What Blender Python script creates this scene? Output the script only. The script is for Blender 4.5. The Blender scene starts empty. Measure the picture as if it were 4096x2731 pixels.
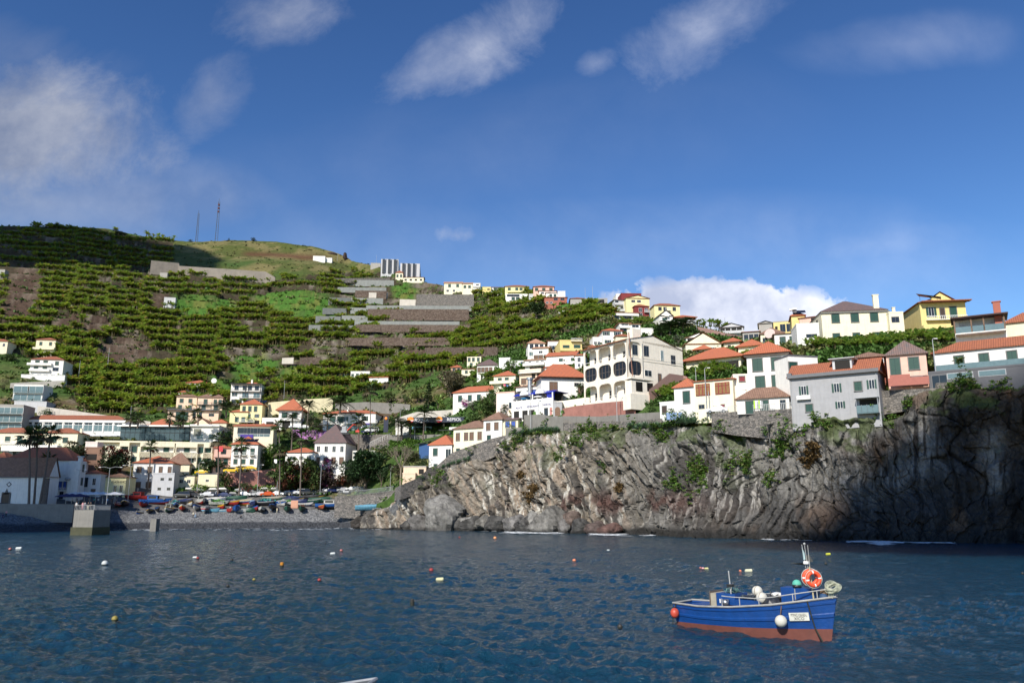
import bpy, math, random
import numpy as np
from mathutils import Vector, Matrix
random.seed(7); RNG=np.random.default_rng(11)
R=math.radians
scene=bpy.context.scene
COL=scene.collection
# ------------------------------------------------------------------ camera
F=796.4; CAMZ=5.2; PITCH=math.atan((510-341)/F); CP,SP=math.cos(PITCH),math.sin(PITCH)
cd=bpy.data.cameras.new('camera'); cd.lens=28; cd.sensor_width=36; cd.clip_end=20000; cd.clip_start=0.1
cam=bpy.data.objects.new('camera',cd); COL.objects.link(cam)
cam.location=(0,0,CAMZ); cam.rotation_euler=(math.pi/2+PITCH,0,0); scene.camera=cam
def ray(px,py):
    """pixel (1024 scale) -> (X/Y, Z/Y)"""
    u=(px-512)/F; v=(341-py)/F; q=CP-v*SP
    return u/q,(SP+v*CP)/q
def P(px,py,Y):
    a,b=ray(px,py); return Vector((a*Y,Y,CAMZ+b*Y))
def S(sx,sy,Y): return P(sx/4,sy/4,Y)          # same, in photo pixels
def onwater(sx,sy,z=0):
    a,b=ray(sx/4,sy/4); Y=(z-CAMZ)/b; return Vector((a*Y,Y,z))
def pxof(X,Y,Z):
    x=X; zc=(Z-CAMZ); dep=Y*CP+zc*SP; up=zc*CP-Y*SP
    return 512+F*x/dep,341-F*up/dep
# ------------------------------------------------------------------ noise
def _h(ix,iy,iz,seed):
    M=np.uint64(0xffffffff)
    h=(ix.astype(np.int64)*374761393+iy.astype(np.int64)*668265263+iz.astype(np.int64)*1442695041+seed*97531).astype(np.uint64)&M
    h=((h^(h>>np.uint64(13)))*np.uint64(1274126177))&M
    h=((h^(h>>np.uint64(15)))*np.uint64(2246822519))&M
    return ((h^(h>>np.uint64(16)))&M).astype(np.float64)/4294967295.0
def vn(x,y,z=0.0,seed=0):
    x,y,z=np.broadcast_arrays(np.asarray(x,float),np.asarray(y,float),np.asarray(z,float))
    ix,iy,iz=np.floor(x),np.floor(y),np.floor(z)
    fx,fy,fz=x-ix,y-iy,z-iz
    fx=fx*fx*(3-2*fx);fy=fy*fy*(3-2*fy);fz=fz*fz*(3-2*fz)
    r=0
    for a in (0,1):
        for b in (0,1):
            for c in (0,1):
                w=(fx if a else 1-fx)*(fy if b else 1-fy)*(fz if c else 1-fz)
                r=r+w*_h(ix+a,iy+b,iz+c,seed)
    return r*2-1
def fbm(x,y,z=0.0,o=4,seed=0,g=.5):
    r=0;a=1;f=1
    for i in range(o):
        r=r+a*vn(x*f,y*f,z*f if not np.isscalar(z) or z else 0.0,seed+i*17); a*=g; f*=2.03
    return r
def worley(x,y,seed=0):
    """F1, F2 and the cell's random value"""
    ix,iy=np.floor(x),np.floor(y); f1=np.full(x.shape,9.);f2=f1.copy();v=f1*0;gx=f1*0;gy=f1*0
    for a in (-1,0,1):
        for b in (-1,0,1):
            cx=ix+a;cy=iy+b;o=cx*0
            px=cx+_h(cx,cy,o,seed);py=cy+_h(cx,cy,o,seed+5)
            d=np.hypot(px-x,py-y);m=d<f1
            f2=np.where(m,f1,np.minimum(f2,d));v=np.where(m,_h(cx,cy,o,seed+9),v)
            gx=np.where(m,x-px,gx);gy=np.where(m,y-py,gy);f1=np.where(m,d,f1)
    return f1,f2,v,gx,gy
def sstep(a,b,x):
    t=np.clip((x-a)/(b-a),0,1); return t*t*(3-2*t)
# ------------------------------------------------------------------ objects
def tag(o,label=None,cat=None,group=None,kind=None):
    if label:o['label']=label
    if cat:o['category']=cat
    if group:o['group']=group
    if kind:o['kind']=kind
    return o
def empty(name,loc=(0,0,0),rz=0,label=None,cat=None,group=None):
    o=bpy.data.objects.new(name,None);COL.objects.link(o);o.location=loc;o.rotation_euler=(0,0,rz)
    o.empty_display_size=.3
    return tag(o,label,cat,group)
def link(name,me,parent=None,loc=None,rot=None,scale=None):
    o=bpy.data.objects.new(name,me);COL.objects.link(o)
    if parent:o.parent=parent
    if loc is not None:o.location=loc
    if rot is not None:o.rotation_euler=rot
    if scale is not None:o.scale=scale if hasattr(scale,'__len__') else (scale,)*3
    return o
def copytree(o,parent=None):
    c=o.copy();COL.objects.link(c);c.parent=parent
    for ch in KIDS(o):copytree(ch,c)
    return c
_kids={}
def KIDS(o):
    return [c for c in COL.objects if c.parent==o] if o.name not in _kids else _kids[o.name]
def npmesh(name,V,Fc,mats,smooth=False,mi=None,col=None):
    """V (n,3) array, Fc (m,k) array of equal polygons"""
    V=np.asarray(V,np.float32);Fc=np.asarray(Fc,np.int32);m,k=Fc.shape
    me=bpy.data.meshes.new(name);me.vertices.add(len(V));me.vertices.foreach_set('co',V.ravel())
    me.loops.add(m*k);me.loops.foreach_set('vertex_index',Fc.ravel())
    me.polygons.add(m);me.polygons.foreach_set('loop_start',np.arange(0,m*k,k,dtype=np.int32))
    try: me.polygons.foreach_set('loop_total',np.full(m,k,np.int32))
    except Exception: pass
    for t in (mats if isinstance(mats,(list,tuple)) else [mats]):me.materials.append(t)
    if mi is not None:me.polygons.foreach_set('material_index',np.asarray(mi,np.int32))
    me.polygons.foreach_set('use_smooth',np.full(m,smooth,dtype=bool))
    me.update(calc_edges=True);me.validate()
    if col is not None:
        at=me.color_attributes.new('Col','FLOAT_COLOR','POINT')
        c=np.ones((len(V),4),np.float32);c[:,:3]=col;at.data.foreach_set('color',c.ravel())
    return me
def gridfaces(nr,nc):
    i=np.arange(nr-1)[:,None]*nc+np.arange(nc-1)[None]
    return np.stack([i,i+1,i+nc+1,i+nc],-1).reshape(-1,4)
class MB:
    def __init__(s):s.v=[];s.f=[];s.m=[];s.k=0
    def add(s,vs,fs):
        n=len(s.v);s.v+=[tuple(a) for a in vs];s.f+=[tuple(i+n for i in f) for f in fs];s.m+=[s.k]*len(fs);return s
    def mat(s,k):s.k=k;return s
    def box(s,x0,x1,y0,y1,z0,z1):
        vs=[(x,y,z) for z in (z0,z1) for y in (y0,y1) for x in (x0,x1)]
        return s.add(vs,[(0,2,3,1),(4,5,7,6),(0,1,5,4),(1,3,7,5),(3,2,6,7),(2,0,4,6)])
    def quad(s,a,b,c,d):return s.add([a,b,c,d],[(0,1,2,3)])
    def prism(s,pts,z0,z1):
        n=len(pts);vs=[(p[0],p[1],z0) for p in pts]+[(p[0],p[1],z1) for p in pts]
        return s.add(vs,[tuple(range(n))[::-1],tuple(range(n,2*n))]+[(i,(i+1)%n,n+(i+1)%n,n+i) for i in range(n)])
    def extr(s,pts,y0,y1):
        """polygon in x,z extruded along y"""
        n=len(pts);vs=[(p[0],y0,p[1]) for p in pts]+[(p[0],y1,p[1]) for p in pts]
        return s.add(vs,[tuple(range(n)),tuple(range(n,2*n))[::-1]]+[(i,n+i,n+(i+1)%n,(i+1)%n) for i in range(n)])
    def tube(s,pts,r,n=6,cap=True):
        pts=[Vector(p) for p in pts];rs=r if isinstance(r,(list,tuple)) else [r]*len(pts);vs=[];fs=[]
        for i,p in enumerate(pts):
            d=(pts[min(i+1,len(pts)-1)]-pts[max(i-1,0)]);d.normalize()
            a=Vector((0,0,1)) if abs(d.z)<.9 else Vector((1,0,0))
            e=d.cross(a).normalized();g=d.cross(e)
            for j in range(n):
                t=2*math.pi*j/n;vs.append(p+(e*math.cos(t)+g*math.sin(t))*rs[i])
        for i in range(len(pts)-1):
            for j in range(n):
                k=(j+1)%n;fs.append((i*n+j,i*n+k,(i+1)*n+k,(i+1)*n+j))
        if cap:fs+=[tuple(range(n))[::-1],tuple(range((len(pts)-1)*n,len(pts)*n))]
        return s.add(vs,fs)
    def ball(s,c,r,n=10,m=6,sq=(1,1,1)):
        vs=[];fs=[]
        for i in range(m+1):
            t=math.pi*i/m
            for j in range(n):
                a=2*math.pi*j/n;vs.append((c[0]+r*sq[0]*math.sin(t)*math.cos(a),c[1]+r*sq[1]*math.sin(t)*math.sin(a),c[2]+r*sq[2]*math.cos(t)))
        for i in range(m):
            for j in range(n):
                k=(j+1)%n;fs.append((i*n+j,(i+1)*n+j,(i+1)*n+k,i*n+k))
        return s.add(vs,fs)
    def torus(s,c,R_,r,n=20,m=8,axis='y'):
        vs=[];fs=[]
        for i in range(n):
            a=2*math.pi*i/n
            for j in range(m):
                b=2*math.pi*j/m;q=R_+r*math.cos(b);p=(q*math.cos(a),r*math.sin(b),q*math.sin(a))
                if axis=='z':p=(p[0],p[2],p[1])
                if axis=='x':p=(p[1],p[0],p[2])
                vs.append((c[0]+p[0],c[1]+p[1],c[2]+p[2]))
        for i in range(n):
            for j in range(m):
                fs.append((i*m+j,((i+1)%n)*m+j,((i+1)%n)*m+(j+1)%m,i*m+(j+1)%m))
        return s.add(vs,fs)
    def mesh(s,name,mats,smooth=False):
        me=bpy.data.meshes.new(name);me.from_pydata(s.v,[],s.f)
        for t in (mats if isinstance(mats,(list,tuple)) else [mats]):me.materials.append(t)
        me.polygons.foreach_set('material_index',s.m)
        me.polygons.foreach_set('use_smooth',[smooth]*len(s.f));me.update();return me
    def build(s,name,mats,parent=None,smooth=False,loc=None,rot=None,scale=None):
        return link(name,s.mesh(name,mats,smooth),parent,loc,rot,scale)
# ------------------------------------------------------------------ materials
def newmat(name):
    m=bpy.data.materials.new(name);m.use_nodes=True;nt=m.node_tree
    return m,nt,nt.nodes,nt.links,nt.nodes['Principled BSDF']
_M={}
def M(name,c=(.5,.5,.5),rough=.7,var=.12,scale=2.0,bump=0.0,bscale=20.,metal=0,stain=0,coat=0,emit=None):
    """painted / plain surface with procedural mottling"""
    if name in _M:return _M[name]
    m,nt,N,L,b=newmat(name);tc=N.new('ShaderNodeTexCoord')
    n=N.new('ShaderNodeTexNoise');n.inputs['Scale'].default_value=scale;n.inputs['Detail'].default_value=6;n.inputs['Roughness'].default_value=.65
    L.new(tc.outputs['Object'],n.inputs['Vector'])
    r=N.new('ShaderNodeMapRange');r.inputs['From Min'].default_value=.3;r.inputs['From Max'].default_value=.7
    r.inputs['To Min'].default_value=1-var;r.inputs['To Max'].default_value=1+var*.6;L.new(n.outputs['Fac'],r.inputs['Value'])
    mx=N.new('ShaderNodeMix');mx.data_type='RGBA';mx.blend_type='MULTIPLY';mx.inputs['Factor'].default_value=1
    mx.inputs[6].default_value=(*c,1);L.new(r.outputs['Result'],mx.inputs[7]);out=mx.outputs[2]
    if stain:
        mp=N.new('ShaderNodeMapping');mp.inputs['Scale'].default_value=(1.6,1.6,.12);L.new(tc.outputs['Object'],mp.inputs['Vector'])
        n2=N.new('ShaderNodeTexNoise');n2.inputs['Scale'].default_value=1.3;n2.inputs['Detail'].default_value=8;n2.inputs['Roughness'].default_value=.7
        L.new(mp.outputs[0],n2.inputs['Vector'])
        r2=N.new('ShaderNodeMapRange');r2.inputs['From Min'].default_value=.5;r2.inputs['From Max'].default_value=.75;r2.inputs['To Max'].default_value=stain;L.new(n2.outputs['Fac'],r2.inputs['Value'])
        m2=N.new('ShaderNodeMix');m2.data_type='RGBA';L.new(r2.outputs['Result'],m2.inputs['Factor']);L.new(out,m2.inputs[6]);m2.inputs[7].default_value=(c[0]*.35+.03,c[1]*.33+.03,c[2]*.3+.03,1);out=m2.outputs[2]
    L.new(out,b.inputs['Base Color']);b.inputs['Roughness'].default_value=rough;b.inputs['Metallic'].default_value=metal
    if coat:b.inputs['Coat Weight'].default_value=coat
    if bump:
        n3=N.new('ShaderNodeTexNoise');n3.inputs['Scale'].default_value=bscale;n3.inputs['Detail'].default_value=5;L.new(tc.outputs['Object'],n3.inputs['Vector'])
        bp=N.new('ShaderNodeBump');bp.inputs['Strength'].default_value=bump;bp.inputs['Distance'].default_value=.1;L.new(n3.outputs['Fac'],bp.inputs['Height']);L.new(bp.outputs[0],b.inputs['Normal'])
    if emit:
        b.inputs['Emission Color'].default_value=(*emit[0],1);b.inputs['Emission Strength'].default_value=emit[1]
    _M[name]=m;return m
def attr_mat(name,rough=.9,nscale=1.0,namp=.5,bump=.4,bscale=1.5,bdist=.5):
    """vertex colours (what the ground is made of) broken up by fine noise"""
    m,nt,N,L,b=newmat(name);tc=N.new('ShaderNodeTexCoord');a=N.new('ShaderNodeAttribute');a.attribute_name='Col'
    n=N.new('ShaderNodeTexNoise');n.inputs['Scale'].default_value=nscale;n.inputs['Detail'].default_value=8;n.inputs['Roughness'].default_value=.7;L.new(tc.outputs['Object'],n.inputs['Vector'])
    r=N.new('ShaderNodeMapRange');r.inputs['From Min'].default_value=.3;r.inputs['From Max'].default_value=.7;r.inputs['To Min'].default_value=1-namp;r.inputs['To Max'].default_value=1+namp;L.new(n.outputs['Fac'],r.inputs['Value'])
    mx=N.new('ShaderNodeMix');mx.data_type='RGBA';mx.blend_type='MULTIPLY';mx.inputs['Factor'].default_value=1;L.new(a.outputs['Color'],mx.inputs[6]);L.new(r.outputs['Result'],mx.inputs[7]);L.new(mx.outputs[2],b.inputs['Base Color'])
    n3=N.new('ShaderNodeTexNoise');n3.inputs['Scale'].default_value=bscale;n3.inputs['Detail'].default_value=8;n3.inputs['Roughness'].default_value=.65;L.new(tc.outputs['Object'],n3.inputs['Vector'])
    bp=N.new('ShaderNodeBump');bp.inputs['Strength'].default_value=bump;bp.inputs['Distance'].default_value=bdist;L.new(n3.outputs['Fac'],bp.inputs['Height']);L.new(bp.outputs[0],b.inputs['Normal'])
    b.inputs['Roughness'].default_value=rough;b.inputs['Specular IOR Level'].default_value=.2
    return m
# ------------------------------------------------------------------ sun, sky
SUN=Vector((-.38,-.80,.0)).normalized()*math.cos(R(37));SUN.z=math.sin(R(37))
sl=bpy.data.lights.new('sun','SUN');sl.energy=4.6;sl.angle=R(.5);sl.color=(1,.94,.84)
so=bpy.data.objects.new('sun',sl);COL.objects.link(so);so.rotation_euler=SUN.to_track_quat('Z','Y').to_euler()
w=bpy.data.worlds.new('World');scene.world=w;w.use_nodes=True;nt=w.node_tree;N=nt.nodes;L=nt.links
bg=N['Background'];bg.inputs['Strength'].default_value=.105
sky=N.new('ShaderNodeTexSky');sky.sky_type='NISHITA';sky.sun_disc=False;sky.sun_elevation=R(37);sky.sun_rotation=math.atan2(SUN.x,SUN.y)
sky.altitude=2600;sky.air_density=1.5;sky.dust_density=.35;sky.ozone_density=3.2
tc=N.new('ShaderNodeTexCoord')
def mth(op,a,b=None,clamp=False):
    n=N.new('ShaderNodeMath');n.operation=op;n.use_clamp=clamp
    for i,x in enumerate((a,b)):
        if x is None:continue
        if isinstance(x,(int,float)):n.inputs[i].default_value=x
        else:L.new(x,n.inputs[i])
    return n.outputs[0]
sep=N.new('ShaderNodeSeparateXYZ');L.new(tc.outputs['Generated'],sep.inputs[0])
yy=mth('MAXIMUM',sep.outputs[1],.05);cu=mth('DIVIDE',sep.outputs[0],yy);cw=mth('DIVIDE',sep.outputs[2],yy)
cv=N.new('ShaderNodeCombineXYZ');L.new(cu,cv.inputs[0]);L.new(cw,cv.inputs[1])
def cnoise(scale,detail,rough,loc=(0,0,0),sc=(1,1,1),rot=0,dist=0):
    mp=N.new('ShaderNodeMapping');mp.inputs['Location'].default_value=loc;mp.inputs['Scale'].default_value=sc;mp.inputs['Rotation'].default_value=(0,0,rot);L.new(cv.outputs[0],mp.inputs[0])
    n=N.new('ShaderNodeTexNoise');n.inputs['Scale'].default_value=scale;n.inputs['Detail'].default_value=detail;n.inputs['Roughness'].default_value=rough;n.inputs['Distortion'].default_value=dist;L.new(mp.outputs[0],n.inputs[0]);return n.outputs['Fac']
nA=cnoise(6.5,12,.68,dist=.35);nB=cnoise(3.2,7,.55,(3,1,0),(1,1.4,1),R(-25),.6);nC=cnoise(22,8,.6,(1,7,0))
tot=None
def cloud(dx,dy,rx,ry,rot,dens,noise,thr,soft,hard=.35):
    """elliptical patch of noise at photo position (display pixels)"""
    global tot
    a,b=ray(dx/2.297,dy/2.297);s=1/(2.297*F)
    mp=N.new('ShaderNodeMapping');mp.vector_type='TEXTURE';mp.inputs['Location'].default_value=(a,b,0);mp.inputs['Rotation'].default_value=(0,0,R(rot));mp.inputs['Scale'].default_value=(rx*s,ry*s,1);L.new(cv.outputs[0],mp.inputs[0])
    ln=N.new('ShaderNodeVectorMath');ln.operation='LENGTH';L.new(mp.outputs[0],ln.inputs[0])
    m=mth('SUBTRACT',1,ln.outputs['Value'])                       # 1 centre .. 0 rim
    m=mth('MULTIPLY',mth('ADD',m,0),hard)
    v=mth('ADD',m,mth('SUBTRACT',noise,thr))
    v=mth('DIVIDE',v,soft,True);v=mth('MULTIPLY',v,dens)
    g=mth('MULTIPLY',mth('SUBTRACT',1.25,ln.outputs['Value']),2.5,True);v=mth('MULTIPLY',v,g)
    tot=v if tot is None else mth('MAXIMUM',tot,v)
cloud(110,320,360,240,-12,.72,nA,.46,.42,.46)
cloud(80,460,560,140,0,.55,nB,.42,.65,.45)
cloud(40,130,300,120,-10,.30,nB,.44,.60,.40)
cloud(270,310,230,170,-40,.42,nA,.52,.6,.5)
cloud(480,230,150,95,55,.36,nA,.48,.55,.42)
cloud(650,30,190,95,10,.48,nA,.48,.55,.42)
cloud(1100,110,290,105,30,.55,nA,.50,.55,.46)
cloud(1000,400,900,220,12,.07,nB,.42,.7,.45)
cloud(1370,145,70,45,20,.25,nA,.48,.5,.4)
cloud(1600,75,270,110,32,.38,nA,.50,.6,.42)
cloud(2080,100,320,90,5,.16,nB,.46,.6,.4)
cloud(1041,540,55,35,0,.40,nC,.46,.35,.3)
cloud(1680,720,300,84,-3,1.0,nC,.44,.09,.62)
cloud(1520,735,160,66,0,.9,nC,.44,.10,.60)
cloud(1200,600,1300,170,0,.17,nB,.38,.6,.3)
cloud(2000,560,350,60,8,.20,nB,.5,.5,.3)
cloud(330,430,130,80,-30,.30,nA,.5,.4,.3)
shade=N.new('ShaderNodeMapRange');shade.inputs['From Min'].default_value=.35;shade.inputs['From Max'].default_value=.65;L.new(cnoise(9,5,.6,(5,5,0)),shade.inputs['Value'])
cc=N.new('ShaderNodeMix');cc.data_type='RGBA';L.new(shade.outputs[0],cc.inputs['Factor']);cc.inputs[6].default_value=(3.9,4.4,5.9,1);cc.inputs[7].default_value=(7.8,8.0,8.8,1)
# cumulus low on the right are sunlit, high left ones grey: brighter towards the right / horizon
br=mth('ADD',mth('MULTIPLY',cu,.55),.85);brc=N.new('ShaderNodeMix');brc.data_type='RGBA';brc.blend_type='MULTIPLY';brc.inputs['Factor'].default_value=1;L.new(cc.outputs[2],brc.inputs[6]);L.new(br,brc.inputs[7])
hs=N.new('ShaderNodeHueSaturation');hs.inputs['Saturation'].default_value=1.15;hs.inputs['Hue'].default_value=.505;L.new(sky.outputs[0],hs.inputs['Color'])
vm1=N.new('ShaderNodeVectorMath');vm1.operation='SCALE';vm1.inputs['Scale'].default_value=.15;L.new(hs.outputs[0],vm1.inputs[0]);gm_=N.new('ShaderNodeGamma');gm_.inputs[1].default_value=1.26;L.new(vm1.outputs[0],gm_.inputs[0]);vm2=N.new('ShaderNodeVectorMath');vm2.operation='SCALE';vm2.inputs['Scale'].default_value=1/.15;L.new(gm_.outputs[0],vm2.inputs[0])
mxs=N.new('ShaderNodeMix');mxs.data_type='RGBA';L.new(tot,mxs.inputs['Factor']);L.new(vm2.outputs[0],mxs.inputs[6]);L.new(brc.outputs[2],mxs.inputs[7]);L.new(mxs.outputs[2],bg.inputs['Color'])
scene.view_settings.view_transform='Standard';scene.view_settings.look='None';scene.view_settings.exposure=.38;scene.view_settings.gamma=1
# ------------------------------------------------------------------ terrain profile tables (1024-scale rows, metres)
CT=np.array([(380,509),(390,507),(414,483),(440,470),(479,455),(507,436),(557,431),(618,431),(653,424),(714,427),(749,422),(797,427),(827,423),(884,421),(903,414),(912,394),(936,388),(1024,383),(1300,370)])
WL=np.array([(360,528.0),(410,529),(500,530.5),(620,533.5),(700,536.5),(800,539),(900,541),(1024,543),(1300,552)])
SK=np.array([(-300,224),(0,225.5),(87,227.7),(122,235),(161,240),(187,241.5),(218,239.5),(261,240.7),(305,246),(331,252.5),(348,260),(370,264),(392,272),(418,281),(440,284),(479,291),(522,294),(566,302),(609,307),(653,318),(697,326),(740,337),(784,336),(827,335),(900,334),(1024,326),(1300,310)])
def ctrow(px):return np.interp(px,CT[:,0],CT[:,1])
def wldepth(px):
    py=np.interp(px,WL[:,0],WL[:,1]);a,b=ray(px,py);return -CAMZ/b
SB=np.array([(360,3),(400,6),(440,14),(500,17),(560,14),(620,11),(800,8),(1300,7)])
def ctdepth(px):return wldepth(px)+np.interp(px,SB[:,0],SB[:,1])
COLS={-300:[(508,215),(500,235),(470,262),(440,290),(415,310),(375,345),(345,372),(300,430),(260,520),(224,630)],
0:[(508,222),(502,236),(470,262),(440,290),(415,315),(375,348),(345,378),(300,435),(260,520),(225.5,640)],
100:[(509,236),(500,250),(470,275),(440,305),(412,332),(375,368),(345,400),(300,465),(260,560),(231,665)],
170:[(510,247),(497,266),(480,283),(440,308),(412,338),(380,372),(340,425),(300,500),(270,575),(240.5,680)],
260:[(510,253),(497,271),(475,289),(440,318),(405,350),(370,392),(340,438),(300,520),(270,600),(240.7,700)],
350:[(508,258),(495,276),(470,289),(440,302),(405,340),(370,390),(340,440),(300,530),(280,600),(260.5,680)],
400:[(496,228),(480,245),(455,268),(435,280),(405,325),(370,375),(340,425),(300,520),(274.5,600)],
440:[(470,0),(455,250),(432,277),(400,315),(370,360),(340,410),(310,480),(284,560)],
520:[(434.5,0),(415,232),(395,255),(370,290),(340,345),(310,415),(294,450)],
600:[(431,0),(413,208),(395,222),(370,250),(350,278),(330,315),(306,395)],
700:[(425,0),(405,182),(390,195),(370,215),(350,245),(335,290),(326,330)],
800:[(426,0),(405,166),(380,178),(360,190),(345,206),(335,235)],
880:[(421,0),(405,154),(380,162),(350,176),(334,212)],
1024:[(383,0),(368,146),(350,154),(335,168),(326,190)],
1300:[(370,0),(358,146),(340,156),(310,190)]}
NT=160;TS=np.linspace(0,1,NT);cpx=sorted(COLS);prof=[]
def baserow(px):return np.where(px<390,np.interp(px,[-300,0,100,170,260,340,390],[508,508,509,510,510,508,507]),ctrow(px))
def skrow(px):return np.interp(px,SK[:,0],SK[:,1])
for c in cpx:
    pts=COLS[c];r0=float(baserow(np.array(c*1.)));
    if pts[0][1]==0:pts=[(r0,float(ctdepth(c)))]+pts[1:]
    s0=float(skrow(c));ys=np.array([p[0] for p in pts]);Ys=np.array([p[1] for p in pts]);t=(r0-ys)/(r0-s0);t[0]=0
    prof.append(np.interp(TS,t,Ys))
prof=np.maximum.accumulate(np.array(prof),axis=1)
# smooth the profiles a little
k=np.ones(9)/9
prof=np.array([np.convolve(np.pad(p,4,mode='reflect',reflect_type='odd'),k,'valid') for p in prof])
def Dmap(px,py):
    """depth of the smooth ground seen at a pixel"""
    px=float(px);t=float(np.clip((baserow(np.array(px))-py)/(baserow(np.array(px))-skrow(px)),0,1))
    i=int(np.clip(np.searchsorted(cpx,px)-1,0,len(cpx)-2));a=(px-cpx[i])/(cpx[i+1]-cpx[i]);a=min(max(a,0),1)
    return (1-a)*np.interp(t,TS,prof[i])+a*np.interp(t,TS,prof[i+1])
def DS(sx,sy):return Dmap(sx/4,sy/4)
# columns of the terrain: fine in azimuth
PXC=np.concatenate([np.arange(-220,0,6),np.arange(0,1030,2.0),np.arange(1030,1240,8)])
NC=len(PXC);YR=np.concatenate([np.arange(118,300,1.6),np.arange(300,760,1.5),np.arange(760,1400,40)]);NR=len(YR)
AZ=(PXC-512)/F/ (CP-((341-400)/F)*SP)      # columns fixed in azimuth at row 400
def px_at(az,py):return 512+az*F*(CP-((341-py)/F)*SP)
ZB=np.zeros((NR,NC));YB0=np.zeros(NC);YB1=np.zeros(NC);PYG=np.zeros((NR,NC))
for j in range(NC):
    az=AZ[j];r0=baserow(np.array(PXC[j]));s0=skrow(PXC[j])
    py=r0+(s0-r0)*TS;pxs=px_at(az,py)
    r=np.array([[Dmap(pxs[q],py[q])] for q in range(0,NT,4)]+[[Dmap(pxs[-1],py[-1])]]).ravel();tt=np.append(TS[::4],1)
    Yt=np.maximum.accumulate(np.interp(TS,tt,r)+TS*.01)
    zt=CAMZ+ray(pxs,py)[1]*Yt
    zt=np.maximum.accumulate(zt)
    YB0[j]=Yt[0];YB1[j]=Yt[-1]
    z=np.interp(YR,Yt,zt);ov=YR>Yt[-1];z[ov]=zt[-1]-.10*(YR[ov]-Yt[-1])
    ZB[:,j]=z;PYG[:,j]=np.interp(YR,Yt,py)
# blur columns for continuity
kk=np.array([1,2,3,2,1.])/9
ZB=np.array([np.convolve(np.pad(r,2,mode='edge'),kk,'valid') for r in ZB])
XG=AZ[None,:]*YR[:,None];YG=np.repeat(YR[:,None],NC,1);PXG=np.repeat(PXC[None],NR,0)
# terraces
VL=np.array([(-300,355),(0,352),(40,360),(70,395),(95,413),(170,413),(250,404),(330,398),(400,385),(450,368),(500,352),(535,345),(600,322),(640,310),(700,300)])
TOPL=np.array([(-300,200),(155,200),(160,268),(200,276),(270,280),(330,272),(380,268),(420,275),(460,285),(700,290)])
zone=(PYG<np.interp(PXG,VL[:,0],VL[:,1]))*(PYG>np.interp(PXG,TOPL[:,0],TOPL[:,1]))*(YG<YB1[None,:]-2)
zone=zone.astype(float)
BL=[-300,60,98,132,172,212,262,312,352,400,452,505,560,640]
blk=np.searchsorted(BL,PXG+3*np.sin(PYG/9))
boff=np.array([0,.35,.95,.1,.7,.3,1.2,.45,.9,.15,.75,.05,.6,1.1,.3,.8])[np.clip(blk,0,15)]
VLg=np.interp(PXG,VL[:,0],VL[:,1]);ZN=ZB+2.2*fbm(XG/60,YG/60,0,3,3)*sstep(VLg+6,VLg-14,PYG)*sstep(0,25,YB1[None]-YG)
H=np.interp(ZN,[20,90,150,260],[5.6,6.7,8.3,10.8])
q=np.interp(ZN.ravel(),np.linspace(0,300,3001),np.cumsum(.1/np.interp(np.linspace(0,300,3001),[20,90,150,260],[5.6,6.7,8.3,10.8]))).reshape(ZN.shape)+boff*.6
Q0=np.interp(np.linspace(0,300,3001),np.linspace(0,300,3001),np.cumsum(.1/np.interp(np.linspace(0,300,3001),[20,90,150,260],[5.6,6.7,8.3,10.8])))
def z_of_q(v):return np.interp(v,Q0,np.linspace(0,300,3001))
fq=q-np.floor(q);st=np.floor(q)+sstep(.76,.94,fq)*.93+.07*fq
ZT=z_of_q(st-boff*.6)
ZG=ZN*(1-zone)+ZT*zone
ZG+=.3*fbm(XG/7,YG/7,0,3,9)*(1-zone)*sstep(YB0[None]+40,YB0[None]+60,YG)
# lower the ground in front of its own edge so the cliff / wharf faces cover it
fr_=YG<YB0[None]+np.where(PXG>385,4.0,1.0)
ZG=np.where(fr_,-4.0,ZG)
def groundz(X,Y):
    az=X/Y;j=np.interp(az,AZ,np.arange(NC));i=np.interp(Y,YR,np.arange(NR))
    i0=int(min(i,NR-2));j0=int(min(j,NC-2));a=i-i0;b=j-j0
    return float((1-a)*((1-b)*ZG[i0,j0]+b*ZG[i0,j0+1])+a*((1-b)*ZG[i0+1,j0]+b*ZG[i0+1,j0+1]))
def hitground(px,py,Ymin=None):
    """first real ground point along a pixel ray"""
    Y=Ymin or 120.
    while Y<760:
        p=P(px,py,Y)
        if Y>np.interp(px,PXC,YB0) and groundz(p.x,Y)>=p.z:return Vector((p.x,Y,groundz(p.x,Y)))
        Y+=1.0
    Y=Dmap(px,py);p=P(px,py,Y);return p
# colours of what covers the ground
slope=np.abs(np.gradient(ZG,axis=0)/np.maximum(np.gradient(YG,axis=0),.1))
n1=fbm(XG/25,YG/25,0,4,21);n2=fbm(XG/6,ZG/4,0,4,31);n3=fbm(XG/90,YG/90,0,3,41)
def C(*a):return np.array(a)[None,None,:]
def mixc(a,b,t):return a*(1-t[...,None])+b*t[...,None]
grass=mixc(C(.045,.085,.018)+0*XG[...,None],C(.115,.115,.04),sstep(-.2,.6,n1))
soil=mixc(C(.085,.05,.032)+0*XG[...,None],C(.15,.115,.085),sstep(-.3,.5,n2))
tread=mixc(C(.06,.10,.02)+0*XG[...,None],C(.11,.11,.05),sstep(.0,.6,n2))
base=mixc(grass,soil,sstep(.25,.7,n1+.4*n2)*.8)
stone=mixc(C(.045,.036,.022)+0*XG[...,None],C(.16,.135,.11),sstep(.35,.9,n2+.6*n1))
terr=mixc(tread,stone,sstep(.7,1.4,slope))
colg=mixc(base,terr,zone)
def ell(l):
    m=np.zeros_like(PXG)
    for x,y,a,b in l:m=np.maximum(m,sstep(1.25,.8,np.hypot((PXG-x)/a,(PYG-y)/b)+.25*n1))
    return m
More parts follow.
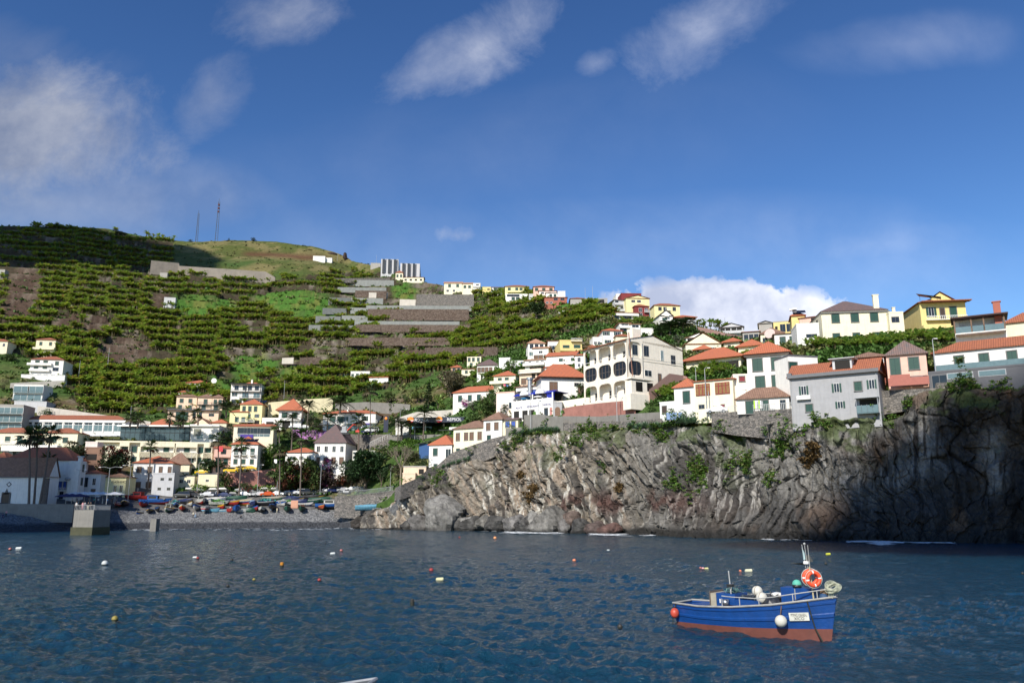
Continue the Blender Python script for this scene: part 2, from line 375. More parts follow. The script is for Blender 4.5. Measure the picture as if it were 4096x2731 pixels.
bare=ell([(8,290,17,22),(60,318,14,7),(91,322,17,9),(122,345,24,11),(104,352,14,8),(173,337,3.2,26),(150,300,10,6),(330,362,26,5),(420,352,34,5),(300,338,12,4)])
lawn=ell([(286,299,44,9),(200,301,38,7),(402,290,14,9),(318,312,18,6),(248,362,24,14),(222,385,16,10),(300,372,20,6),(535,318,20,8),(560,300,14,6)])
colg=mixc(colg,mixc(C(.065,.042,.03)+0*XG[...,None],C(.13,.10,.075),sstep(.0,.7,n2)),bare);colg=mixc(colg,mixc(C(.05,.12,.018)+0*XG[...,None],C(.11,.13,.03),sstep(-.1,.6,n2)),lawn)
hillg=((PYG<np.interp(PXG,TOPL[:,0],TOPL[:,1]))&(PXG>150)).astype(float)
dry=mixc(C(.075,.09,.022)+0*XG[...,None],C(.16,.14,.055),sstep(-.2,.6,n1+.5*n2))
dry=mixc(dry,C(.04,.085,.016),sstep(.1,.5,n3)*sstep(255,270,PYG))
scar=np.exp(-((PYG-(252+.05*(PXG-230)+2*n3))/2.6)**2)*sstep(225,240,PXG)*sstep(330,310,PXG)*.6
dry=mixc(dry,C(.10,.04,.025),np.clip(scar*1.3,0,1))
colg=mixc(colg,dry,hillg)
apron=((YG<np.interp(PXG,[0,100,200,300,350,372,385],[250,268,272,272,270,262,232])) &(PXG<385)).astype(float)
colg=mixc(colg,C(.12,.115,.11),apron)
me=npmesh('hillside',np.stack([XG,YG,ZG],-1).reshape(-1,3),gridfaces(NR,NC),attr_mat('hillside ground',.95,.55,.45,.5,.8,1.0),True,col=colg.reshape(-1,3))
tag(link('hillside',me),kind='structure')
# ------------------------------------------------------------------ cliff
cpxs=np.interp(np.linspace(0,1,1050),[0,.25,1],[372,520,1130]);ncl=len(cpxs)
bot=np.array([P(c,float(np.interp(c,WL[:,0],WL[:,1])),float(wldepth(c))) for c in cpxs]);bot[:,2]=0
top=np.array([P(c,float(ctrow(c)),float(ctdepth(c))) for c in cpxs])
tsm=top.copy()
rows=175;s=np.concatenate([np.linspace(-.10,1,rows-14),1+np.linspace(.004,.02,4),1.02+np.linspace(.05,.6,10)])[:,None]
arc=np.concatenate([[0],np.cumsum(np.hypot(*(np.diff(bot[:,:2],axis=0).T)))])[None]
dirx=np.gradient(bot[:,0]);diry=np.gradient(bot[:,1]);ln=np.hypot(dirx,diry);nx=diry/ln;ny=-dirx/ln
nx=np.convolve(np.pad(nx,60,mode='edge'),np.ones(121)/121,'valid');ny=np.convolve(np.pad(ny,60,mode='edge'),np.ones(121)/121,'valid')
sc=np.clip(s,0,1);z=np.clip(s,-.1,1)*top[:,2][None]
prf=np.interp(sc,[0,.1,.25,.55,.85,1],[-.12,.10,.2,.48,.72,1.0])
X=bot[:,0]+(top[:,0]-bot[:,0])*prf;Y=bot[:,1]+(top[:,1]-bot[:,1])*prf
A=arc+0*s;ZZ=z+0*A
left=sstep(150,60,A)            # folded, streaked lava on the left; blocky basalt on the right
warpx=A+2.2*fbm(A/14,ZZ/10,0,3,51);warpz=ZZ+2.5*fbm(A/12,ZZ/12,5.,3,52)
diag=.38*left*ZZ*(1+.6*fbm(A/30,A*0,3.,2,55))
f1,f2,cv_,gx,gy=worley((warpx+diag)/5.0,(warpz)/(7.5+1.5*left),61)
g1,g2,cw_,hx,hy=worley((warpx+.5*warpz)/1.7,warpz/1.9,71)
d=2.6*fbm(A/22,ZZ/16,0,3,81)+1.1*fbm(A/6,ZZ/7,0,4,83)+(cv_-.5)*1.5+gx*1.1*(cv_-.3)+gy*1.3*(.7-cv_)
d+=(cw_-.5)*.95+hx*.7
crack=np.exp(-((f2-f1)/.07)**2);crack2=np.exp(-((g2-g1)/.08)**2)
crm=sstep(-.25,.35,fbm(A/9,ZZ/9,0,3,87));d-=crack*.7*crm+crack2*.10*(1-crm)
fold=np.sin((warpx*1.0+diag+2.2*fbm(A/9,ZZ/13,0,3,91))*2.2)
ridg=np.abs(vn(warpx/1.5+.2*diag,ZZ/11,0,105));d+=.75*sstep(0,.5,ridg)-.4;d+=left*.24*fold+.42*fbm(A/2.0,ZZ/2.6,0,5,95,.6)
butt=np.abs(vn(A/13,ZZ/60,0,101));d-=(1-left)*np.exp(-(butt/.06)**2)*2.2       # tall vertical joints
d+=(1-left)*1.2*sstep(.35,.0,sc)*1.0
edge=sstep(1.0,.93,sc);d=d*(.25+.75*edge)*sstep(1.4,1.0,s)
# overhang in the upper right
d+=1.8*np.exp(-((A-196)/9)**2)*np.exp(-((sc-.80)/.10)**2)+2.0*np.exp(-((A-222)/8)**2)*np.exp(-((sc-.7)/.12)**2)
pw=np.exp(-((cpxs-843)/40)**4)[None]
d+=3.0*pw*sstep(.50,.86,sc)*sstep(1.25,1.04,s)
ZZ=ZZ+pw*sstep(.78,.97,sc)*sstep(1.2,1.04,s)*np.clip(-.5+1.6*fbm(A/4.5,A*0,7.,3,205),-.6,1.0)
X=X+nx*d;Y=Y+ny*d
back=np.clip(s-1,0,1)*22
X=X-nx*back;Y=Y-ny*back;ZZ=ZZ+.3*fbm(A/2,s*9,0,3,7)*sstep(.9,1,sc)-np.clip(s-1.1,0,1)*2
# rock colours
t1=fbm(A/1.1+.35*left*ZZ,ZZ/9+.2*A/1.1,0,5,111);t2=fbm(A/9,ZZ/8,0,4,121);t3=fbm(A/.5,ZZ/6,0,4,131)
tan=mixc(C(.21,.185,.15)+0*A[...,None],C(.27,.215,.165),sstep(.0,.7,t1));
tan=mixc(tan,C(.46,.44,.39),sstep(.2,.7,t3+.4*t2));tan=mixc(tan,C(.085,.078,.07),sstep(.05,.6,-t1+.3*t2))
grey=mixc(C(.155,.148,.135)+0*A[...,None],C(.065,.06,.055),sstep(-.3,.5,t2+.4*t1));grey=mixc(grey,C(.28,.265,.24),sstep(.3,.8,t3))
dark=mixc(C(.035,.033,.032)+0*A[...,None],C(.065,.05,.038),sstep(-.1,.6,t2+.3*t1))
dark=mixc(dark,C(.11,.07,.045),sstep(.45,.9,fbm(A/5,ZZ/14,0,4,141)))
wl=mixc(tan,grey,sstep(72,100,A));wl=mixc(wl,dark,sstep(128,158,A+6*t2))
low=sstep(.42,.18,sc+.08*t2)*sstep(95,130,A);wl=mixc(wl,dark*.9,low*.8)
wl=mixc(wl,C(.11,.055,.045),sstep(.2,.6,t2)*np.exp(-((sc-.28)/.10)**2)*sstep(120,90,A)*.8)
gr_=sstep(.35,.75,fbm(A/4,ZZ/3,0,4,151))*sstep(.45,.85,sc+.2*t2);wl=mixc(wl,C(.06,.085,.025),gr_*.75)
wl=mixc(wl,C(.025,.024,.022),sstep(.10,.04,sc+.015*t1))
def streak(a0,w_,s0,s1,amt):
    cx=a0+.9*fbm(ZZ/5,ZZ*0,float(a0),3,161);m=np.exp(-(((A-cx)/w_)**2))*sstep(s0-.06,s0+.05,sc)*sstep(s1+.04,s1-.04,sc)*sstep(-.5,.1,t3+.2);return np.clip(m*amt*1.4,0,1)
for a0,w_,s0,s1,am in ((199,1.1,.42,.92,1),(201.5,.8,.36,.85,.9),(205,.35,.5,.9,.8),(180,.3,.45,.74,.9),(175,1.3,.45,.72,.35),(186,.4,.58,.85,.5),(197,1.5,.24,.33,.8),(190,2.4,.29,.33,.8),(213,.25,.4,.6,.6),(150,2.5,.45,.85,.35),(160,1.4,.3,.7,.3),(232,.4,.5,.9,.4)):
    wl=mixc(wl,C(.42,.40,.36),streak(a0,w_,s0,s1,am))
ctop=sstep(.97,1.01,s+.02*t2)+0*A;wl=mixc(wl,C(.07,.09,.03),np.clip(ctop,0,1)*.8)
wl=mixc(wl,C(.02,.018,.016),np.clip(crack*.5*crm+crack2*.08,0,1))
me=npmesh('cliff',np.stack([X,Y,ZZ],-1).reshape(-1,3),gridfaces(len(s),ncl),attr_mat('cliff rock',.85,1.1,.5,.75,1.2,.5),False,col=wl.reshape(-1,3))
tag(link('cliff',me),kind='structure')
CLX,CLY,CLZ=X,Y,ZZ
def cliffpt(px,sv):
    j=int(np.clip(np.searchsorted(cpxs,px),0,ncl-1));i=int(np.argmin(np.abs(s[:,0]-sv)));return Vector((CLX[i,j],CLY[i,j],CLZ[i,j])),Vector((nx[j],ny[j],0))
def cliff_at(sx,sy):
    """cliff point that appears nearest to a photo pixel"""
    px,py=pxof(CLX,CLY,CLZ);k=int(np.argmin((px-sx/4)**2+(py-sy/4)**2+(s>1.01)*1e4));i,j=divmod(k,ncl);return Vector((CLX[i,j],CLY[i,j],CLZ[i,j])),Vector((nx[j],ny[j],0))
# ------------------------------------------------------------------ beach
bp=np.arange(-220,414,1.2);wrow=np.interp(bp,[-220,0,90,150,340,414],[531.5,531.3,529.5,528.6,527.2,529]);wY=-CAMZ/ray(bp,wrow)[1]
trow=baserow(bp);tY=np.array([float(Dmap(p,r)) for p,r in zip(bp,trow)])
tY=tY+1.0
sb=np.linspace(-.5,1,150)[:,None]
Xw=ray(bp,wrow)[0]*wY;Xt=ray(bp,trow)[0]*tY;zt=CAMZ+ray(bp,trow)[1]*tY
BX=Xw+(Xt-Xw)*sb;BY=wY+(tY-wY)*sb;BZ=zt*np.interp(sb,[-.5,0,.12,.5,1],[-.6,-.02,.22,.62,.99])
BZ=BZ+.14*fbm(BX/2.5,BY/1.5,0,4,171)+.10*fbm(BX/.5,BY/.5,0,2,172)
m,nt,N,L,b=newmat('beach pebbles');tc=N.new('ShaderNodeTexCoord')
v=N.new('ShaderNodeTexVoronoi');v.inputs['Scale'].default_value=2.6;L.new(tc.outputs['Object'],v.inputs['Vector'])
cr=N.new('ShaderNodeValToRGB');L.new(v.outputs['Color'],cr.inputs[0]);cr.color_ramp.elements[0].color=(.045,.047,.05,1);cr.color_ramp.elements[1].color=(.24,.24,.24,1)
a=N.new('ShaderNodeAttribute');a.attribute_name='Col';mx=N.new('ShaderNodeMix');mx.data_type='RGBA';mx.blend_type='MULTIPLY';mx.inputs['Factor'].default_value=1;L.new(cr.outputs[0],mx.inputs[6]);L.new(a.outputs['Color'],mx.inputs[7]);L.new(mx.outputs[2],b.inputs['Base Color'])
bpn=N.new('ShaderNodeBump');bpn.inputs['Strength'].default_value=.9;bpn.inputs['Distance'].default_value=.25;bpn.invert=True;L.new(v.outputs['Distance'],bpn.inputs['Height']);L.new(bpn.outputs[0],b.inputs['Normal']);b.inputs['Roughness'].default_value=.8
wet=sstep(.16,.30,sb+.03*fbm(BX/6,BY/6,0,3,5));cb=mixc(C(.22,.24,.28)+0*BX[...,None],C(1,1,1),wet)
tag(link('beach',npmesh('beach',np.stack([BX,BY,BZ],-1).reshape(-1,3),gridfaces(150,len(bp)),m,True,col=cb.reshape(-1,3))),kind='structure')
def beachz(px,sv):
    j=int(np.argmin(np.abs(bp-px)));i=int(np.argmin(np.abs(sb[:,0]-sv)));return Vector((BX[i,j],BY[i,j],BZ[i,j]))
# ------------------------------------------------------------------ sea
ny_=760;rr=np.geomspace(7,330,ny_);rr=np.concatenate([rr,[600,1500,6000]])
az=np.concatenate([[-3,-1.6],np.linspace(-.92,.92,900),[1.6,3]])
WX=az[None]*rr[:,None];WY=np.repeat(rr[:,None],len(az),1);WZ=0*WX
rg=np.random.default_rng(5)
for i in range(110):
    lam=float(np.exp(rg.uniform(math.log(.33),math.log(3.2)))) if i%14 else rg.uniform(4,8);th=rg.normal(R(62),R(38));kx=2*math.pi/lam
    ph=rg.uniform(0,6.28);am=.0095*min(lam,1.8)**.55*rg.uniform(.5,1.3)
    px_=np.cos(th)*WX+np.sin(th)*WY;fade=np.clip(1-WY/(lam*150),0,1)
    px_=px_+.25*lam*vn(WX/(lam*3),WY/(lam*3),0,i)
    sn=np.sin(kx*px_+ph);WZ+=am*fade*(sn-.25*np.cos(2*(kx*px_+ph)))
WZ*=.85+.5*fbm(WX/14,WY/14,0,2,401)
WZ=WZ*(WY<590)
m,nt,N,L,b=newmat('sea water');tc=N.new('ShaderNodeTexCoord')
b.inputs['Base Color'].default_value=(.005,.036,.064,1);b.inputs['Roughness'].default_value=.09;b.inputs['IOR'].default_value=1.40
mp=N.new('ShaderNodeMapping');mp.inputs['Scale'].default_value=(1,.8,1);mp.inputs['Rotation'].default_value=(0,0,R(-25));L.new(tc.outputs['Object'],mp.inputs[0])
n1_=N.new('ShaderNodeTexNoise');n1_.inputs['Scale'].default_value=2.3;n1_.inputs['Detail'].default_value=7;n1_.inputs['Roughness'].default_value=.62;n1_.inputs['Distortion'].default_value=.5;L.new(mp.outputs[0],n1_.inputs['Vector'])
bpn=N.new('ShaderNodeBump');bpn.inputs['Strength'].default_value=1.0;bpn.inputs['Distance'].default_value=.30;L.new(n1_.outputs['Fac'],bpn.inputs['Height']);L.new(bpn.outputs[0],b.inputs['Normal'])
tag(link('sea',npmesh('sea',np.stack([WX,WY,WZ],-1).reshape(-1,3),gridfaces(len(rr),len(az)),m,True)),kind='structure')
# ------------------------------------------------------------------ foliage
def leafmat(name,c,var=.35,trans=.25,rough=.6,col=False):
    m,nt,N,L,b=newmat(name);tc=N.new('ShaderNodeTexCoord');n=N.new('ShaderNodeTexNoise');n.inputs['Scale'].default_value=1.3;n.inputs['Detail'].default_value=4;L.new(tc.outputs['Object'],n.inputs['Vector'])
    r=N.new('ShaderNodeMapRange');r.inputs['From Min'].default_value=.3;r.inputs['From Max'].default_value=.7;r.inputs['To Min'].default_value=1-var;r.inputs['To Max'].default_value=1+var;L.new(n.outputs['Fac'],r.inputs['Value'])
    mx=N.new('ShaderNodeMix');mx.data_type='RGBA';mx.blend_type='MULTIPLY';mx.inputs['Factor'].default_value=1;L.new(r.outputs[0],mx.inputs[7])
    if col:
        a=N.new('ShaderNodeAttribute');a.attribute_name='Col';L.new(a.outputs['Color'],mx.inputs[6])
    else:
        oi=N.new('ShaderNodeObjectInfo');hs=N.new('ShaderNodeHueSaturation');hs.inputs['Color'].default_value=(*c,1)
        rr_=N.new('ShaderNodeMapRange');rr_.inputs['To Min'].default_value=.75;rr_.inputs['To Max'].default_value=1.25;L.new(oi.outputs['Random'],rr_.inputs['Value']);L.new(rr_.outputs[0],hs.inputs['Value']);L.new(hs.outputs[0],mx.inputs[6])
    L.new(mx.outputs[2],b.inputs['Base Color']);b.inputs['Roughness'].default_value=rough;b.inputs['Specular IOR Level'].default_value=.3
    t=N.new('ShaderNodeBsdfTranslucent');L.new(mx.outputs[2],t.inputs[0]);ms=N.new('ShaderNodeMixShader');ms.inputs[0].default_value=trans;L.new(b.outputs[0],ms.inputs[1]);L.new(t.outputs[0],ms.inputs[2]);L.new(ms.outputs[0],N['Material Output'].inputs[0]);return m
LM_BAN=leafmat('banana leaf',(.1,.17,.03),col=True,trans=.42)
LM_ALL=leafmat('leaf tufts',(.1,.17,.03),col=True,trans=.15)
BARK=M('bark',(.13,.10,.075),.9,.3,3,bump=.3)
def leafquads(P0,D,Lq,Wq,rg,droop=.0,nseg=1):
    """ribbon leaves: P0 (n,3) roots, D (n,3) directions; returns verts (n*2*(nseg+1),3), faces"""
    n=len(P0);D=D/np.linalg.norm(D,axis=1)[:,None];up=np.array([0,0,1.]);sd=np.cross(D,up);sd/=np.maximum(np.linalg.norm(sd,axis=1),1e-3)[:,None]
    V=[]
    for k in range(nseg+1):
        t=k/nseg;c=P0+D*(Lq*t)[:,None]+np.array([0,0,-1.])*(droop*Lq*t*t)[:,None];w=Wq*(1 if nseg==1 else (.5,1,.9,.25,.1)[min(k*4//nseg,4)])/2
        V+=[c-sd*w[:,None],c+sd*w[:,None]]
    V=np.stack(V,1);K=2*(nseg+1);Fc=[]
    for k in range(nseg):Fc.append(np.array([2*k,2*k+1,2*k+3,2*k+2])[None]+np.arange(n)[:,None]*K)
    return V.reshape(-1,3),np.concatenate(Fc)
def banana_tpl(seed):
    rg=np.random.default_rng(seed);V=[];Fc=[];Cc=[];o=0
    for st_ in range(rg.integers(1,3)):
        ox,oy=rg.uniform(-.7,.7,2)*(st_>0);h=rg.uniform(1.5,2.1)
        tv=[];
        for zz,rd in ((0,.17),(h,.11)):
            for j in range(4):tv.append((ox+rd*math.cos(j*1.57),oy+rd*math.sin(j*1.57),zz))
        V.append(np.array(tv));Fc.append(np.array([(j,(j+1)%4,4+(j+1)%4,4+j) for j in range(4)])+o);Cc.append(np.tile([.11,.10,.045],(8,1)));o+=8
        nl=rg.integers(8,11);a=np.arange(nl)*2.4+rg.uniform(0,6);el=rg.uniform(.5,1.25,nl)
        D=np.stack([np.cos(a)*np.cos(el),np.sin(a)*np.cos(el),np.sin(el)],1);Lq=rg.uniform(1.7,2.5,nl)
        v,f=leafquads(np.tile([ox,oy,h-.1],(nl,1)),D,Lq,np.full(nl,.62),rg,rg.uniform(.25,.6),3)
        V.append(v);Fc.append(f+o);c=np.array([.24,.35,.055])*rg.uniform(.75,1.25,(nl,1));yl=rg.random(nl)<.18;c[yl]=[.33,.28,.09]
        Cc.append(np.repeat(c,8,0));o+=len(v)
    return np.concatenate(V),np.concatenate(Fc),np.concatenate(Cc)
BT=[banana_tpl(i) for i in range(7)]
# places on the terraces: just behind each wall
spots=[]
rg=np.random.default_rng(3)
gap=fbm(XG/22,YG/22,0,3,501);fqz=fq
cellw=np.gradient(XG,axis=1)
NET=[(345,400,268,300),(380,470,295,325)]
def innet(px,py):return (360<px<472 and 274<py<330 and not (px<400 and py>312) and not(px<385 and py>305) and not (px<370 and py<286)) 
for j in range(2,NC-2):
    if PXC[j]<-40 or PXC[j]>705:continue
    zc=zone[:,j]>.5;qq=np.floor(q[:,j]);idx=np.where(np.diff(qq)>0)[0]+1
    for i in idx:
        if not zc[min(i+1,NR-1)]:continue
        dx=cellw[i,j];px=PXC[j]
        py=PYG[i,j]
        if innet(px,py):continue
        nrow=3 if i+5<NR and qq[min(i+5,NR-1)]==qq[i] else 1
        if PYG[i,j]>330:nrow+=1
        for rw in range(nrow):
            y=YR[i]+.9+2.2*rw+rg.uniform(-.4,.4)
            if bare[i,j]>.5 or lawn[i,j]>.5 or gap[i,j]<-.50+.05*rw or rg.random()<.06+.06*rw:continue
            cnt=max(1,int(round(dx/2.1+rg.uniform(-.5,.5))))
            for c in range(cnt):
                x=(AZ[j]+(rg.random()-.5)*(AZ[min(j+1,NC-1)]-AZ[j]))*y
                spots.append((x,y,groundz(x,y),rg.uniform(1.1,1.75)*(1.12 if py>300 else 1.0)))
# the lush upper right banana field and the closed green belt at the foot of the hill
for _ in range(2600):
    px=rg.uniform(60,640);py=rg.uniform(290,412)
    if py>np.interp(px,VL[:,0],VL[:,1])+2:continue
    lush=(px>470 and py<330+.0*px) or (py>np.interp(px,VL[:,0],VL[:,1])-30 and px<330) or (px<150 and py<330)
    if not lush or innet(px,py) or py<skrow(px)+9:continue
    y=Dmap(px,py);x=ray(px,py)[0]*y
    ii=min(np.searchsorted(YR,y),NR-1);jj=min(np.searchsorted(PXC,px),NC-1)
    if bare[ii,jj]>.4 or lawn[ii,jj]>.4:continue
    spots.append((x,y,groundz(x,y),rg.uniform(1.0,1.5)))
spots=np.array(spots);rg.shuffle(spots)
near=[]
def cluster(sx0,sx1,sy0,sy1,n,sc=1.0,slop=0):
    for _ in range(n):
        sx=rg.uniform(sx0,sx1);sy=rg.uniform(sy0,sy1)+slop*(sx-sx0);y=DS(sx,sy)-rg.uniform(0,1);p=S(sx,sy,y)
        near.append((p.x,p.y,max(groundz(p.x,p.y)-.1,p.z-1.5) ,rg.uniform(.8,1.2)*sc))
cluster(3400,3560,1385,1400,22,1.0);cluster(3560,3800,1365,1385,30,1.05);cluster(3215,3400,1392,1402,20,1.0)
cluster(2950,3060,1420,1440,16,.9);cluster(2800,2935,1475,1500,24,.9);cluster(2565,2720,1555,1600,34,.9);cluster(2720,2850,1470,1520,18,.9)
cluster(2785,2905,1285,1310,22,1.0);cluster(2480,2640,1285,1305,24,1.0);cluster(1880,2010,1500,1530,26,1.0);cluster(1760,1840,1500,1570,26,1.0)
cluster(2645,2700,1560,1600,10,.9)
order=np.argsort(spots[:,1]);nind=max(0,298-len(near))
indiv=[tuple(a) for a in spots[order[:nind]]]+near;rest=spots[order[nind:]]
bm_=[npmesh('banana plant',v,f,LM_BAN,False,col=c) for v,f,c in BT]
for i,(x,y,z,s_) in enumerate(indiv):
    o=link('banana_plant',bm_[i%7],None,(x,y,z),(0,0,rg.uniform(0,6.28)),s_)
    if i<nind:tag(o,'green banana plant low on the terraced banana slope above the white village','banana plant','banana plants low on the terraces')
    else:tag(o,'tall banana plant growing among the hillside houses above the cliff','banana plant','banana plants among the houses')
GT=[];
def scatter(tpls,pts,seed=0,colvar=.22,nonuni=False):
    rg=np.random.default_rng(seed);V=[];Fc=[];Cc=[];o=0;pts=np.asarray(pts);kk=rg.integers(0,len(tpls),len(pts))
    for t,(v,f,c) in enumerate(tpls):
        p=pts[kk==t];n=len(p)
        if not n:continue
        a=rg.uniform(0,6.28,n);ca,sa=np.cos(a)[:,None],np.sin(a)[:,None];sc_=p[:,3][:,None]
        vx=(v[None,:,0]*ca-v[None,:,1]*sa)*sc_+p[:,0][:,None];vy=(v[None,:,0]*sa+v[None,:,1]*ca)*sc_+p[:,1][:,None];vz=v[None,:,2]*sc_+p[:,2][:,None]
        V.append(np.stack([vx,vy,vz],-1).reshape(-1,3));Fc.append((f[None]+(np.arange(n)*len(v))[:,None,None]).reshape(-1,4)+o)
        tint=1+rg.uniform(-colvar,colvar,(n,1,1));yel=rg.uniform(0,1,(n,1,1))*np.array([.35,.1,-.1])[None,None];Cc.append((c[None]*tint*(1+yel) if p.shape[1]==4 else c[None]*0+p[:,None,4:7]*tint*(c[None]/c.mean())).reshape(-1,3));o+=n*len(v)
    return np.concatenate(V),np.concatenate(Fc),np.concatenate(Cc)
v,f,c=scatter(BT,rest,5);tag(link('banana_plantation',npmesh('banana plantation',v,f,LM_BAN,False,col=c)),'dense rows of green banana plants covering the hillside terraces','banana plants',kind='stuff')
print('bananas',len(rest))
# ---- leafy tufts for grass slopes, hedges and ivy
def tuft(seed,n=14,r=.5,l=.45,w=.3):
    rg=np.random.default_rng(seed);P0=rg.normal(0,1,(n,3))*np.array([r,r,r*.45])*.6;P0[:,2]=np.abs(P0[:,2]);D=rg.normal(0,1,(n,3));D[:,2]=np.abs(D[:,2])+.3
    v,f=leafquads(P0,D,np.full(n,l),np.full(n,w),rg);return v,f,np.repeat(rg.uniform(.6,1.4,(n,1)),4,0)*np.ones((1,3))*.1
TF=[tuft(i) for i in range(5)]
pts=[]
for _ in range(24000):
    j=rg.integers(4,NC-4)
    px=PXC[j]
    if px<-30 or px>1020:continue
    lo=np.searchsorted(YR,YB0[j]+8);hi=np.searchsorted(YR,YB1[j])
    i=rg.integers(lo,max(hi,lo+1))
    if apron[i,j]>.5:continue
    x=(AZ[j]+rg.uniform(-.5,.5)*.0025)*YR[i];y=YR[i]+rg.uniform(-.7,.7);v_=n1[i,j];hh=hillg[i,j]>.5
    c=1.5*(np.array([.05,.10,.02]) if v_<.1 else np.array([.13,.13,.05]) if rg.random()<.5 else np.array([.08,.11,.03]))
    if hh:
        if rg.random()<.72:continue
        c=np.array([.07,.09,.03]) if rg.random()<.6 else np.array([.16,.14,.06])
    if scar[i,j]>.3 and hh:continue
    pts.append((x,y,groundz(x,y)-.1,rg.uniform(.7,2.6)*(.8 if hh else 1),*c))
for _ in range(17000):
    j=rg.integers(4,NC-4);px=PXC[j]
    if px<-30 or px>690:continue
    i=rg.integers(np.searchsorted(YR,YB0[j]+40),max(np.searchsorted(YR,YB1[j]),np.searchsorted(YR,YB0[j]+40)+1))
    if zone[i,j]<.5 or bare[i,j]>.4 or innet(px,PYG[i,j]):continue
    x=(AZ[j]+rg.uniform(-.5,.5)*.0025)*YR[i];y=YR[i]+rg.uniform(-.7,.7);c=np.array([.11,.18,.03]) if n1[i,j]+rg.uniform(-.3,.3)<.25 else np.array([.20,.18,.08])
    pts.append((x,y,groundz(x,y)-.1,rg.uniform(1.0,2.6),*c))
v,f,c=scatter(TF,pts,8);tag(link('scrub',npmesh('scrub',v,f,LM_ALL,False,col=c)),'low green scrub and grass on the slopes between houses and terraces','scrub',kind='stuff')
# ---- trees
def crown(seed,w,h,n,c,shape='round',l=.42,fl=None,holes=.35):
    """leaf clumps in several lobes -> verts, faces, colours"""
    rg=np.random.default_rng(seed);nb=9 if shape!='flat' else 12;cs=[]
    for i in range(nb):
        a=rg.uniform(0,6.28);r=rg.uniform(.15,.75)*w/2
        zz=h*(rg.uniform(.2,.8) if shape=='round' else rg.uniform(.35,.65));cs.append((r*math.cos(a),r*math.sin(a),zz,rg.uniform(.26,.42)*w/2*(1.15 if i<2 else 1)))
    if shape=='round':cs.append((0,0,h*.55,.5*w/2))
    cs=np.array(cs);k=rg.integers(0,len(cs),n);d=rg.normal(0,1,(n,3));d/=np.linalg.norm(d,axis=1)[:,None];rad=rg.uniform(.55,1.08,n)**.6
    vs=(h/w*1.0 if shape=='round' else .35*h/(.35*w/2)*.5)
    P0=cs[k,:3]+d*(cs[k,3]*rad)[:,None]*np.array([1,1,max(.35,min(1.2,vs))])
    P0[:,2]=np.clip(P0[:,2],.02*h,h*1.05)
    keep=vn(P0[:,0]/(w*.13),P0[:,1]/(w*.13),P0[:,2]/(w*.13),seed)>-holes-.15;P0=P0[keep];d=d[keep];n=len(P0)
    D=d+rg.normal(0,.7,(n,3));v,f=leafquads(P0,D,rg.uniform(.6,1.3,n)*l,rg.uniform(.6,1.2,n)*l*.7,rg)
    cc=np.array(c)*1.5*rg.uniform(.6,1.45,(n,1))
    if fl is not None:
        pat=(vn(P0[:,0]/(w*.2),P0[:,1]/(w*.2),P0[:,2]/(w*.2),seed+3)+rg.uniform(-.3,.3,n))>fl[1];cc[pat]=np.array(fl[0])*rg.uniform(.6,1.3,(pat.sum(),1))
    return v,f,np.repeat(cc,4,0)
_cr={}
GR=(.055,.095,.025);DG=(.022,.045,.014);BR=(.10,.085,.05);LG=(.10,.17,.03)
def tree(sx,sy,wpx,hpx,label,c=GR,kind='tree',name='tree',group=None,trunkf=.3,shape='round',fl=None,Y=None,dens=1.0,cat='tree',dy=0):
    """tree whose foot stands at a photo pixel; width / height given in photo pixels"""
    Y=(Y or DS(sx,sy))+dy;p=S(sx,sy,Y);k=Y/(4*F)*1.05;w=wpx*k;h=hpx*k
    o=empty(name,(p.x,p.y,p.z),0,label,cat,group)
    th=h*trunkf
    n=int(dens*min(6000,max(500,w*h*22)));sd=int(sx*7+sy)%9973
    v,f,cc=crown(sd,w,h-th,n,c,shape,l=max(.28,min(.6,w*.06)),fl=fl)
    link('crown',npmesh('crown',v,f,LM_ALL,False,col=cc),o,(0,0,th))
    mb=MB();rgx=random.Random(sd);r0=max(.10,.035*w)
    mb.tube([(0,0,-.6),(0,0,th*.6),(rgx.uniform(-.2,.2),rgx.uniform(-.2,.2),th+.1*(h-th))],[r0*1.25,r0,r0*.75],6)
    for i in range(6):
        a=rgx.uniform(0,6.28);R1=w*rgx.uniform(.25,.4);mb.tube([(0,0,th*.8),(R1*.5*math.cos(a),R1*.5*math.sin(a),th+.3*(h-th)),(R1*math.cos(a),R1*math.sin(a),th+rgx.uniform(.45,.75)*(h-th))],[r0*.6,r0*.35,r0*.12],5)
    mb.build('trunk',BARK,o);return o
def bush(sx,sy,wpx,hpx,label,c=GR,fl=None,Y=None,group=None,name='bush',dens=1.0,cat='bush',dy=0):
    Y=(Y or DS(sx,sy))+dy;p=S(sx,sy,Y);k=Y/(4*F)*1.05;w=wpx*k;h=hpx*k;sd=int(sx*7+sy)%9973
    v,f,cc=crown(sd,w,h,int(dens*min(7000,max(350,w*h*26))),c,'round',l=max(.25,min(.6,w*.06)),fl=fl,holes=.6)
    return tag(link(name,npmesh('foliage',v,f,LM_ALL,False,col=cc),None,(p.x,p.y,p.z-.2)),label,cat,group)
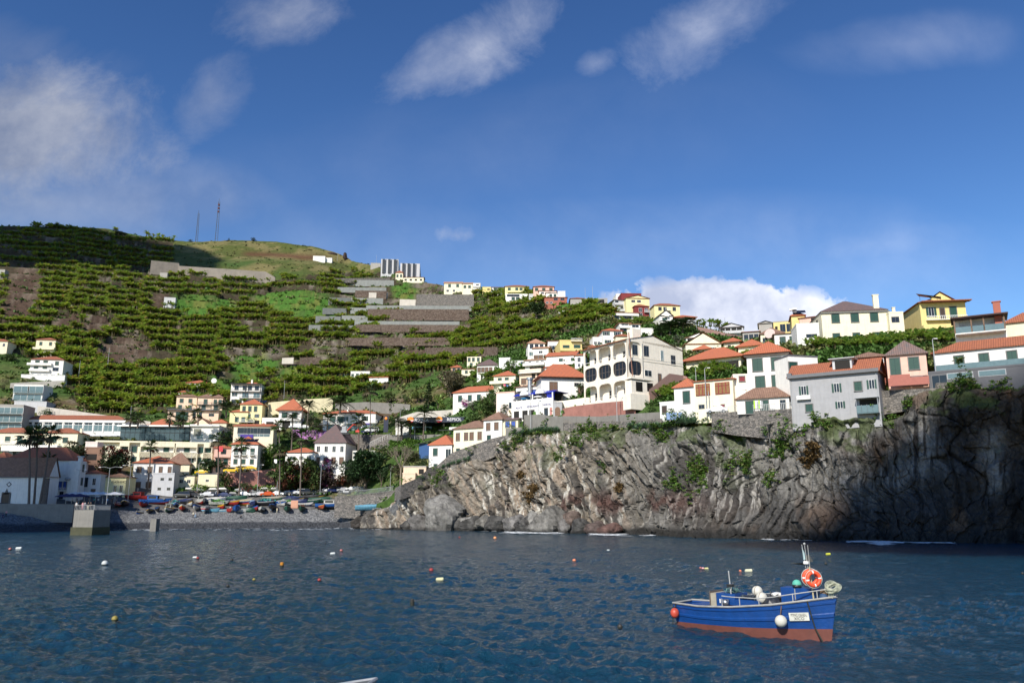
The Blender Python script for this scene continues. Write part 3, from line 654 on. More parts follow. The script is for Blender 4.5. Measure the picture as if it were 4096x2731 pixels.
def fan_tpl(seed,nl=26,R_=1.7,date=False):
    rg=np.random.default_rng(seed);V=[];Fc=[];Cc=[];o=0
    for i in range(nl):
        a=i*2.39996;el=rg.uniform(-.7,1.35) if not date else rg.uniform(-.2,1.3)
        D=np.array([math.cos(a)*math.cos(el),math.sin(a)*math.cos(el),math.sin(el)]);
        if not date:
            st_=D*R_*.45;sd=np.cross(D,[0,0,1.]);sd/=np.linalg.norm(sd)+1e-6;k=7;an=np.linspace(-1.1,1.1,k)
            Dn=np.cos(an)[:,None]*D[None]+np.sin(an)[:,None]*sd[None];Dn[:,2]-=.15
            v,f=leafquads(np.tile(st_,(k,1)),Dn,np.full(k,R_*.62)*(1-.12*np.abs(an)),np.full(k,.26),rg,.25,2)
            V.append(v);Fc.append(f+o);Cc.append(np.tile(np.array([.06,.10,.03] if el>-.3 else [.10,.085,.05])*rg.uniform(.7,1.3),(len(v),1)));o+=len(v)
            v,f=leafquads(np.zeros((1,3)),D[None],np.array([R_*.5]),np.array([.05]),rg);V.append(v);Fc.append(f+o);Cc.append(np.tile([.08,.1,.04],(4,1)));o+=4
        else:
            L_=R_*rg.uniform(1.3,1.8);n=9;t=np.linspace(.15,1,n);cpos=D[None]*(L_*t)[:,None];cpos[:,2]-=.55*L_*t*t
            sd=np.cross(D,[0,0,1.]);sd/=np.linalg.norm(sd)+1e-6
            for sg in (-1,1):
                Dn=sg*sd[None]*.9+D[None]*.6+np.zeros((n,1));Dn[:,2]-=.25;v,f=leafquads(cpos,Dn,np.full(n,R_*.36)*(1.15-t*.6),np.full(n,.17),rg);V.append(v);Fc.append(f+o);Cc.append(np.tile(np.array([.055,.095,.035])*rg.uniform(.7,1.3),(len(v),1)));o+=len(v)
            v,f=leafquads(np.zeros((1,3)),D[None],np.array([L_]),np.array([.08]),rg,.55,4);V.append(v);Fc.append(f[:,:]+o);Cc.append(np.tile([.08,.1,.04],(len(v),1)));o+=len(v)
    return npmesh('palm fronds',np.concatenate(V),np.concatenate(Fc),LM_ALL,False,col=np.concatenate(Cc))
FT=[fan_tpl(i) for i in range(3)];DT=[fan_tpl(20+i,30,1.6,True) for i in range(2)]
def palm(sx,sy,tx,ty,label,group=None,r=.24,date=False,cs=1.0,Y=None,skirt=False):
    Y=Y or DS(sx,sy);p=S(sx,sy,Y);t=S(tx,ty,Y);o=empty('palm_tree',p,0,label,'palm tree',group);d=t-p
    mb=MB();mb.tube([(0,0,-.8),(0,0,.3),tuple(d*.5+Vector((-.02*d.x,.3,0))),tuple(d)],[r*1.5,r*1.2,r*.95,r*.8],8);mb.build('trunk',M('palm bark',(.14,.11,.09),.9,.35,5,bump=.4,bscale=12),o)
    sd=int(sx)%2;link('crown',DT[sd] if date else FT[int(sx)%3],o,tuple(d),(0,0,sx),cs*1.95)
    return o
def conifer(sx,sy,wpx,hpx,label,Y=None,c=(.03,.055,.02)):
    Y=Y or DS(sx,sy);p=S(sx,sy,Y);k=Y/(4*F)*1.05;w=wpx*k;h=hpx*k;o=empty('conifer_tree',p,0,label,'conifer');rg=np.random.default_rng(int(sx))
    n=1500;t=rg.uniform(.08,1,n);lay=np.floor(t*11)/11;t=.6*lay+.4*t+.03;a=rg.uniform(0,6.28,n);r=(1-t)*w/2*rg.uniform(.2,1,n)**.5*(.85+.25*np.sin(a*3+lay*9))
    P0=np.stack([r*np.cos(a),r*np.sin(a),t*h-.12*r],1);D=np.stack([np.cos(a),np.sin(a),-.25+0*a],1)+rg.normal(0,.3,(n,3));v,f=leafquads(P0,D,np.full(n,.6),np.full(n,.22),rg)
    link('crown',npmesh('crown',v,f,LM_ALL,False,col=np.repeat(np.array(c)*rg.uniform(.6,1.5,(n,1)),4,0)),o)
    MB().tube([(0,0,-.5),(0,0,h*.95)],[.22,.04],6).build('trunk',BARK,o);return o
# tall palms by the church and along the waterfront
gp='tall palms along the waterfront'
palm(115,2012,118,1748,'tall palm in front of the white chapel, leftmost of the three together',gp,.30,cs=1.25,Y=228)
palm(136,2012,150,1738,'tall palm in front of the white chapel, middle one of the three together',gp,.28,cs=1.25,Y=230)
palm(160,2012,203,1736,'leaning tall palm in front of the white chapel, rightmost of the three together',gp,.30,cs=1.2,Y=229)
palm(196,1960,192,1840,'short palm with drooping fronds behind the chapel roof','short palms',.2,cs=1.1,Y=243)
palm(590,1950,604,1785,'palm in front of the big white house with an orange hip roof','village palms',.26,cs=1.0,Y=268)
palm(871,1990,873,1758,'tall thin palm in front of the pink house by the cream hotel',gp,.24,cs=1.15,Y=268)
palm(956,1978,966,1778,'tall thin palm in front of the white house with solar panels',gp,.24,cs=1.15,Y=268)
palm(1117,1986,1119,1800,'tall thin palm right of the pink retaining wall',gp,.24,cs=1.0,Y=268)
palm(1200,1990,1206,1745,'tall thin palm in front of the small white house with green shutters',gp,.24,cs=1.15,Y=268)
palm(1112,1955,1110,1885,'stout short palm at the right end of the pink retaining wall','short palms',.45,cs=1.35,Y=276)
palm(1432,1830,1436,1678,'tall palm beside the yellow double decker bus','village palms',.28,cs=1.15,Y=285)
palm(1480,1793,1481,1560,'very tall slim palm rising over the white villa with balustrades','village palms',.2,cs=1.2,Y=292)
palm(1206,1735,1212,1590,'slim palm left of the bright orange pyramid roof edge','village palms',.2,cs=1.0,Y=300)
palm(1222,1735,1237,1618,'windswept palm beside the bright orange pyramid roof','village palms',.2,date=True,cs=.9,Y=300)
palm(1166,1792,1170,1668,'palm in front of the house with the bright orange pyramid roof','village palms',.22,date=True,cs=1.0,Y=296)
palm(1118,1792,1114,1705,'palm with a round crown between white pavilion and orange roof','village palms',.22,cs=1.1,Y=294)
palm(1307,1742,1312,1672,'windswept palm at the left end of the white villa','village palms',.22,date=True,cs=1.1,Y=296)
palm(1268,1745,1266,1705,'short bushy palm left of the white villa','short palms',.25,cs=1.1,Y=298)
palm(1606,1768,1606,1700,'stout palm on the green bank left of the petrol station','petrol station palms',.4,date=True,cs=1.1,Y=272)
palm(1640,1775,1642,1696,'thin palm on the green bank in front of the bus','petrol station palms',.16,date=True,cs=.7,Y=272)
palm(1691,1775,1698,1652,'tallest palm on the green bank in front of the petrol station canopy','petrol station palms',.22,date=True,cs=1.0,Y=272)
palm(1590,1775,1594,1680,'thin palm at the left edge of the green bank by the petrol station','petrol station palms',.16,date=True,cs=.7,Y=272)
palm(678,1700,679,1672,'short palm left of the peach villa garage','short palms',.25,cs=.95,Y=300)
palm(712,1706,713,1684,'lowest palm between the orange roof and the peach villa','short palms',.25,cs=.9,Y=299)
palm(732,1702,733,1668,'short palm in front of the peach villa garage','short palms',.25,cs=.95,Y=300)
palm(792,1690,790,1652,'short palm below the balcony end of the peach villa','short palms',.25,cs=.9,Y=300)
palm(905,1660,902,1628,'bushy palm left of the yellow house with solar roof','short palms',.3,date=True,cs=1.2,Y=302)
palm(2680,1345,2682,1302,'left one of two date palms on the slope above the arched house','date palms on the upper slope',.35,date=True,cs=1.3)
palm(2730,1342,2734,1294,'right one of two date palms on the slope above the arched house','date palms on the upper slope',.35,date=True,cs=1.3)
palm(2645,1352,2645,1326,'low date palm just above the roof of the arched house','date palms on the upper slope',.35,date=True,cs=1.0)
palm(520,1700,526,1668,'small palm right of the dark conifer above the glass hall','short palms',.25,cs=1.0,Y=300)
palm(551,1702,556,1674,'small palm in front of the orange roof left of the glass hall','short palms',.25,cs=1.0,Y=298)
palm(1360,1640,1362,1608,'bushy palm on the bank above the white villa roof','short palms',.3,date=True,cs=1.3,Y=305)
# trees and bushes: x, foot y, width, height
RD=(.13,.035,.03);MG=(.28,.03,.2);PU=(.15,.035,.11)
tree(292,1908,150,140,'dark reddish green tree left of the brown cube building',(.035,.045,.02),fl=((.10,.04,.025),.15))
tree(462,1962,160,165,'dark red tipped tree behind the small yellow bar',(.03,.045,.018),fl=((.12,.03,.02),.1))
tree(350,1900,40,60,'small dark tree between the white tower house and brown cube',DG)
conifer(526,1712,44,62,'dark conifer above the left end of the glass hall')
tree(850,1893,150,52,'wide flat umbrella tree on the terrace of the yellow low building',(.03,.055,.02),shape='flat',trunkf=.45,name='umbrella_tree',dens=1.5)
tree(1040,1882,58,85,'slender loose tree right of the white house with solar panels',(.045,.07,.025),dens=.6)
tree(1462,1958,200,150,'big dark round tree by the parked cars below the double decker bus',(.02,.042,.014),trunkf=.22,dens=1.5)
tree(1405,1950,80,80,'dark tree left of the big round one by the parked cars',(.025,.045,.016),trunkf=.2)
tree(1525,1945,60,80,'dark tree right of the big round one at the foot of the slope',(.03,.055,.02),trunkf=.25)
tree(1238,1722,80,70,'grey green spreading tree left of the white villa',(.06,.07,.04),dens=.6)
tree(1553,1625,66,62,'round green tree in the garden above the villa wall',(.06,.085,.025))
tree(1460,1632,40,80,'tall narrow tree with yellow leaves above the villa roof',(.07,.085,.03),fl=((.2,.12,.02),.3),trunkf=.1)
tree(1620,1618,50,44,'green tree behind the white gatepost above the petrol station',GR)
tree(1670,1610,70,48,'yellowish green tree left of the norfolk pine',(.11,.14,.035))
conifer(1713,1630,52,100,'dark norfolk pine above the petrol station wall',c=(.025,.055,.022))
tree(1752,1632,52,48,'bright green round tree right of the norfolk pine',LG)
tree(1805,1590,150,125,'large brownish bare looking tree above the long orange roof',(.115,.10,.06),trunkf=.2,dens=.8)
tree(1500,1740,56,50,'small greyish tree on the stone wall left of the petrol station',(.08,.11,.06),dens=.6)
tree(2043,1492,66,52,'round green tree in front of the ruined white wall',LG)
tree(2146,1268,90,62,'dark round tree among the upper banana field',(.03,.05,.018),trunkf=.15)
tree(2100,1262,60,36,'dark bush tree left of the round one in the banana field',(.035,.055,.02),trunkf=.15)
tree(2324,1590,46,62,'bush tree against the left corner of the arched house',(.05,.075,.02))
tree(2767,1338,50,34,'bright green round tree beside the date palms',LG,trunkf=.1)
tree(2715,1378,60,42,'grey green shrub tree left of the cream gable house',(.08,.095,.06))
tree(2700,1425,50,60,'olive green tree against the right corner of the arched house',(.06,.08,.04))
tree(3093,1392,60,38,'bright green tree behind the white house with orange roof',LG,trunkf=.1)
tree(1862,1600,46,34,'yellow green round bush tree above the magenta bougainvillea',(.12,.15,.03),trunkf=.15)
tree(1973,1640,66,100,'tall green tree at the right end of the long orange roof',(.055,.09,.025),trunkf=.2)
tree(2022,1668,44,52,'dark green tree below the pale pink block by the restaurant',(.03,.06,.02),trunkf=.1)
tree(1893,1650,66,50,'grey green round tree below the magenta bougainvillea',(.08,.11,.05),trunkf=.3)
gb='bushes on the slopes'
for a in ((1170,1965,150,130,'tall hedge of green and red bougainvillea left above the car park',(.055,.085,.022),((.14,.05,.03),.12)),
(1235,1965,135,130,'dense green bush behind the palm beside the purple bougainvillea',(.045,.07,.02),((.10,.06,.025),.3)),
(1300,1958,100,80,'dark purple brown bush at the foot of the purple bougainvillea',(.06,.045,.035),(PU,.3)),
(1322,1915,150,100,'purple bougainvillea heaped below the slate roofed school',(.06,.05,.04),((.24,.05,.17),-.3)),
(1360,1955,70,64,'rusty red bush at the foot of the bank by the cars',(.05,.05,.02),((.15,.045,.025),.0)),
(1140,1968,66,60,'pink flowering bush beside the stout palm by the cars',(.06,.07,.03),((.32,.05,.12),.1)),
(985,1968,76,45,'red flowering bush below the pink retaining wall',(.06,.07,.03),((.22,.035,.03),.0)),
(895,1958,80,72,'green bush with red tips right of the yellow low building',(.045,.065,.02),((.13,.04,.02),.35)),
(1062,1960,80,22,'bright green grass bank below the pink retaining wall',(.11,.17,.035),None),
(800,1962,90,28,'green grass hump in front of the yellow low building',(.09,.14,.03),None),
(735,1965,80,14,'low bright green grass strip beside the parking sign',(.09,.16,.03),None),
(1075,1868,80,95,'bright green ivy bank left of the small white house',(.075,.13,.022),None),
(1030,1850,50,50,'green bush on the bank beneath the white stair wall',(.05,.08,.02),None),
(1120,1830,90,60,'leafy green slope below the palms and graffiti wall',(.06,.10,.025),None),
(1060,1790,60,30,'dark shrubs right of the white pavilion',(.035,.055,.02),None),
(1250,1742,70,34,'bright green hedge below the purple graffiti wall',(.07,.12,.025),None),
(1165,1760,70,46,'dark green shrubs beneath the painted wall',(.035,.055,.02),None),
(1500,1850,80,60,'leafy green bush behind the bus and stone wall',(.05,.09,.022),None),
(1545,1830,90,56,'green shrubs on the bank right of the bus',(.06,.10,.025),None),
(1640,1850,90,56,'brownish green shrubs behind the bare tree',(.06,.065,.03),None),
(1690,1880,60,60,'dark green bush left of the white house with orange roof',(.035,.055,.02),None),
(1600,1905,80,56,'dark brown shrubs above the peach hut',(.05,.045,.025),None),
(1861,1630,58,42,'magenta bougainvillea on the wall above the petrol station',(.06,.08,.03),((.33,.02,.22),-.35)),
(1936,1618,46,42,'dark red bougainvillea below the long orange roof',(.05,.05,.03),((.17,.025,.04),-.3)),
(1810,1625,60,30,'green bush left of the magenta bougainvillea',(.07,.11,.03),None),
(1765,1635,50,30,'yellow green bush at the left end above the petrol station wall',(.11,.14,.035),None),
(1948,1668,90,86,'tall mass of green shrubs left of the pale pink block',(.07,.11,.03),None),
(1900,1690,80,46,'green shrubs behind the yellow cream house roof',(.055,.09,.025),None),
(1590,1632,70,26,'green hedge along the garden above the villa',(.06,.09,.025),None),
(1620,1665,60,34,'grey green bush beside the white gatepost',(.06,.075,.035),None),
(1580,1688,70,26,'bright green grass slope left of the petrol station canopy',(.09,.15,.03),None),
(2595,1655,60,64,'green climbing bush right of the pink base wall',(.055,.09,.022),None),
(2700,1700,110,70,'big leafy green bush on the cliff top under the laundry',(.06,.11,.022),None),
(2775,1690,80,50,'green shrubs on the cliff top below the parked white car',(.06,.11,.022),None),
(2880,1725,70,44,'green bush at the foot of the low stone wall',(.06,.11,.022),None),
(3070,1740,60,50,'ivy hanging over the stone wall below the low white cottage',(.05,.10,.02),None),
(3140,1755,110,50,'green bush at the left foot of the grey house',(.05,.09,.02),None),
(3600,1590,0,0,'',None,None),
(2200,1750,0,0,'',None,None),
(320,1765,70,30,'clipped green hedge left of the glass hall terrace',(.06,.09,.025),None),
(190,1662,60,28,'green bush above the long white hall roof',(.045,.08,.02),None),
(110,1420,50,34,'round green bush below the small cream house',(.05,.07,.02),None),
(40,1440,70,26,'dark green bushes left of the white three storey house',(.04,.06,.02),None),
(10,1560,40,50,'dark brownish bush at the left edge above the modern house',(.06,.055,.03),None),
(930,1560,70,46,'dark bush between the two houses at the foot of the terraces',(.04,.06,.02),None),
(1085,1560,60,50,'red brown bush right of the black and white modern house',(.08,.06,.045),None),
(905,1760,60,66,'dark leafy tree like bush in front of the yellow house',(.025,.05,.018),None),
(770,1700,50,26,'green bushes below the garage of the peach villa',(.05,.08,.025),None),
(1000,1690,50,30,'green hedge in front of the yellow house with solar roof',(.06,.11,.025),None),
(1770,1275,0,0,'',None,None)):
    if a[2]:bush(*a[:5],a[5],a[6],group=None,dy=-1)
# skyline shrubs
for sx,w,h,lb in ((225,44,26,'dark spiky clump highest on the left skyline'),(480,60,24,'dark brush on the left shoulder of the hill'),(760,22,16,'small round bush left of the radio mast foot'),(1012,26,22,'dark square shaped tree on the hill crest right of the masts'),(1215,20,12,'tiny bush above the brown rock on the hill crest'),(915,14,14,'small lollipop bush by the masts')):
    bush(sx,float(skrow(sx/4))*4+4,w,h,lb,(.03,.04,.018),Y=Dmap(sx/4,float(skrow(sx/4)))-3)
# bare tree
def baretree(sx,sy,hpx,label,Y=None,c=(.22,.18,.13),n=7):
    Y=Y or DS(sx,sy);p=S(sx,sy,Y);h=hpx*Y/(4*F);o=empty('bare_tree',p,0,label,'tree');mb=MB();rgx=random.Random(int(sx))
    mb.tube([(0,0,-.5),(0,0,h*.38)],[.32,.24],7);mb2=MB()
    def br(a,d,l,r,dep):
        e=a+d*l;mid=a+d*l*.5+Vector((rgx.uniform(-.1,.1),rgx.uniform(-.1,.1),.06))*l;mb2.tube([a,mid,e],[r,r*.8,r*.55],4,False)
        if dep<4:
            for _ in range(3 if dep<2 else 2):
                nd=(d+Vector((rgx.uniform(-.55,.55),rgx.uniform(-.55,.55),rgx.uniform(-.05,.35)))).normalized();br(e,nd,l*.72,r*.55,dep+1)
    for i in range(n):
        a=i*2.4;br(Vector((0,0,h*.36)),Vector((.55*math.cos(a),.55*math.sin(a),1)).normalized(),h*.22,.13,0)
    mb.build('trunk',M('pale bark',c,.9,.25,4),o);mb2.build('branches',M('pale bark'),o);return o
baretree(1602,1935,160,'pale leafless tree with upright branches left of the peach hut')
baretree(2265,1585,60,'grey leafless tangle beside the white balustrade of the restaurant',c=(.3,.28,.26))
# agaves along the cliff top
def agave_tpl(seed):
    rg=np.random.default_rng(seed);n=26;a=np.arange(n)*2.39996;el=np.linspace(1.3,.1,n);D=np.stack([np.cos(a)*np.cos(el),np.sin(a)*np.cos(el),np.sin(el)],1)
    v,f=leafquads(D*.1+np.array([0,0,.25]),D,np.full(n,1.05)*rg.uniform(.85,1.1,n),np.full(n,.26),rg,.12,4);mb=np.repeat(np.array([.13,.21,.12])*rg.uniform(.75,1.25,(n,1)),10,0)
    return npmesh('agave rosette',v,f,LM_ALL,False,col=mb)
AG=[agave_tpl(i) for i in range(3)]
def agaves(x0,x1,y0,y1,n,label,sc=1.0,rows=2,up=.0):
    for i in range(n):
        t=(i+.5)/n;sx=x0+(x1-x0)*t+rg.uniform(-4,4);sy=y0+(y1-y0)*t+rg.uniform(-5,7);p,nn=cliff_at(sx,sy)
        o=link('agave',AG[i%3],None,(p+nn*.35+Vector((0,0,up))),(rg.uniform(-.2,.3),rg.uniform(-.2,.2),rg.uniform(0,6)),sc*rg.uniform(.75,1.15));tag(o,label,'agave',label)
agaves(2040,2235,1735,1722,22,'green agave in the dense row under the grey wall below the restaurant',1.3)
agaves(2045,2230,1718,1708,14,'green agave in the dense row under the grey wall below the restaurant',1.25,up=.3)
agaves(1905,1975,1815,1785,7,'green agave on the grassy ledge beside the grey stairway',1.3)
agaves(1765,1885,1870,1835,13,'green agave in the lower row beside the grey stairway',1.3)
agaves(1650,1700,1930,1910,6,'green agave low on the headland above the beach',1.3)
agaves(2520,2700,1712,1705,16,'blue green agave on the cliff top right of the concrete lamp base',1.35)
agaves(2720,2790,1700,1695,8,'large blue green agave beneath the hanging laundry',1.9,up=.4)
agaves(2868,2876,1682,1680,1,'single large agave at the left end of the low stone wall',1.9)
agaves(1624,1630,1985,1988,1,'single blue green agave low on the rock by the beach wall',1.9)
# ivy and grass patches on the cliff face
patches=[(2080,1760,60,25),(2790,1860,26,60),(2810,1900,30,40),(2815,1935,14,40),(2950,1850,40,26),(2985,1860,20,30),(2660,1740,60,16),(2380,1730,40,18),(2300,1760,60,26),(2400,1700,60,12),(2600,1720,60,14),(3140,1780,40,16),(3160,1745,50,30),(3090,1900,20,14),(3120,1815,30,16),(2960,1760,20,14),(3590,1590,20,8),(3850,1545,90,14),(4000,1550,60,10),(1640,1910,30,18),(1760,1905,40,22),(1930,1815,50,20),(2420,1875,12,14),(2240,1830,14,10),(2700,1925,34,24),(2330,1720,60,14),(2500,1700,120,10),(2900,1700,80,12),(3540,1640,40,10),(3240,1690,40,20),(2190,1720,90,10),(2120,1720,90,10),(3300,1700,60,8)]
pp=[]
for sx,sy,w_,h_ in patches:
    for _ in range(int(w_*h_/5)+50):
        a,b=rg.normal(0,.45,2);p,nn=cliff_at(sx+a*w_,sy+b*h_) if rg.random()<.08 else (None,None)
        if p is None:
            if not pp or _==0:p,nn=cliff_at(sx+a*w_,sy+b*h_);last=(p,nn,a,b)
            else:
                l=pp[-1];p=Vector(l[:3])+Vector((rg.normal(0,.35),rg.normal(0,.2),rg.normal(0,.35)));nn=Vector((0,0,0))
        c=np.array([.10,.19,.03]) if rg.random()<.75 else np.array([.17,.19,.06])
        pp.append((p.x+nn.x*.15,p.y+nn.y*.15,p.z,rg.uniform(.3,.65),*c))
for sx,sy,w_,h_ in ((3235,1830,40,60),(2480,1950,12,20),(2120,1990,22,30),(2130,1955,20,14),(2085,1900,14,12),(3260,1790,30,30)):
    for _ in range(120):
        if _%8==0:p,nn=cliff_at(sx+rg.normal(0,.4)*w_,sy+rg.normal(0,.4)*h_)
        pp.append((p.x+nn.x*.15+rg.normal(0,.3),p.y+nn.y*.15,p.z+rg.normal(0,.3),rg.uniform(.4,.9),.17,.11,.045))
v,f,c=scatter(TF,pp,9);tag(link('cliff_ivy',npmesh('cliff ivy',v,f,LM_ALL,False,col=c)),'patches of green ivy and dry grass clinging to the cliff face','ivy',kind='stuff')
# ------------------------------------------------------------------ buildings
def tilemat(name,c,c2,sc=2.6):
    m,nt,N,L,b=newmat(name);tc=N.new('ShaderNodeTexCoord');g=N.new('ShaderNodeNewGeometry');sp=N.new('ShaderNodeSeparateXYZ')
    vt=N.new('ShaderNodeVectorTransform');vt.vector_type='NORMAL';vt.convert_from='WORLD';vt.convert_to='OBJECT';L.new(g.outputs['True Normal'],vt.inputs[0]);L.new(vt.outputs[0],sp.inputs[0])
    def mm(op,a,b_=None):
        n=N.new('ShaderNodeMath');n.operation=op
        for i,x in enumerate((a,b_)):
            if x is None:continue
            if isinstance(x,(int,float)):n.inputs[i].default_value=x
            else:L.new(x,n.inputs[i])
        return n.outputs[0]
    sel=mm('GREATER_THAN',mm('ABSOLUTE',sp.outputs[0]),mm('ABSOLUTE',sp.outputs[1]))
    so_=N.new('ShaderNodeSeparateXYZ');L.new(tc.outputs['Object'],so_.inputs[0]);mx=N.new('ShaderNodeMix');L.new(sel,mx.inputs[0]);L.new(so_.outputs[0],mx.inputs[2]);L.new(so_.outputs[1],mx.inputs[3])
    s1=mm('SINE',mm('MULTIPLY',mx.outputs[0],6.283*sc));s2=mm('FRACT',mm('MULTIPLY',so_.outputs[2],5.5))
    hgt=mm('ADD',mm('MULTIPLY',s1,.5),mm('MULTIPLY',s2,.5))
    n=N.new('ShaderNodeTexNoise');n.inputs['Scale'].default_value=1.4;n.inputs['Detail'].default_value=9;n.inputs['Roughness'].default_value=.75;L.new(tc.outputs['Object'],n.inputs[0])
    r=N.new('ShaderNodeMapRange');r.inputs['From Min'].default_value=.38;r.inputs['From Max'].default_value=.66;L.new(n.outputs[0],r.inputs[0])
    mc=N.new('ShaderNodeMix');mc.data_type='RGBA';L.new(r.outputs[0],mc.inputs[0]);mc.inputs[6].default_value=(*c,1);mc.inputs[7].default_value=(*c2,1)
    dk_=N.new('ShaderNodeMix');dk_.data_type='RGBA';dk_.blend_type='MULTIPLY';dk_.inputs[0].default_value=1;mr_=N.new('ShaderNodeMapRange');mr_.inputs['From Min'].default_value=-.5;mr_.inputs['From Max'].default_value=1;mr_.inputs['To Min'].default_value=.62;mr_.inputs['To Max'].default_value=1.1;L.new(hgt,mr_.inputs[0]);L.new(mc.outputs[2],dk_.inputs[6]);L.new(mr_.outputs[0],dk_.inputs[7]);L.new(dk_.outputs[2],b.inputs['Base Color']);bp=N.new('ShaderNodeBump');bp.inputs['Strength'].default_value=.8;bp.inputs['Distance'].default_value=.08;L.new(hgt,bp.inputs['Height']);L.new(bp.outputs[0],b.inputs['Normal']);b.inputs['Roughness'].default_value=.8;return m
T={'orange':tilemat('orange roof tiles',(.55,.16,.07),(.42,.14,.08)),'terra':tilemat('red roof tiles',(.42,.14,.065),(.28,.10,.06)),
'old':tilemat('old roof tiles',(.20,.115,.08),(.34,.20,.14)),'slate':tilemat('dark roof tiles',(.13,.10,.10),(.20,.12,.11)),'pale':tilemat('pale roof tiles',(.55,.30,.18),(.45,.24,.15)),
'patch':tilemat('mottled roof tiles',(.15,.13,.125),(.27,.15,.12)),'flat':M('flat roof',(.35,.34,.32),.9,.2)}
W_=(.80,.78,.73)
COLS_={'white':W_,'cream':(.78,.70,.50),'ycream':(.80,.74,.55),'yellow':(.72,.58,.24),'lyellow':(.78,.70,.38),'peach':(.78,.58,.42),'pink':(.72,.45,.36),'lpink':(.76,.66,.60),'grey':(.36,.36,.37),'lgrey':(.52,.52,.53),
'dgrey':(.10,.10,.11),'soot':(.03,.035,.04),'mgrey':(.34,.34,.35),'conc':(.36,.34,.31),'brick':(.36,.12,.08),'wine':(.20,.03,.03),'tan':(.45,.30,.20),'brown':(.26,.15,.10),'arch':(.82,.75,.64),'blue':(.03,.06,.35),'ochre':(.42,.26,.06),'whitey':(.72,.71,.69)}
def wallm(k):return M('wall '+k,COLS_[k],.85,.10,.9,bump=.15,bscale=6,stain=.3 if k not in('dgrey',) else 0)
WHT=M('white paint',(.8,.79,.76),.5,.06);GRN=M('green shutters',(.008,.055,.04),.55,.25,6);FRM=M('grey stone trim',(.17,.165,.16),.85,.15);
GLS=M('window glass',(.02,.025,.03),.08,.2);BRN=M('brown curtains',(.16,.09,.055),.8,.4,5);DRK=M('dark opening',(.02,.018,.016),.9,.2);BLK=M('black metal',(.02,.02,.022),.4,.1);GREY=M('grey metal',(.35,.36,.37),.4,.1)
GLB=M('pale glass',(.13,.19,.20),.12,.15);BLU=M('blue shutters',(.05,.10,.40),.6,.2);RED=M('red wood',(.22,.015,.02),.5,.2);CUR=M('curtain',(.65,.62,.55),.8,.3,4)
_wm={}
def wmesh(w,h,k):
    key=(round(w,2),round(h,2),k)
    if key in _wm:return _wm[key]
    w2,h2=w/2,h/2;f=MB();p=MB();s_=None;fm=FRM;pm=GRN
    def frame(t,y):
        f.box(-w2-t,w2+t,-y,.05,h2,h2+t);f.box(-w2-t,w2+t,-y,.05,-h2-t,-h2);f.box(-w2-t,-w2,-y,.05,-h2,h2);f.box(w2,w2+t,-y,.05,-h2,h2)
    if k in 'sDrB':      # closed shutters, door, red, blue
        frame(.16,.13);f.box(-w2-.2,w2+.2,-.2,-.131,-h2-.16,-h2-.06);p.box(-w2,-.02,-.04,.03,-h2,h2);p.box(.02,w2,-.04,.03,-h2,h2)
        for i in range(1,3):p.box(-w2,w2,-.055,.0,-h2+h*i/3-.03,-h2+h*i/3+.03)
        p.mat(1).box(-.02,.02,-.025,.03,-h2,h2);pm={'s':GRN,'D':M('dark door',(.05,.03,.02),.5,.2),'r':RED,'B':BLU}[k]
    elif k=='o':         # open shutters
        frame(.05,.05);fm=WHT;f.box(-.03,.03,-.05,.03,-h2,h2);p.mat(1).box(-w2,w2,-.03,.03,-h2,h2)
        s_=[MB().box(-w2*1.95,-w2-.06,-.09,-.02,-h2,h2),MB().box(w2+.06,w2*1.95,-.09,-.02,-h2,h2)]
    elif k=='g':         # white framed glass
        frame(.08,.06);fm=WHT;f.box(-.03,.03,-.05,.03,-h2,h2);p.mat(1).box(-w2,w2,-.03,.03,-h2,h2)
    elif k=='G':
        frame(.08,.06);fm=WHT;f.box(-.03,.03,-.05,.03,-h2,h2);p.box(-w2,w2,-.03,.03,-h2,h2);pm=GLB
    elif k=='b':
        frame(.16,.13);f.box(-w2-.2,w2+.2,-.2,-.131,-h2-.16,-h2-.06);f.box(-.03,.03,-.05,.03,-h2,h2);f.box(-w2,w2,-.05,.03,h2*.45,h2*.45+.05);p.box(-w2,w2,-.03,.03,-h2,h2);pm=BRN
    elif k=='d':
        frame(.1,.05);f.box(-.03,.03,-.05,.03,-h2,h2);p.mat(1).box(-w2,w2,-.03,.03,-h2,h2)
    else:                # x plain dark
        f.box(-w2,w2,-.03,.03,-h2,h2);fm=DRK
    fme=f.mesh('window frame',fm);pme=p.mesh('window pane',[pm,GLS if k!='D' else BLK]) if p.v else None;sme=[q.mesh('open shutter',GRN) for q in s_] if s_ else []
    _wm[key]=(fme,pme,sme);return _wm[key]
def addwin(root,w,h,k,loc,rz=0,far=False):
    fme,pme,sme=wmesh(w,h,k);o=link('door' if k=='D' else 'window',fme,root,loc,(0,0,rz))
    if pme:link('shutter' if k in 'srB' else 'pane',pme,o)
    for q in sme:link('shutter',q,o)
    return o
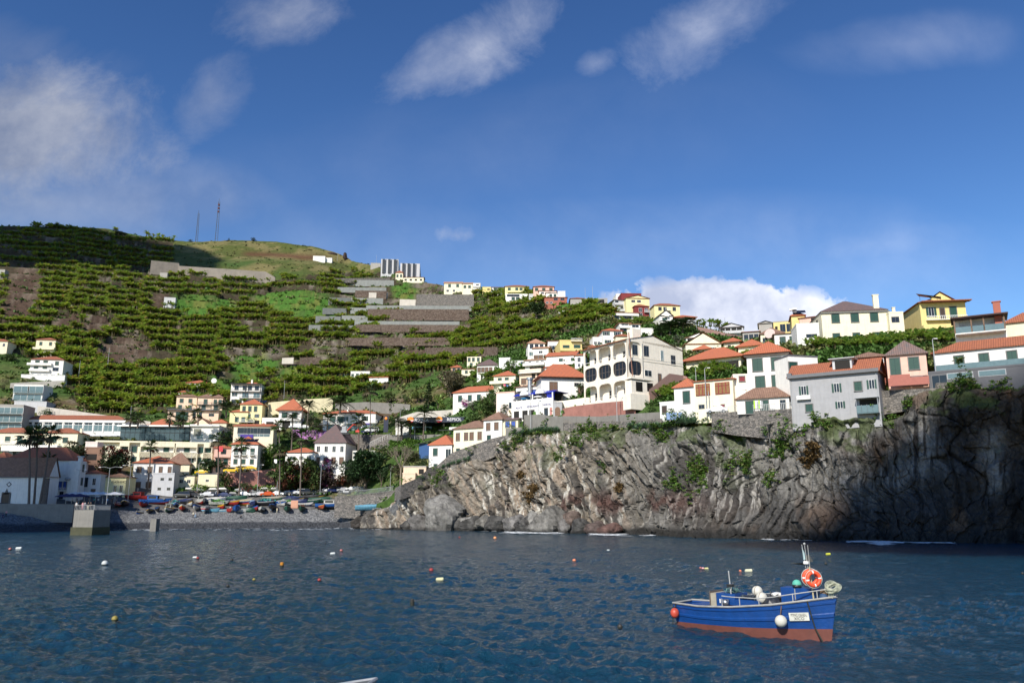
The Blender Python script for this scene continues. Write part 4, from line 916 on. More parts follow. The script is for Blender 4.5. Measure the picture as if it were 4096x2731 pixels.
def hiproof(W,d,z,rise,ov=.45,kind='hip',x0=0,y0=0,t=.14):
    m=MB();a,b,c,e=x0-ov,x0+W+ov,y0-ov,y0+d+ov;w,l=b-a,e-c
    if kind=='hip':
        k=min(w,l)/2
        r1,r2=((a+k,(c+e)/2),(b-k,(c+e)/2)) if w>=l else (((a+b)/2,c+k),((a+b)/2,e-k))
        R1=(*r1,z+rise);R2=(*r2,z+rise);q=[(a,c,z),(b,c,z),(b,e,z),(a,e,z)];m.add(q+[R1,R2],[(0,1,5,4),(2,3,4,5),(1,2,5),(3,0,4)] if w>=l else [(0,1,4),(1,2,5,4),(2,3,5),(3,0,4,5)])
    elif kind=='gx':
        m.add([(a,c,z),(b,c,z),(b,e,z),(a,e,z),(a,(c+e)/2,z+rise),(b,(c+e)/2,z+rise)],[(0,1,5,4),(2,3,4,5)])
    elif kind=='gy':
        m.add([(a,c,z),(b,c,z),(b,e,z),(a,e,z),((a+b)/2,c,z+rise),((a+b)/2,e,z+rise)],[(3,0,4,5),(1,2,5,4)])
    elif kind=='mono': # rises to the back
        m.add([(a,c,z),(b,c,z),(b,e,z+rise),(a,e,z+rise)],[(0,1,2,3)])
    m.box(a,b,c,e,z-t,z-.003);return m
BLD={}
def CY(sx):return float(ctdepth(sx/4))
def bld(key,label,x0,x1,yb,yt,col='white',a=0,d=9,xs=None,roof='hip',tile='terra',rise=None,win=(),sw=(),lw=(),down=5,Y=None,cat='house',name='house',ch=(),bal=(),par=None,ov=.45,lift=0,wh=1.45,ww=1.0):
    Ym=Y or DS((x0+x1)/2,yb);ar=R(a);uA,uB=ray(x0/4,yb/4)[0],ray(x1/4,yb/4)[0];YA=Ym
    for _ in range(6):
        Wd=(uB*YA-uA*YA)/(math.cos(ar)-uB*math.sin(ar));YA=Ym-.5*Wd*math.sin(ar)
    zm=(yb+yt)/2;zb=CAMZ+ray((x0+x1)/8,yb/4)[1]*Ym;zt=CAMZ+ray((x0+x1)/8,yt/4)[1]*Ym;h=zt-zb
    if xs is not None:
        us=ray(xs/4,yb/4)[0];px_,py_=(uA*YA,YA) if xs<x0 else (uA*YA+Wd*math.cos(ar),YA+Wd*math.sin(ar))
        # (px - d sin a) = us (py + d cos a)
        d=(px_-us*py_)/(us*math.cos(ar)+math.sin(ar));d=min(max(abs(d),3),45)
    o=empty(name,(uA*YA,YA,zb),ar,label,cat);wm=wallm(col);o['_']=0;del o['_']
    m=MB().box(0,Wd,0,d,-down,h)
    rs=rise if rise is not None else .22*min(Wd,d)
    if roof=='gy':m.extr([(0,h),(Wd,h),(Wd/2,h+rs*Wd/(Wd+2*ov))],.0,d)
    if roof=='gx':m.add([(0,0,h),(0,d,h),(0,d/2,h+rs*.9),(Wd,0,h),(Wd,d,h),(Wd,d/2,h+rs*.9)],[(0,2,1),(3,4,5)])
    if roof=='mono':m.add([(0,0,h),(0,d,h),(0,d,h+rs*.9),(Wd,0,h),(Wd,d,h),(Wd,d,h+rs*.9),],[(0,1,2),(3,5,4),(1,4,5,2)])
    m.build('wall',wm,o)
    if roof in('hip','gx','gy','mono'):rf=hiproof(Wd,d,h+.14,rs,ov,roof).build('roof',T[tile],o)
    else:
        p=MB();t=.25
        for q in ((-.06,Wd+.06,-.06,t),(-.06,Wd+.06,d-t,d+.06),(-.06,t,t,d-t),(Wd-t,Wd+.06,t,d-t)):p.box(*q,h,h+.35)
        p.build('parapet',wallm(par) if par else wm,o);rf=MB().box(.0,Wd,0,d,h,h+.04).build('roof',T['flat'],o)
    far=Ym>260
    for lst,side in ((win,0),(sw,1),(lw,2)):
        for it in lst:
            v,us,*r=it;k=r[0] if r else 's';w_=r[1] if len(r)>1 else ww;h_=r[2] if len(r)>2 else wh
            if isinstance(us,int):us=[(i+.5)/us for i in range(us)]
            for u in us:
                if side==0:addwin(o,w_,h_,k,(u*Wd,0,v*h))
                elif side==1:addwin(o,w_,h_,k,(Wd,u*d,v*h),math.pi/2)
                else:addwin(o,w_,h_,k,(0,(1-u)*d,v*h),-math.pi/2)
    for (u,vy,hh,*cc) in ch:
        cm=MB().box(u*Wd-.35,u*Wd+.35,vy*d-.3,vy*d+.3,h-.3,h+rs*.4+hh);cm.box(u*Wd-.45,u*Wd+.45,vy*d-.4,vy*d+.4,h+rs*.4+hh,h+rs*.4+hh+.12);cm.build('chimney',wallm(cc[0]) if cc else wm,rf)
    for (u0,u1,v,*r) in bal:
        dep=r[1] if len(r)>1 else 1.1;k=r[0] if r else 'wall';b_=MB().box(u0*Wd,u1*Wd,-dep,-.003,v*h-.15,v*h)
        if k=='wall':
            b_.box(u0*Wd,u1*Wd,-dep,-dep+.12,v*h,v*h+.9);b_.box(u0*Wd,u0*Wd+.12,-dep+.12,-.003,v*h,v*h+.9);b_.box(u1*Wd-.12,u1*Wd,-dep+.12,-.003,v*h,v*h+.9);b_.build('balcony',wm,o)
        else:
            n=max(3,int((u1-u0)*Wd/ .45))
            for i in range(n+1):
                x=u0*Wd+(u1-u0)*Wd*i/n;b_.box(x-.04,x+.04,-dep,-dep+.08,v*h,v*h+.85)
            b_.box(u0*Wd,u1*Wd,-dep-.02,-dep+.1,v*h+.85,v*h+.95);b_.build('balcony',{'rail':WHT,'grey':M('wall dgrey',(.1,.1,.11)),'glass':GLB}[k],o)
    BLD[key]=(o,Wd,d,h);return o,Wd,d,h
def text(s_,size,mat,parent,loc,rot,name='lettering',depth=.02,sx=1.0):
    cu=bpy.data.curves.new(name,'FONT');cu.body=s_;cu.size=size;cu.extrude=depth;cu.align_x='CENTER';cu.align_y='CENTER';t=bpy.data.objects.new('t',cu);COL.objects.link(t)
    dg=bpy.context.evaluated_depsgraph_get();me=bpy.data.meshes.new_from_object(t.evaluated_get(dg));bpy.data.objects.remove(t);me.materials.clear();me.materials.append(mat)
    return link(name,me,parent,loc,rot,(sx,1,1))
FR=(math.pi/2,0,0)         # text facing -y
g3=[(.82,3),(.5,3),(.18,3)]
# ---- left
bld('a','small cream house with red roof high at the left foot of the terraces',141,219,1397,1358,'cream',8,8,win=[(.62,2,'s')],down=8,bal=[(-.1,1.0,.02,'wall')])
bld('b','house with red roof cut by the left edge of the photo, above',-60,27,1400,1363,'cream',5,8,win=[(.6,3,'g')])
o,Wd,d,h=bld('c','white three storey house with red roof and long balconies at the left edge',115,247,1512,1437,'white',8,11,win=[(.82,[.2,.45],'s',1.6,2),(.82,[.8],'s',1.3,1.5),(.5,[.18,.45],'s',1.6,2),(.5,[.78],'d',2.4,1.5),(.15,[.07,.3,.5,.72,.92],'g',1.8,1.2)],bal=[(-.08,.66,.70),(0,.62,.38)])
bld('c2','white terrace wall building in front of the three storey house',82,258,1520,1500,'whitey',8,3,roof='flat',cat='terrace',name='terrace_building')
o,Wd,d,h=bld('e','modern white and grey cube house with two glazed floors',49,167,1604,1540,'white',8,12,xs=207,roof='flat',par='white',win=[(.76,[.26,.74],'G',6,2.6),(.25,[.26,.72],'G',5.4,2.4)],bal=[(.02,1.0,.52,'glass',.9),(-.08,1.08,.03,'glass',1.4)])
bld('e2','grey plinth storey beneath the modern cube house',52,182,1648,1606,'lgrey',8,10,roof='flat',name='plinth_building',cat='house')
bld('f','modern grey apartment block with glass balconies at the left edge',-70,82,1722,1619,'conc',8,13,xs=130,roof='flat',cat='apartments',name='apartment_building',win=[(.80,3,'G',4.5,2.2),(.48,3,'G',4.5,2.2),(.16,3,'G',4.5,2.2)],bal=[(0,.96,.33,'glass'),(0,.96,.66,'glass'),(0,.96,.02,'glass')])
o,Wd,d,h=bld('g','long white hall with red roof and a row of tall windows',83,498,1728,1677,'white',5,10,roof='hip',tile='terra',rise=2.2,cat='hall',name='hall')
for i in range(10):
    u=(i+.62)/10.3*Wd;addwin(o,Wd/12.5,2.3,'G',(u,0,h*.36));addwin(o,Wd/14,.8,'g',(u,0,h*.70))
    MB().box(u-Wd/20.6-.15,u-Wd/20.6+.15,-.25,-.003,0,h-.4).build('pilaster',WHT,o)
MB().box(-.2,Wd+.2,-.35,-.003,h-1.0,h-.05).build('cornice',WHT,o)
bld('h','cream house with red roof and skylight at the left edge, left of the twin palms',-60,113,1785,1729,'ycream',5,10,win=[(.55,[.50,.78],'s',1.5,1.7)],ch=[(.93,.5,1.2)],bal=[(.35,.75,.2,'rail')],tile='terra')
bld('i','cream house with red roof behind the three palms',169,306,1785,1730,'ycream',5,10,win=[(.5,[.32,.65],'s',1.5,1.7)],tile='terra',ch=[(.1,.2,1.4),(.98,.3,1.0)])
o,Wd,d,h=bld('j','low white flat roofed restaurant building behind the palms',0,224,1826,1782,'white',3,12,xs=240,roof='flat',name='restaurant_building',cat='building',win=[(.25,4,'d',6,2.2)])
MB().box(.2*Wd,Wd,-1.6,-.003,h*.5,h*.6).build('awning',WHT,o)
bld('k','long white building with red tile roof behind the chapel',10,285,1925,1840,'white',3,10,Y=250,roof='hip',tile='terra',rise=4.4,name='long_building',cat='building',win=[(.4,[.62],'g',.9,1.2)])
bld('k2','red tiled house cut by the left edge above the chapel roof',-60,22,1900,1842,'white',3,9,Y=258,tile='terra',rise=3)
o,Wd,d,h=bld('l','tall white gable tower house with a round chimney right of the chapel',262,306,2000,1846,'white',4,6,Y=244,xs=330,roof='flat',sw=[(.85,[.5],'s',.9,2),(.5,[.5],'s',.9,2)],name='tower_house')
MB().tube([(Wd*.85,.8,h),(Wd*.85,.8,h+1.6)],.7,10).tube([(Wd*.85,.8,h+1.6),(Wd*.85,.8,h+1.8)],[1.1,1.0],10).build('chimney',wallm('whitey'),o)
MB().tube([(.3,-.9,h*.52),(.3,-.9,h*.56)],[.5,.9],10).tube([(.3,-.9,h*.56),(.3,-.9,h*.6)],[.9,.6],10).build('vent',GREY,o)
# chapel
o,Wd,d,h=bld('m','white seaside chapel with red barrel tile roof and dark stone corner',-90,184,2013,1906,'white',0,11,Y=233,xs=225,roof='gx',tile='old',rise=5.6,name='chapel',cat='chapel',ov=.3)
MB().box(Wd-1.25,Wd+.05,-.06,0.4,-2,h-.3).build('corner_stone',M('corner stone',(.13,.11,.10),.9,.3,2),o)
MB().box(Wd*.335,Wd*.475,-.1,-.003,0,h*.4).build('door_surround',FRM,o);addwin(o,2.1,3.6,'D',(Wd*.405,-.1,h*.18))
mm=MB();mm.extr([(Wd*.405-.7,h*.36),(Wd*.405,h*.58),(Wd*.405+.7,h*.36)],-.14,-.1);mm.build('pinnacle',FRM,o)
mm=MB();c0=(Wd*.425,h*.73);mm.extr([(c0[0]-.8,c0[1]),(c0[0],c0[1]-.8),(c0[0]+.8,c0[1]),(c0[0],c0[1]+.8)],-.06,-.003);mm.k=1;mm.extr([(c0[0]-.45,c0[1]),(c0[0],c0[1]-.45),(c0[0]+.45,c0[1]),(c0[0],c0[1]+.45)],-.09,-.061);mm.build('diamond_window',[FRM,WHT],o)
MB().box(0,Wd,-.35,-.07,h-.2,h+.1).build('cornice',FRM,o)
bld('m2','narrow blue shuttered white house with a balcony between chapel and tower house',222,262,2005,1900,'white',0,6,Y=245,roof='flat',win=[(.62,[.3,.75],'B',.8,2.2),(.25,[.5],'d',1,2)],bal=[(.2,1.0,.42,'rail')])
bld('n','weathered white and dark grey house beside the small yellow bar',322,394,1998,1893,'whitey',4,8,Y=252,tile='terra',win=[(.68,[.18],'d',1.2,2.8),(.70,[.65],'g',.9,2.0),(.3,[.65],'b',1.1,1.8)])
o,Wd,d,h=bld('o','small yellow bar with brown tile roof and lettered front',394,496,2002,1907,'lyellow',4,8,Y=256,tile='old',win=[(.52,[.60,.84],'g',.9,2.0),(.16,[.60,.84],'D',.9,2.0)],name='bar',cat='bar')
text('ANÓNIMO',.95,BLK,o,(Wd*.72,-.05,h*.80),FR)
bld('p','large white house with orange hip roof facing the boats',523,680,1985,1850,'whitey',10,12,Y=270,tile='orange',win=[(.80,[.15,.42],'b',1.3,1.8),(.80,[.70,.93],'b',.9,1.9),(.35,[.16,.42],'b',1.4,1.8)],name='house')
bld('p2','light grey concrete annex with small windows beside the large white house',603,690,1990,1893,'lgrey',10,7,Y=266,roof='flat',win=[(.78,[.45,.82],'d',.9,.7),(.38,[.35,.78],'d',.9,.7)])
bld('q','house with brown pyramid roof above the grey annex',655,755,1905,1855,'ycream',10,12,tile='old',rise=4.6,win=[(.4,[.05],'d',1,1.6)])
o,Wd,d,h=bld('r','low yellow building with grey parapets and barred windows',700,775,1953,1903,'cream',6,6,roof='flat',par='dgrey',win=[(.6,[.3,.7],'g',1.1,1.1)],Y=276)
bld('r2','right half of the low yellow building with dark plinth',790,866,1950,1895,'cream',6,6,roof='flat',par='dgrey',win=[(.55,[.48],'g',1.0,.8)],Y=278)
# glass hall and big white block with mural
o,Wd,d,h=bld('s','wide flat roofed glass restaurant hall over the cream hotel',478,756,1762,1704,'soot',3,16,roof='flat',par='white',name='glass_hall',cat='restaurant')
for i in range(14):
    MB().box(Wd*i/14+.08,Wd*(i+1)/14-.08,-.06,-.003,.4,h*.55).box(Wd*i/14+.08,Wd*(i+1)/14-.08,-.06,-.003,h*.6,h*.9).build('window',M('blue glass',(.06,.09,.10),.1,.3),o)
MB().box(-1,Wd,-1.4,-.003,h-.1,h+.5).build('eave',WHT,o)
mm=MB();rg=random.Random(4)
o,Wd,d,h=bld('s2','big white block with fish mural and lettering on its shaded side',757,872,1775,1702,'white',3,18,xs=952,roof='flat',name='restaurant_building',cat='restaurant',win=[(.42,[.35,.75],'G',2.2,1.8)])
MB().box(0,Wd+.3,-.9,-.003,h-.1,h+.6).build('eave',WHT,o)
text('Vila do',1.9,BLK,o,(Wd+.02,d*.25,h*.72),(math.pi/2,0,math.pi/2));text('PEIXE',1.3,M('mural olive',(.3,.3,.15)),o,(Wd+.02,d*.62,h*.35),(0,math.pi/2,0),sx=1)
mm=MB();mm.add([(Wd+.02,d*.1,h*.05),(Wd+.02,d*.38,h*.05),(Wd+.02,d*.38,h*.55),(Wd+.02,d*.1,h*.55)],[(0,1,2,3)]);mm.build('mural',M('mural ground',(.18,.19,.17),.9,.3,3),o)
mm=MB();mm.add([(Wd+.04,d*.24+2.2*math.cos(t)*(1-.25*math.cos(t)),h*.3+1.3*math.sin(t)) for t in np.linspace(0,6.28,18)[:-1]],[tuple(range(17))]);mm.build('painted_fish',M('mural fish',(.5,.5,.2),.9,.3,3),o)
o2=MB().box(Wd*.12,Wd*.38,-.06,-.003,h*.45,h*.85).build('sign',M('mural ground'),o);text('VILA',.7,M('mural olive'),o,(Wd*.25,-.08,h*.75),FR)
bld('q1','house with a wide orange hip roof behind the glass hall',580,702,1716,1702,'ycream',3,9,tile='orange',rise=3.2)
bld('q2','small peach gable roofed house with white eaves behind the white mural block',768,842,1716,1700,'peach',3,8,roof='gy',tile='pale',rise=3.0,win=[(.9,[.5],'d',2,1)])
bld('q3','low house with an orange roof left of the yellow solar roof house',846,905,1704,1690,'cream',3,7,tile='orange',rise=1.8)
bld('q4','white annex with garage door right of the orange pyramid roof house',1046,1110,1712,1672,'white',3,8,roof='flat',win=[(.4,[.5],'x',3,2.4)],name='annex',cat='building')
# cream hotel with loggias
o,Wd,d,h=bld('t','long cream hotel with white loggias and three floors',375,852,1868,1768,'ycream',14,12,roof='flat',name='hotel',cat='hotel')
cw=wallm('ycream')
for fl in range(2):
    zb_=h*(.60-.42*fl);zt_=zb_+h*.22
    for i,(u0,u1) in enumerate(((.20,.28),(.37,.66),(.67,.855),(.91,.985)) if fl==0 else ((.16,.30),(.37,.64),(.64,.86),(.90,.99))):
        mb=MB().box(u0*Wd,u1*Wd,-.05,-.003,zb_,zt_);mb.build('loggia',DRK if False else M('loggia wall',(.62,.61,.58),.9,.1),o)
        MB().box(u0*Wd,u1*Wd,-1.3,-.06,zt_,zt_+h*.2 if fl else h*.98).box(u0*Wd,u1*Wd,-1.3,-.06,zb_-h*.2,zb_+.15).box(u0*Wd,u0*Wd+.25,-1.3,-.06,zb_,zt_).box(u1*Wd-.25,u1*Wd,-1.3,-.06,zb_,zt_).build('balcony',cw,o)
        nW=max(1,int((u1-u0)*Wd/4.2))
        for j in range(nW):addwin(o,1.7,1.9,'sgs'[(i+j)%3],((u0+(u1-u0)*(j+.5)/nW)*Wd,-.06,zb_+h*.1))
for u,v in ((.32,.72),(.885,.72),(.885,.30),(.32,.30)):addwin(o,1.5,2.0,'s',(u*Wd,0,v*h))
MB().box(0,Wd,-1.32,-.06,h*.97,h+.35).build('cornice',cw,o)
bld('u','brown cube building between the two dark trees',338,405,1838,1790,'brown',10,10,xs=418,roof='flat',name='cube_building',cat='building',win=[(.25,[.4],'x',3.2,2)],Y=262)
bld('u2','small grey box on top of the brown cube building',340,388,1792,1768,'lpink',10,6,roof='flat',name='roof_room',cat='building',Y=264)
bld('v','pink three storey house with green shutters left of the solar panel house',851,919,1884,1790,'pink',12,9,tile='orange',win=[(.82,[.55],'d',1.7,1.9),(.42,[.25,.72],'s',1.3,1.9),(.08,[.3,.7],'s',1.2,1.6)],bal=[(.02,1.0,.62)],Y=288)
MB().box(1.5,3.0,-1.25,-1.14,7.0,8.9).build('laundry',M('red cloth',(.6,.06,.07)),BLD['v'][0])
o,Wd,d,h=bld('w','tall white house with orange hip roof and black solar panels',920,1026,1882,1776,'white',6,9,xs=1058,tile='orange',win=[(.72,[.18,.48,.80],'s',1.2,2.4),(.36,[.18,.48,.80],'s',1.1,1.5),(.08,[.3,.7],'D',1.4,1.6)],bal=[(.08,.28,.60,'rail'),(.38,.58,.60,'rail'),(.7,.9,.60,'rail')],Y=286,rise=3.2)
mm=MB()
for i in range(4):mm.add([(Wd*.28+i*1.55,.9,h+1.15),(Wd*.28+i*1.55+1.4,.9,h+1.15),(Wd*.28+i*1.55+1.7,2.5,h+2.3),(Wd*.28+i*1.55+.3,2.5,h+2.3)],[(0,1,2,3)])
mm.build('solar_panel',M('solar panel',(.01,.012,.02),.15,.1),o)
o,Wd,d,h=bld('x','white open pavilion with orange pyramid roof over a white wall',1019,1068,1802,1735,'white',8,7,xs=1108,roof='flat',name='pavilion',cat='pavilion')
mm=MB()
for u in (0,.5,1):
    for v in (0,1):mm.box(u*(Wd-.4),u*(Wd-.4)+.4,v*(d-.4),v*(d-.4)+.4,h,h+2.4)
mm.build('columns',WHT,o);hiproof(Wd,d,h+2.5,2.2,.5).build('canopy',T['orange'],o)
bld('y','long cream shop terrace building with a thin red roof above the white pavilion',932,1092,1754,1703,'ycream',6,8,roof='mono',tile='orange',rise=1.6,name='shop_building',cat='shop',win=[(.62,[.26,.50,.76],'d',4.6,2.4),(.30,[.26,.50,.76],'G',4.4,1)],Y=298)
o=BLD['y'][0];h=BLD['y'][3];Wd=BLD['y'][1];MB().box(Wd*.18,Wd*.5,-.3,-.06,0,1.6).build('sign',M('violet sign',(.06,.03,.28)),o)
o,Wd,d,h=bld('z','yellow two storey house with solar panels on its red roof',956,1045,1694,1616,'lyellow',4,10,xs=1098,tile='orange',rise=2.8,win=[(.78,[.18,.44,.70],'s',1.1,2),(.42,[.15,.42],'s',1.1,1.3),(.42,[.78],'o',1,1.5),(.1,[.5,.8],'x',2,1.5)],sw=[(.4,[.5],'g')])
mm=MB();[mm.add([(Wd*.12+i*1.5,1.2,h+.95),(Wd*.12+i*1.5+1.35,1.2,h+.95),(Wd*.12+i*1.5+1.7,3.6,h+2.3),(Wd*.12+i*1.5+.35,3.6,h+2.3)],[(0,1,2,3)]) for i in range(6)];mm.build('solar_panel',M('solar panel'),o)
bld('z2','low yellow wing with balcony left of the yellow solar roof house',917,990,1692,1646,'lyellow',4,9,tile='orange',rise=1.6,win=[(.35,[.4,.75],'s',1.3,1.8)],bal=[(.5,1.4,.15,'rail')])
o,Wd,d,h=bld('A','white house with the bright orange pyramid roof and terrace',1112,1203,1712,1640,'white',3,10,tile='orange',rise=5.4,win=[(.72,[.25,.7],'s',2.0,2.2),(.2,[.35],'x',3.2,3.2)],bal=[(-.25,1.0,.45)],ov=1.3)
# peach villa complex
o,Wd,d,h=bld('B','peach coloured villa, left wing with dark balustrade',703,785,1634,1585,'peach',10,9,tile='old',rise=2.0,win=[(.68,[.25,.68],'s',1.3,1.5),(.15,[.2,.68],'s',1.3,1.6)])
bld('B2','peach coloured villa, middle wing with two balconies',788,845,1640,1588,'peach',10,8,tile='old',rise=1.8,win=[(.68,[.55],'s',1.3,1.9),(.22,[.45],'s',1.4,1.9)],bal=[(0,1,.45,'grey')])
bld('B3','peach coloured villa, right wing with grey balcony',846,888,1640,1589,'peach',10,8,tile='old',rise=1.7,win=[(.68,[.3,.75],'s',1.1,1.7),(.22,[.4],'s',1.4,1.7)],bal=[(0,1,.45,'grey')])
o,Wd,d,h=bld('B4','peach villa ground floor with green garage door',668,872,1684,1638,'peach',10,7,roof='flat',par='dgrey',name='garage_building',cat='garage',win=[(.45,[.28],'s',4.6,3.2),(.55,[.52,.64],'d',1.1,2.6),(.6,[.86],'d',2,1)],bal=[(-.02,1,.99,'grey')])
o,Wd,d,h=bld('D','small white house with dormer and satellite dish at the foot of the terraces',743,829,1576,1531,'white',8,8,xs=853,tile='orange',win=[(.85,[.22,.78],'o',.6,.8),(.85,[.5],'d',1.1,1.6),(.35,[.2,.8],'s',1.1,1.6),(.3,[.5],'d',1.1,1.8)],bal=[(.15,.85,.55)])
mm=MB();mm.tube([(Wd*1.25,1,h-1),(Wd*1.25,1,h+1.2)],.06).tube([(Wd*1.25,.9,h+1.4),(Wd*1.25,.6,h+1.4)],[.2,1.2],12);mm.build('satellite_dish',WHT,o)
bld('D2','two low white roofs with red tiles between the dormer house and modern house',830,905,1594,1574,'white',8,6,tile='old',rise=1.4,win=[(.4,[.25,.75],'d',1.2,.9)])
bld('D3','small white roof house left of the peach villa top',713,752,1588,1568,'white',8,6,tile='terra',rise=1.3,win=[(.4,[.5],'g')])
o,Wd,d,h=bld('E','black and white modern house with wide covered balconies',920,1042,1610,1535,'white',6,10,xs=1070,roof='flat',par='dgrey',win=[(.80,[.18,.45,.62,.85],'d',1.6,1.9),(.45,[.13],'o',1.2,1.6),(.42,[.48,.85],'G',2.6,2.2),(.1,[.12,.3],'d',2,1.2),(.1,[.8],'x',2.2,1.1)],bal=[(0,1,.60,'grey'),(.3,1,.25,'grey')],ch=[(.6,.3,1.5)])
MB().box(0,Wd,-1.6,-.003,h-.15,h+.15).box(Wd*.98,Wd,-1.6,-1.4,h*.3,h-.15).box(Wd*.5,Wd*.52,-1.6,-1.4,h*.3,h-.15).build('canopy',BLK,o)
hiproof(8,5,h+.2,1.5,.3,'hip',Wd*.3,3).build('roof_turret',T['orange'],o)
# mid hill white farmhouse group
bld('F','white farmhouse with orange roof alone among the banana terraces',1318,1400,1512,1484,'white',0,8,tile='orange',win=[(.5,[.2,.42,.63,.94],'s',1.1,1.6)],rise=1.9)
bld('F2','white stepped rooftop house right of the lone farmhouse',1402,1478,1518,1486,'white',0,8,roof='flat',win=[(.6,[.35,.85],'s',1.1,1.3),(.6,[.1],'s',1,1)])
bld('F3','small white tower room on the stepped rooftop house',1424,1456,1488,1472,'white',0,5,roof='flat',win=[(.5,[.5],'d',1.6,1)],name='roof_room')
bld('F4','small white house with long orange roof beside the rooftop house',1476,1552,1532,1508,'white',-8,7,tile='orange',rise=1.5,win=[(.35,[.3],'s',1.5,1.4)])
# white villa with balustrades
o,Wd,d,h=bld('G','long white villa with orange roofs and balustraded balconies over shops',1290,1500,1726,1652,'white',-6,11,xs=1530,tile='orange',rise=1.8,name='villa',cat='villa',win=[(.68,[.18,.33],'s',2.2,2.3),(.70,[.43],'o',1.1,1.9),(.72,[.80],'o',1.3,1.9),(.20,[.18],'G',4.6,3),(.22,[.6],'G',5.5,2.8),(.18,[.40],'D',1.3,2.6),(.2,[.86],'G',3,2.8)],bal=[(-.05,.32,.44,'rail',1.2),(.44,.68,.46,'rail',1.2),(.9,1.05,.48,'rail',1.2)],ch=[(.42,.3,2.2)])
MB().box(Wd*.70,Wd*.92,-.3,-.06,h*.40,h*.47).build('shop_sign',M('violet sign'),o);text('CAIXA GERAL' if False else 'FARMACIA' if False else ' ',.8,WHT,o,(Wd*.81,-.33,h*.43),FR) if False else None
# school, small house, bus wall
o,Wd,d,h=bld('H','white two storey school with dark slate hip roof and grey framed windows',1255,1381,1850,1770,'white',-3,11,xs=1442,tile='slate',rise=7,name='school',cat='school',win=[(.70,4,'g',1.1,2.0),(.12,4,'b',1.3,2.2)],Y=279,down=6)
mm=MB()
for u in (0,1):mm.box(u*Wd-.12,u*Wd+.12,-.06,.1,-2,h)
mm.build('corner_stone',FRM,o)
bld('I','small white house with orange roof and green shutters left of the school',1140,1256,1864,1808,'white',-3,9,tile='orange',rise=1.9,win=[(.62,[.14,.28,.55,.80],'o',.7,1.2),(.12,[.8],'g',1.2,1.6)],Y=277,down=5)
bld('J','peach hut with flat roof at the foot of the headland stairs',1612,1702,1938,1866,'peach',0,6,roof='flat',par='conc',name='hut',cat='hut',win=[(.75,[.8],'x',1.5,1.5)],Y=238,down=3)
bld('J2','peach lower wall block of the hut by the stairs',1609,1660,1944,1893,'peach',0,3,roof='flat',name='hut_block',cat='hut',Y=235,down=3)
o,Wd,d,h=bld('K','white house with orange roof and green shutter at the foot of the ridge',1715,1806,1868,1778,'white',-20,9,tile='orange',rise=3.2,win=[(.70,[.28],'s',1.3,2.0),(.62,[.85],'g',1.6,2.6),(.05,[.3],'s',1,1.4)])
bld('K2','yellowish cream house with four grey framed windows on the ridge',1813,1936,1815,1712,'ycream',-30,9,tile='old',rise=2.6,win=[(.70,[.15,.42,.60,.86],'b',1.2,2.1),(.12,[.16],'s',1.1,1.7)])
bld('K3','white house with two grey framed windows above the stairs',1934,2008,1762,1678,'white',-30,8,tile='old',rise=2.6,win=[(.70,[.26,.7],'b',1.2,2.0),(.14,[.3],'s',1.1,1.6)])
bld('K4','low blue shuttered lean-to beside the white ridge house',2008,2072,1712,1678,'cream',-30,5,tile='slate',roof='mono',rise=1.6,win=[(.5,[.35,.72],'B',1.2,1.5)],name='lean_to')
bld('L','long white house with long orange roof above the flowering bushes',1812,1992,1612,1566,'white',-22,8,tile='orange',rise=2.6,win=[(.5,[.16,.38,.58,.80,.95],'s',1.3,2.0)])
bld('L2','tall pale pink windowless block left of the restaurant',1985,2058,1668,1570,'lpink',-25,9,roof='flat',par='pink',win=[(.48,[.85],'g',1.8,1.8)],name='block',cat='building')
# restaurant above the grey wall
o,Wd,d,h=bld('N','white seafront restaurant with blue awnings and lettered front',2047,2212,1672,1612,'white',-38,10,roof='flat',name='restaurant',cat='restaurant',win=[(.28,[.12,.33,.5],'x',1.9,2.6),(.3,[.84],'d',1.2,2.6)],down=3)
BM=M('blue awning',(.012,.025,.32),.6,.15);LT=M('blue lettering',(.01,.03,.22));
text('PLACE',Wd*.056,LT,o,(Wd*.19,-.06,h*.78),FR);text('RESTAURANT',Wd*.056,LT,o,(Wd*.52,-.06,h*.80),FR,sx=.85);text('CHURCHILL',Wd*.052,LT,o,(Wd*.86,-.06,h*.83),FR,sx=.8)
mm=MB();mm.box(Wd*.25,Wd*1.0,2.2,8,h+3.1,h+3.25);mm.add([(0,.2,h+2.6),(Wd,.2,h+2.6),(Wd,2.4,h+3.6),(0,2.4,h+3.6)],[(0,1,2,3)]);mm.box(Wd*.83,Wd,.6,.75,h,h+2.7);mm.build('awning',BM,o)
mm=MB()
for u in (.30,.68):mm.add([(Wd*u+1.5*math.cos(t),.05,h+2.7+1.35*math.sin(t)) for t in np.linspace(0,math.pi,12)]+[(Wd*u+1.5*math.cos(t),1.6,h+2.9+1.0*math.sin(t)) for t in np.linspace(0,math.pi,12)],[(i,i+1,13+i,12+i) for i in range(11)]+[tuple(range(12))])
mm.build('white_hood',M('awning white',(.7,.7,.7)),o)
mm=MB();mm.box(0,Wd,0,.12,h+.35,h+1.15)
for i in range(9):mm.box(Wd*i/8-.1,Wd*i/8+.1,-.02,.2,h,h+1.4)
mm.build('terrace_rail',WHT,o);MB().box(Wd*.1,Wd,5,5.3,h,h+3).build('back_wall',M('dark opening'),o)
for x_ in (0,Wd*.5,Wd-.3):MB().box(x_,x_+.3,0,.3,h,h+2.7).build('post',WHT,o)
RG=M('menu board',(.55,.25,.22),.6,.5,9);MB().box(Wd*.925,Wd*.985,-.08,-.003,.3,h*.62).build('menu_board',RG,o)
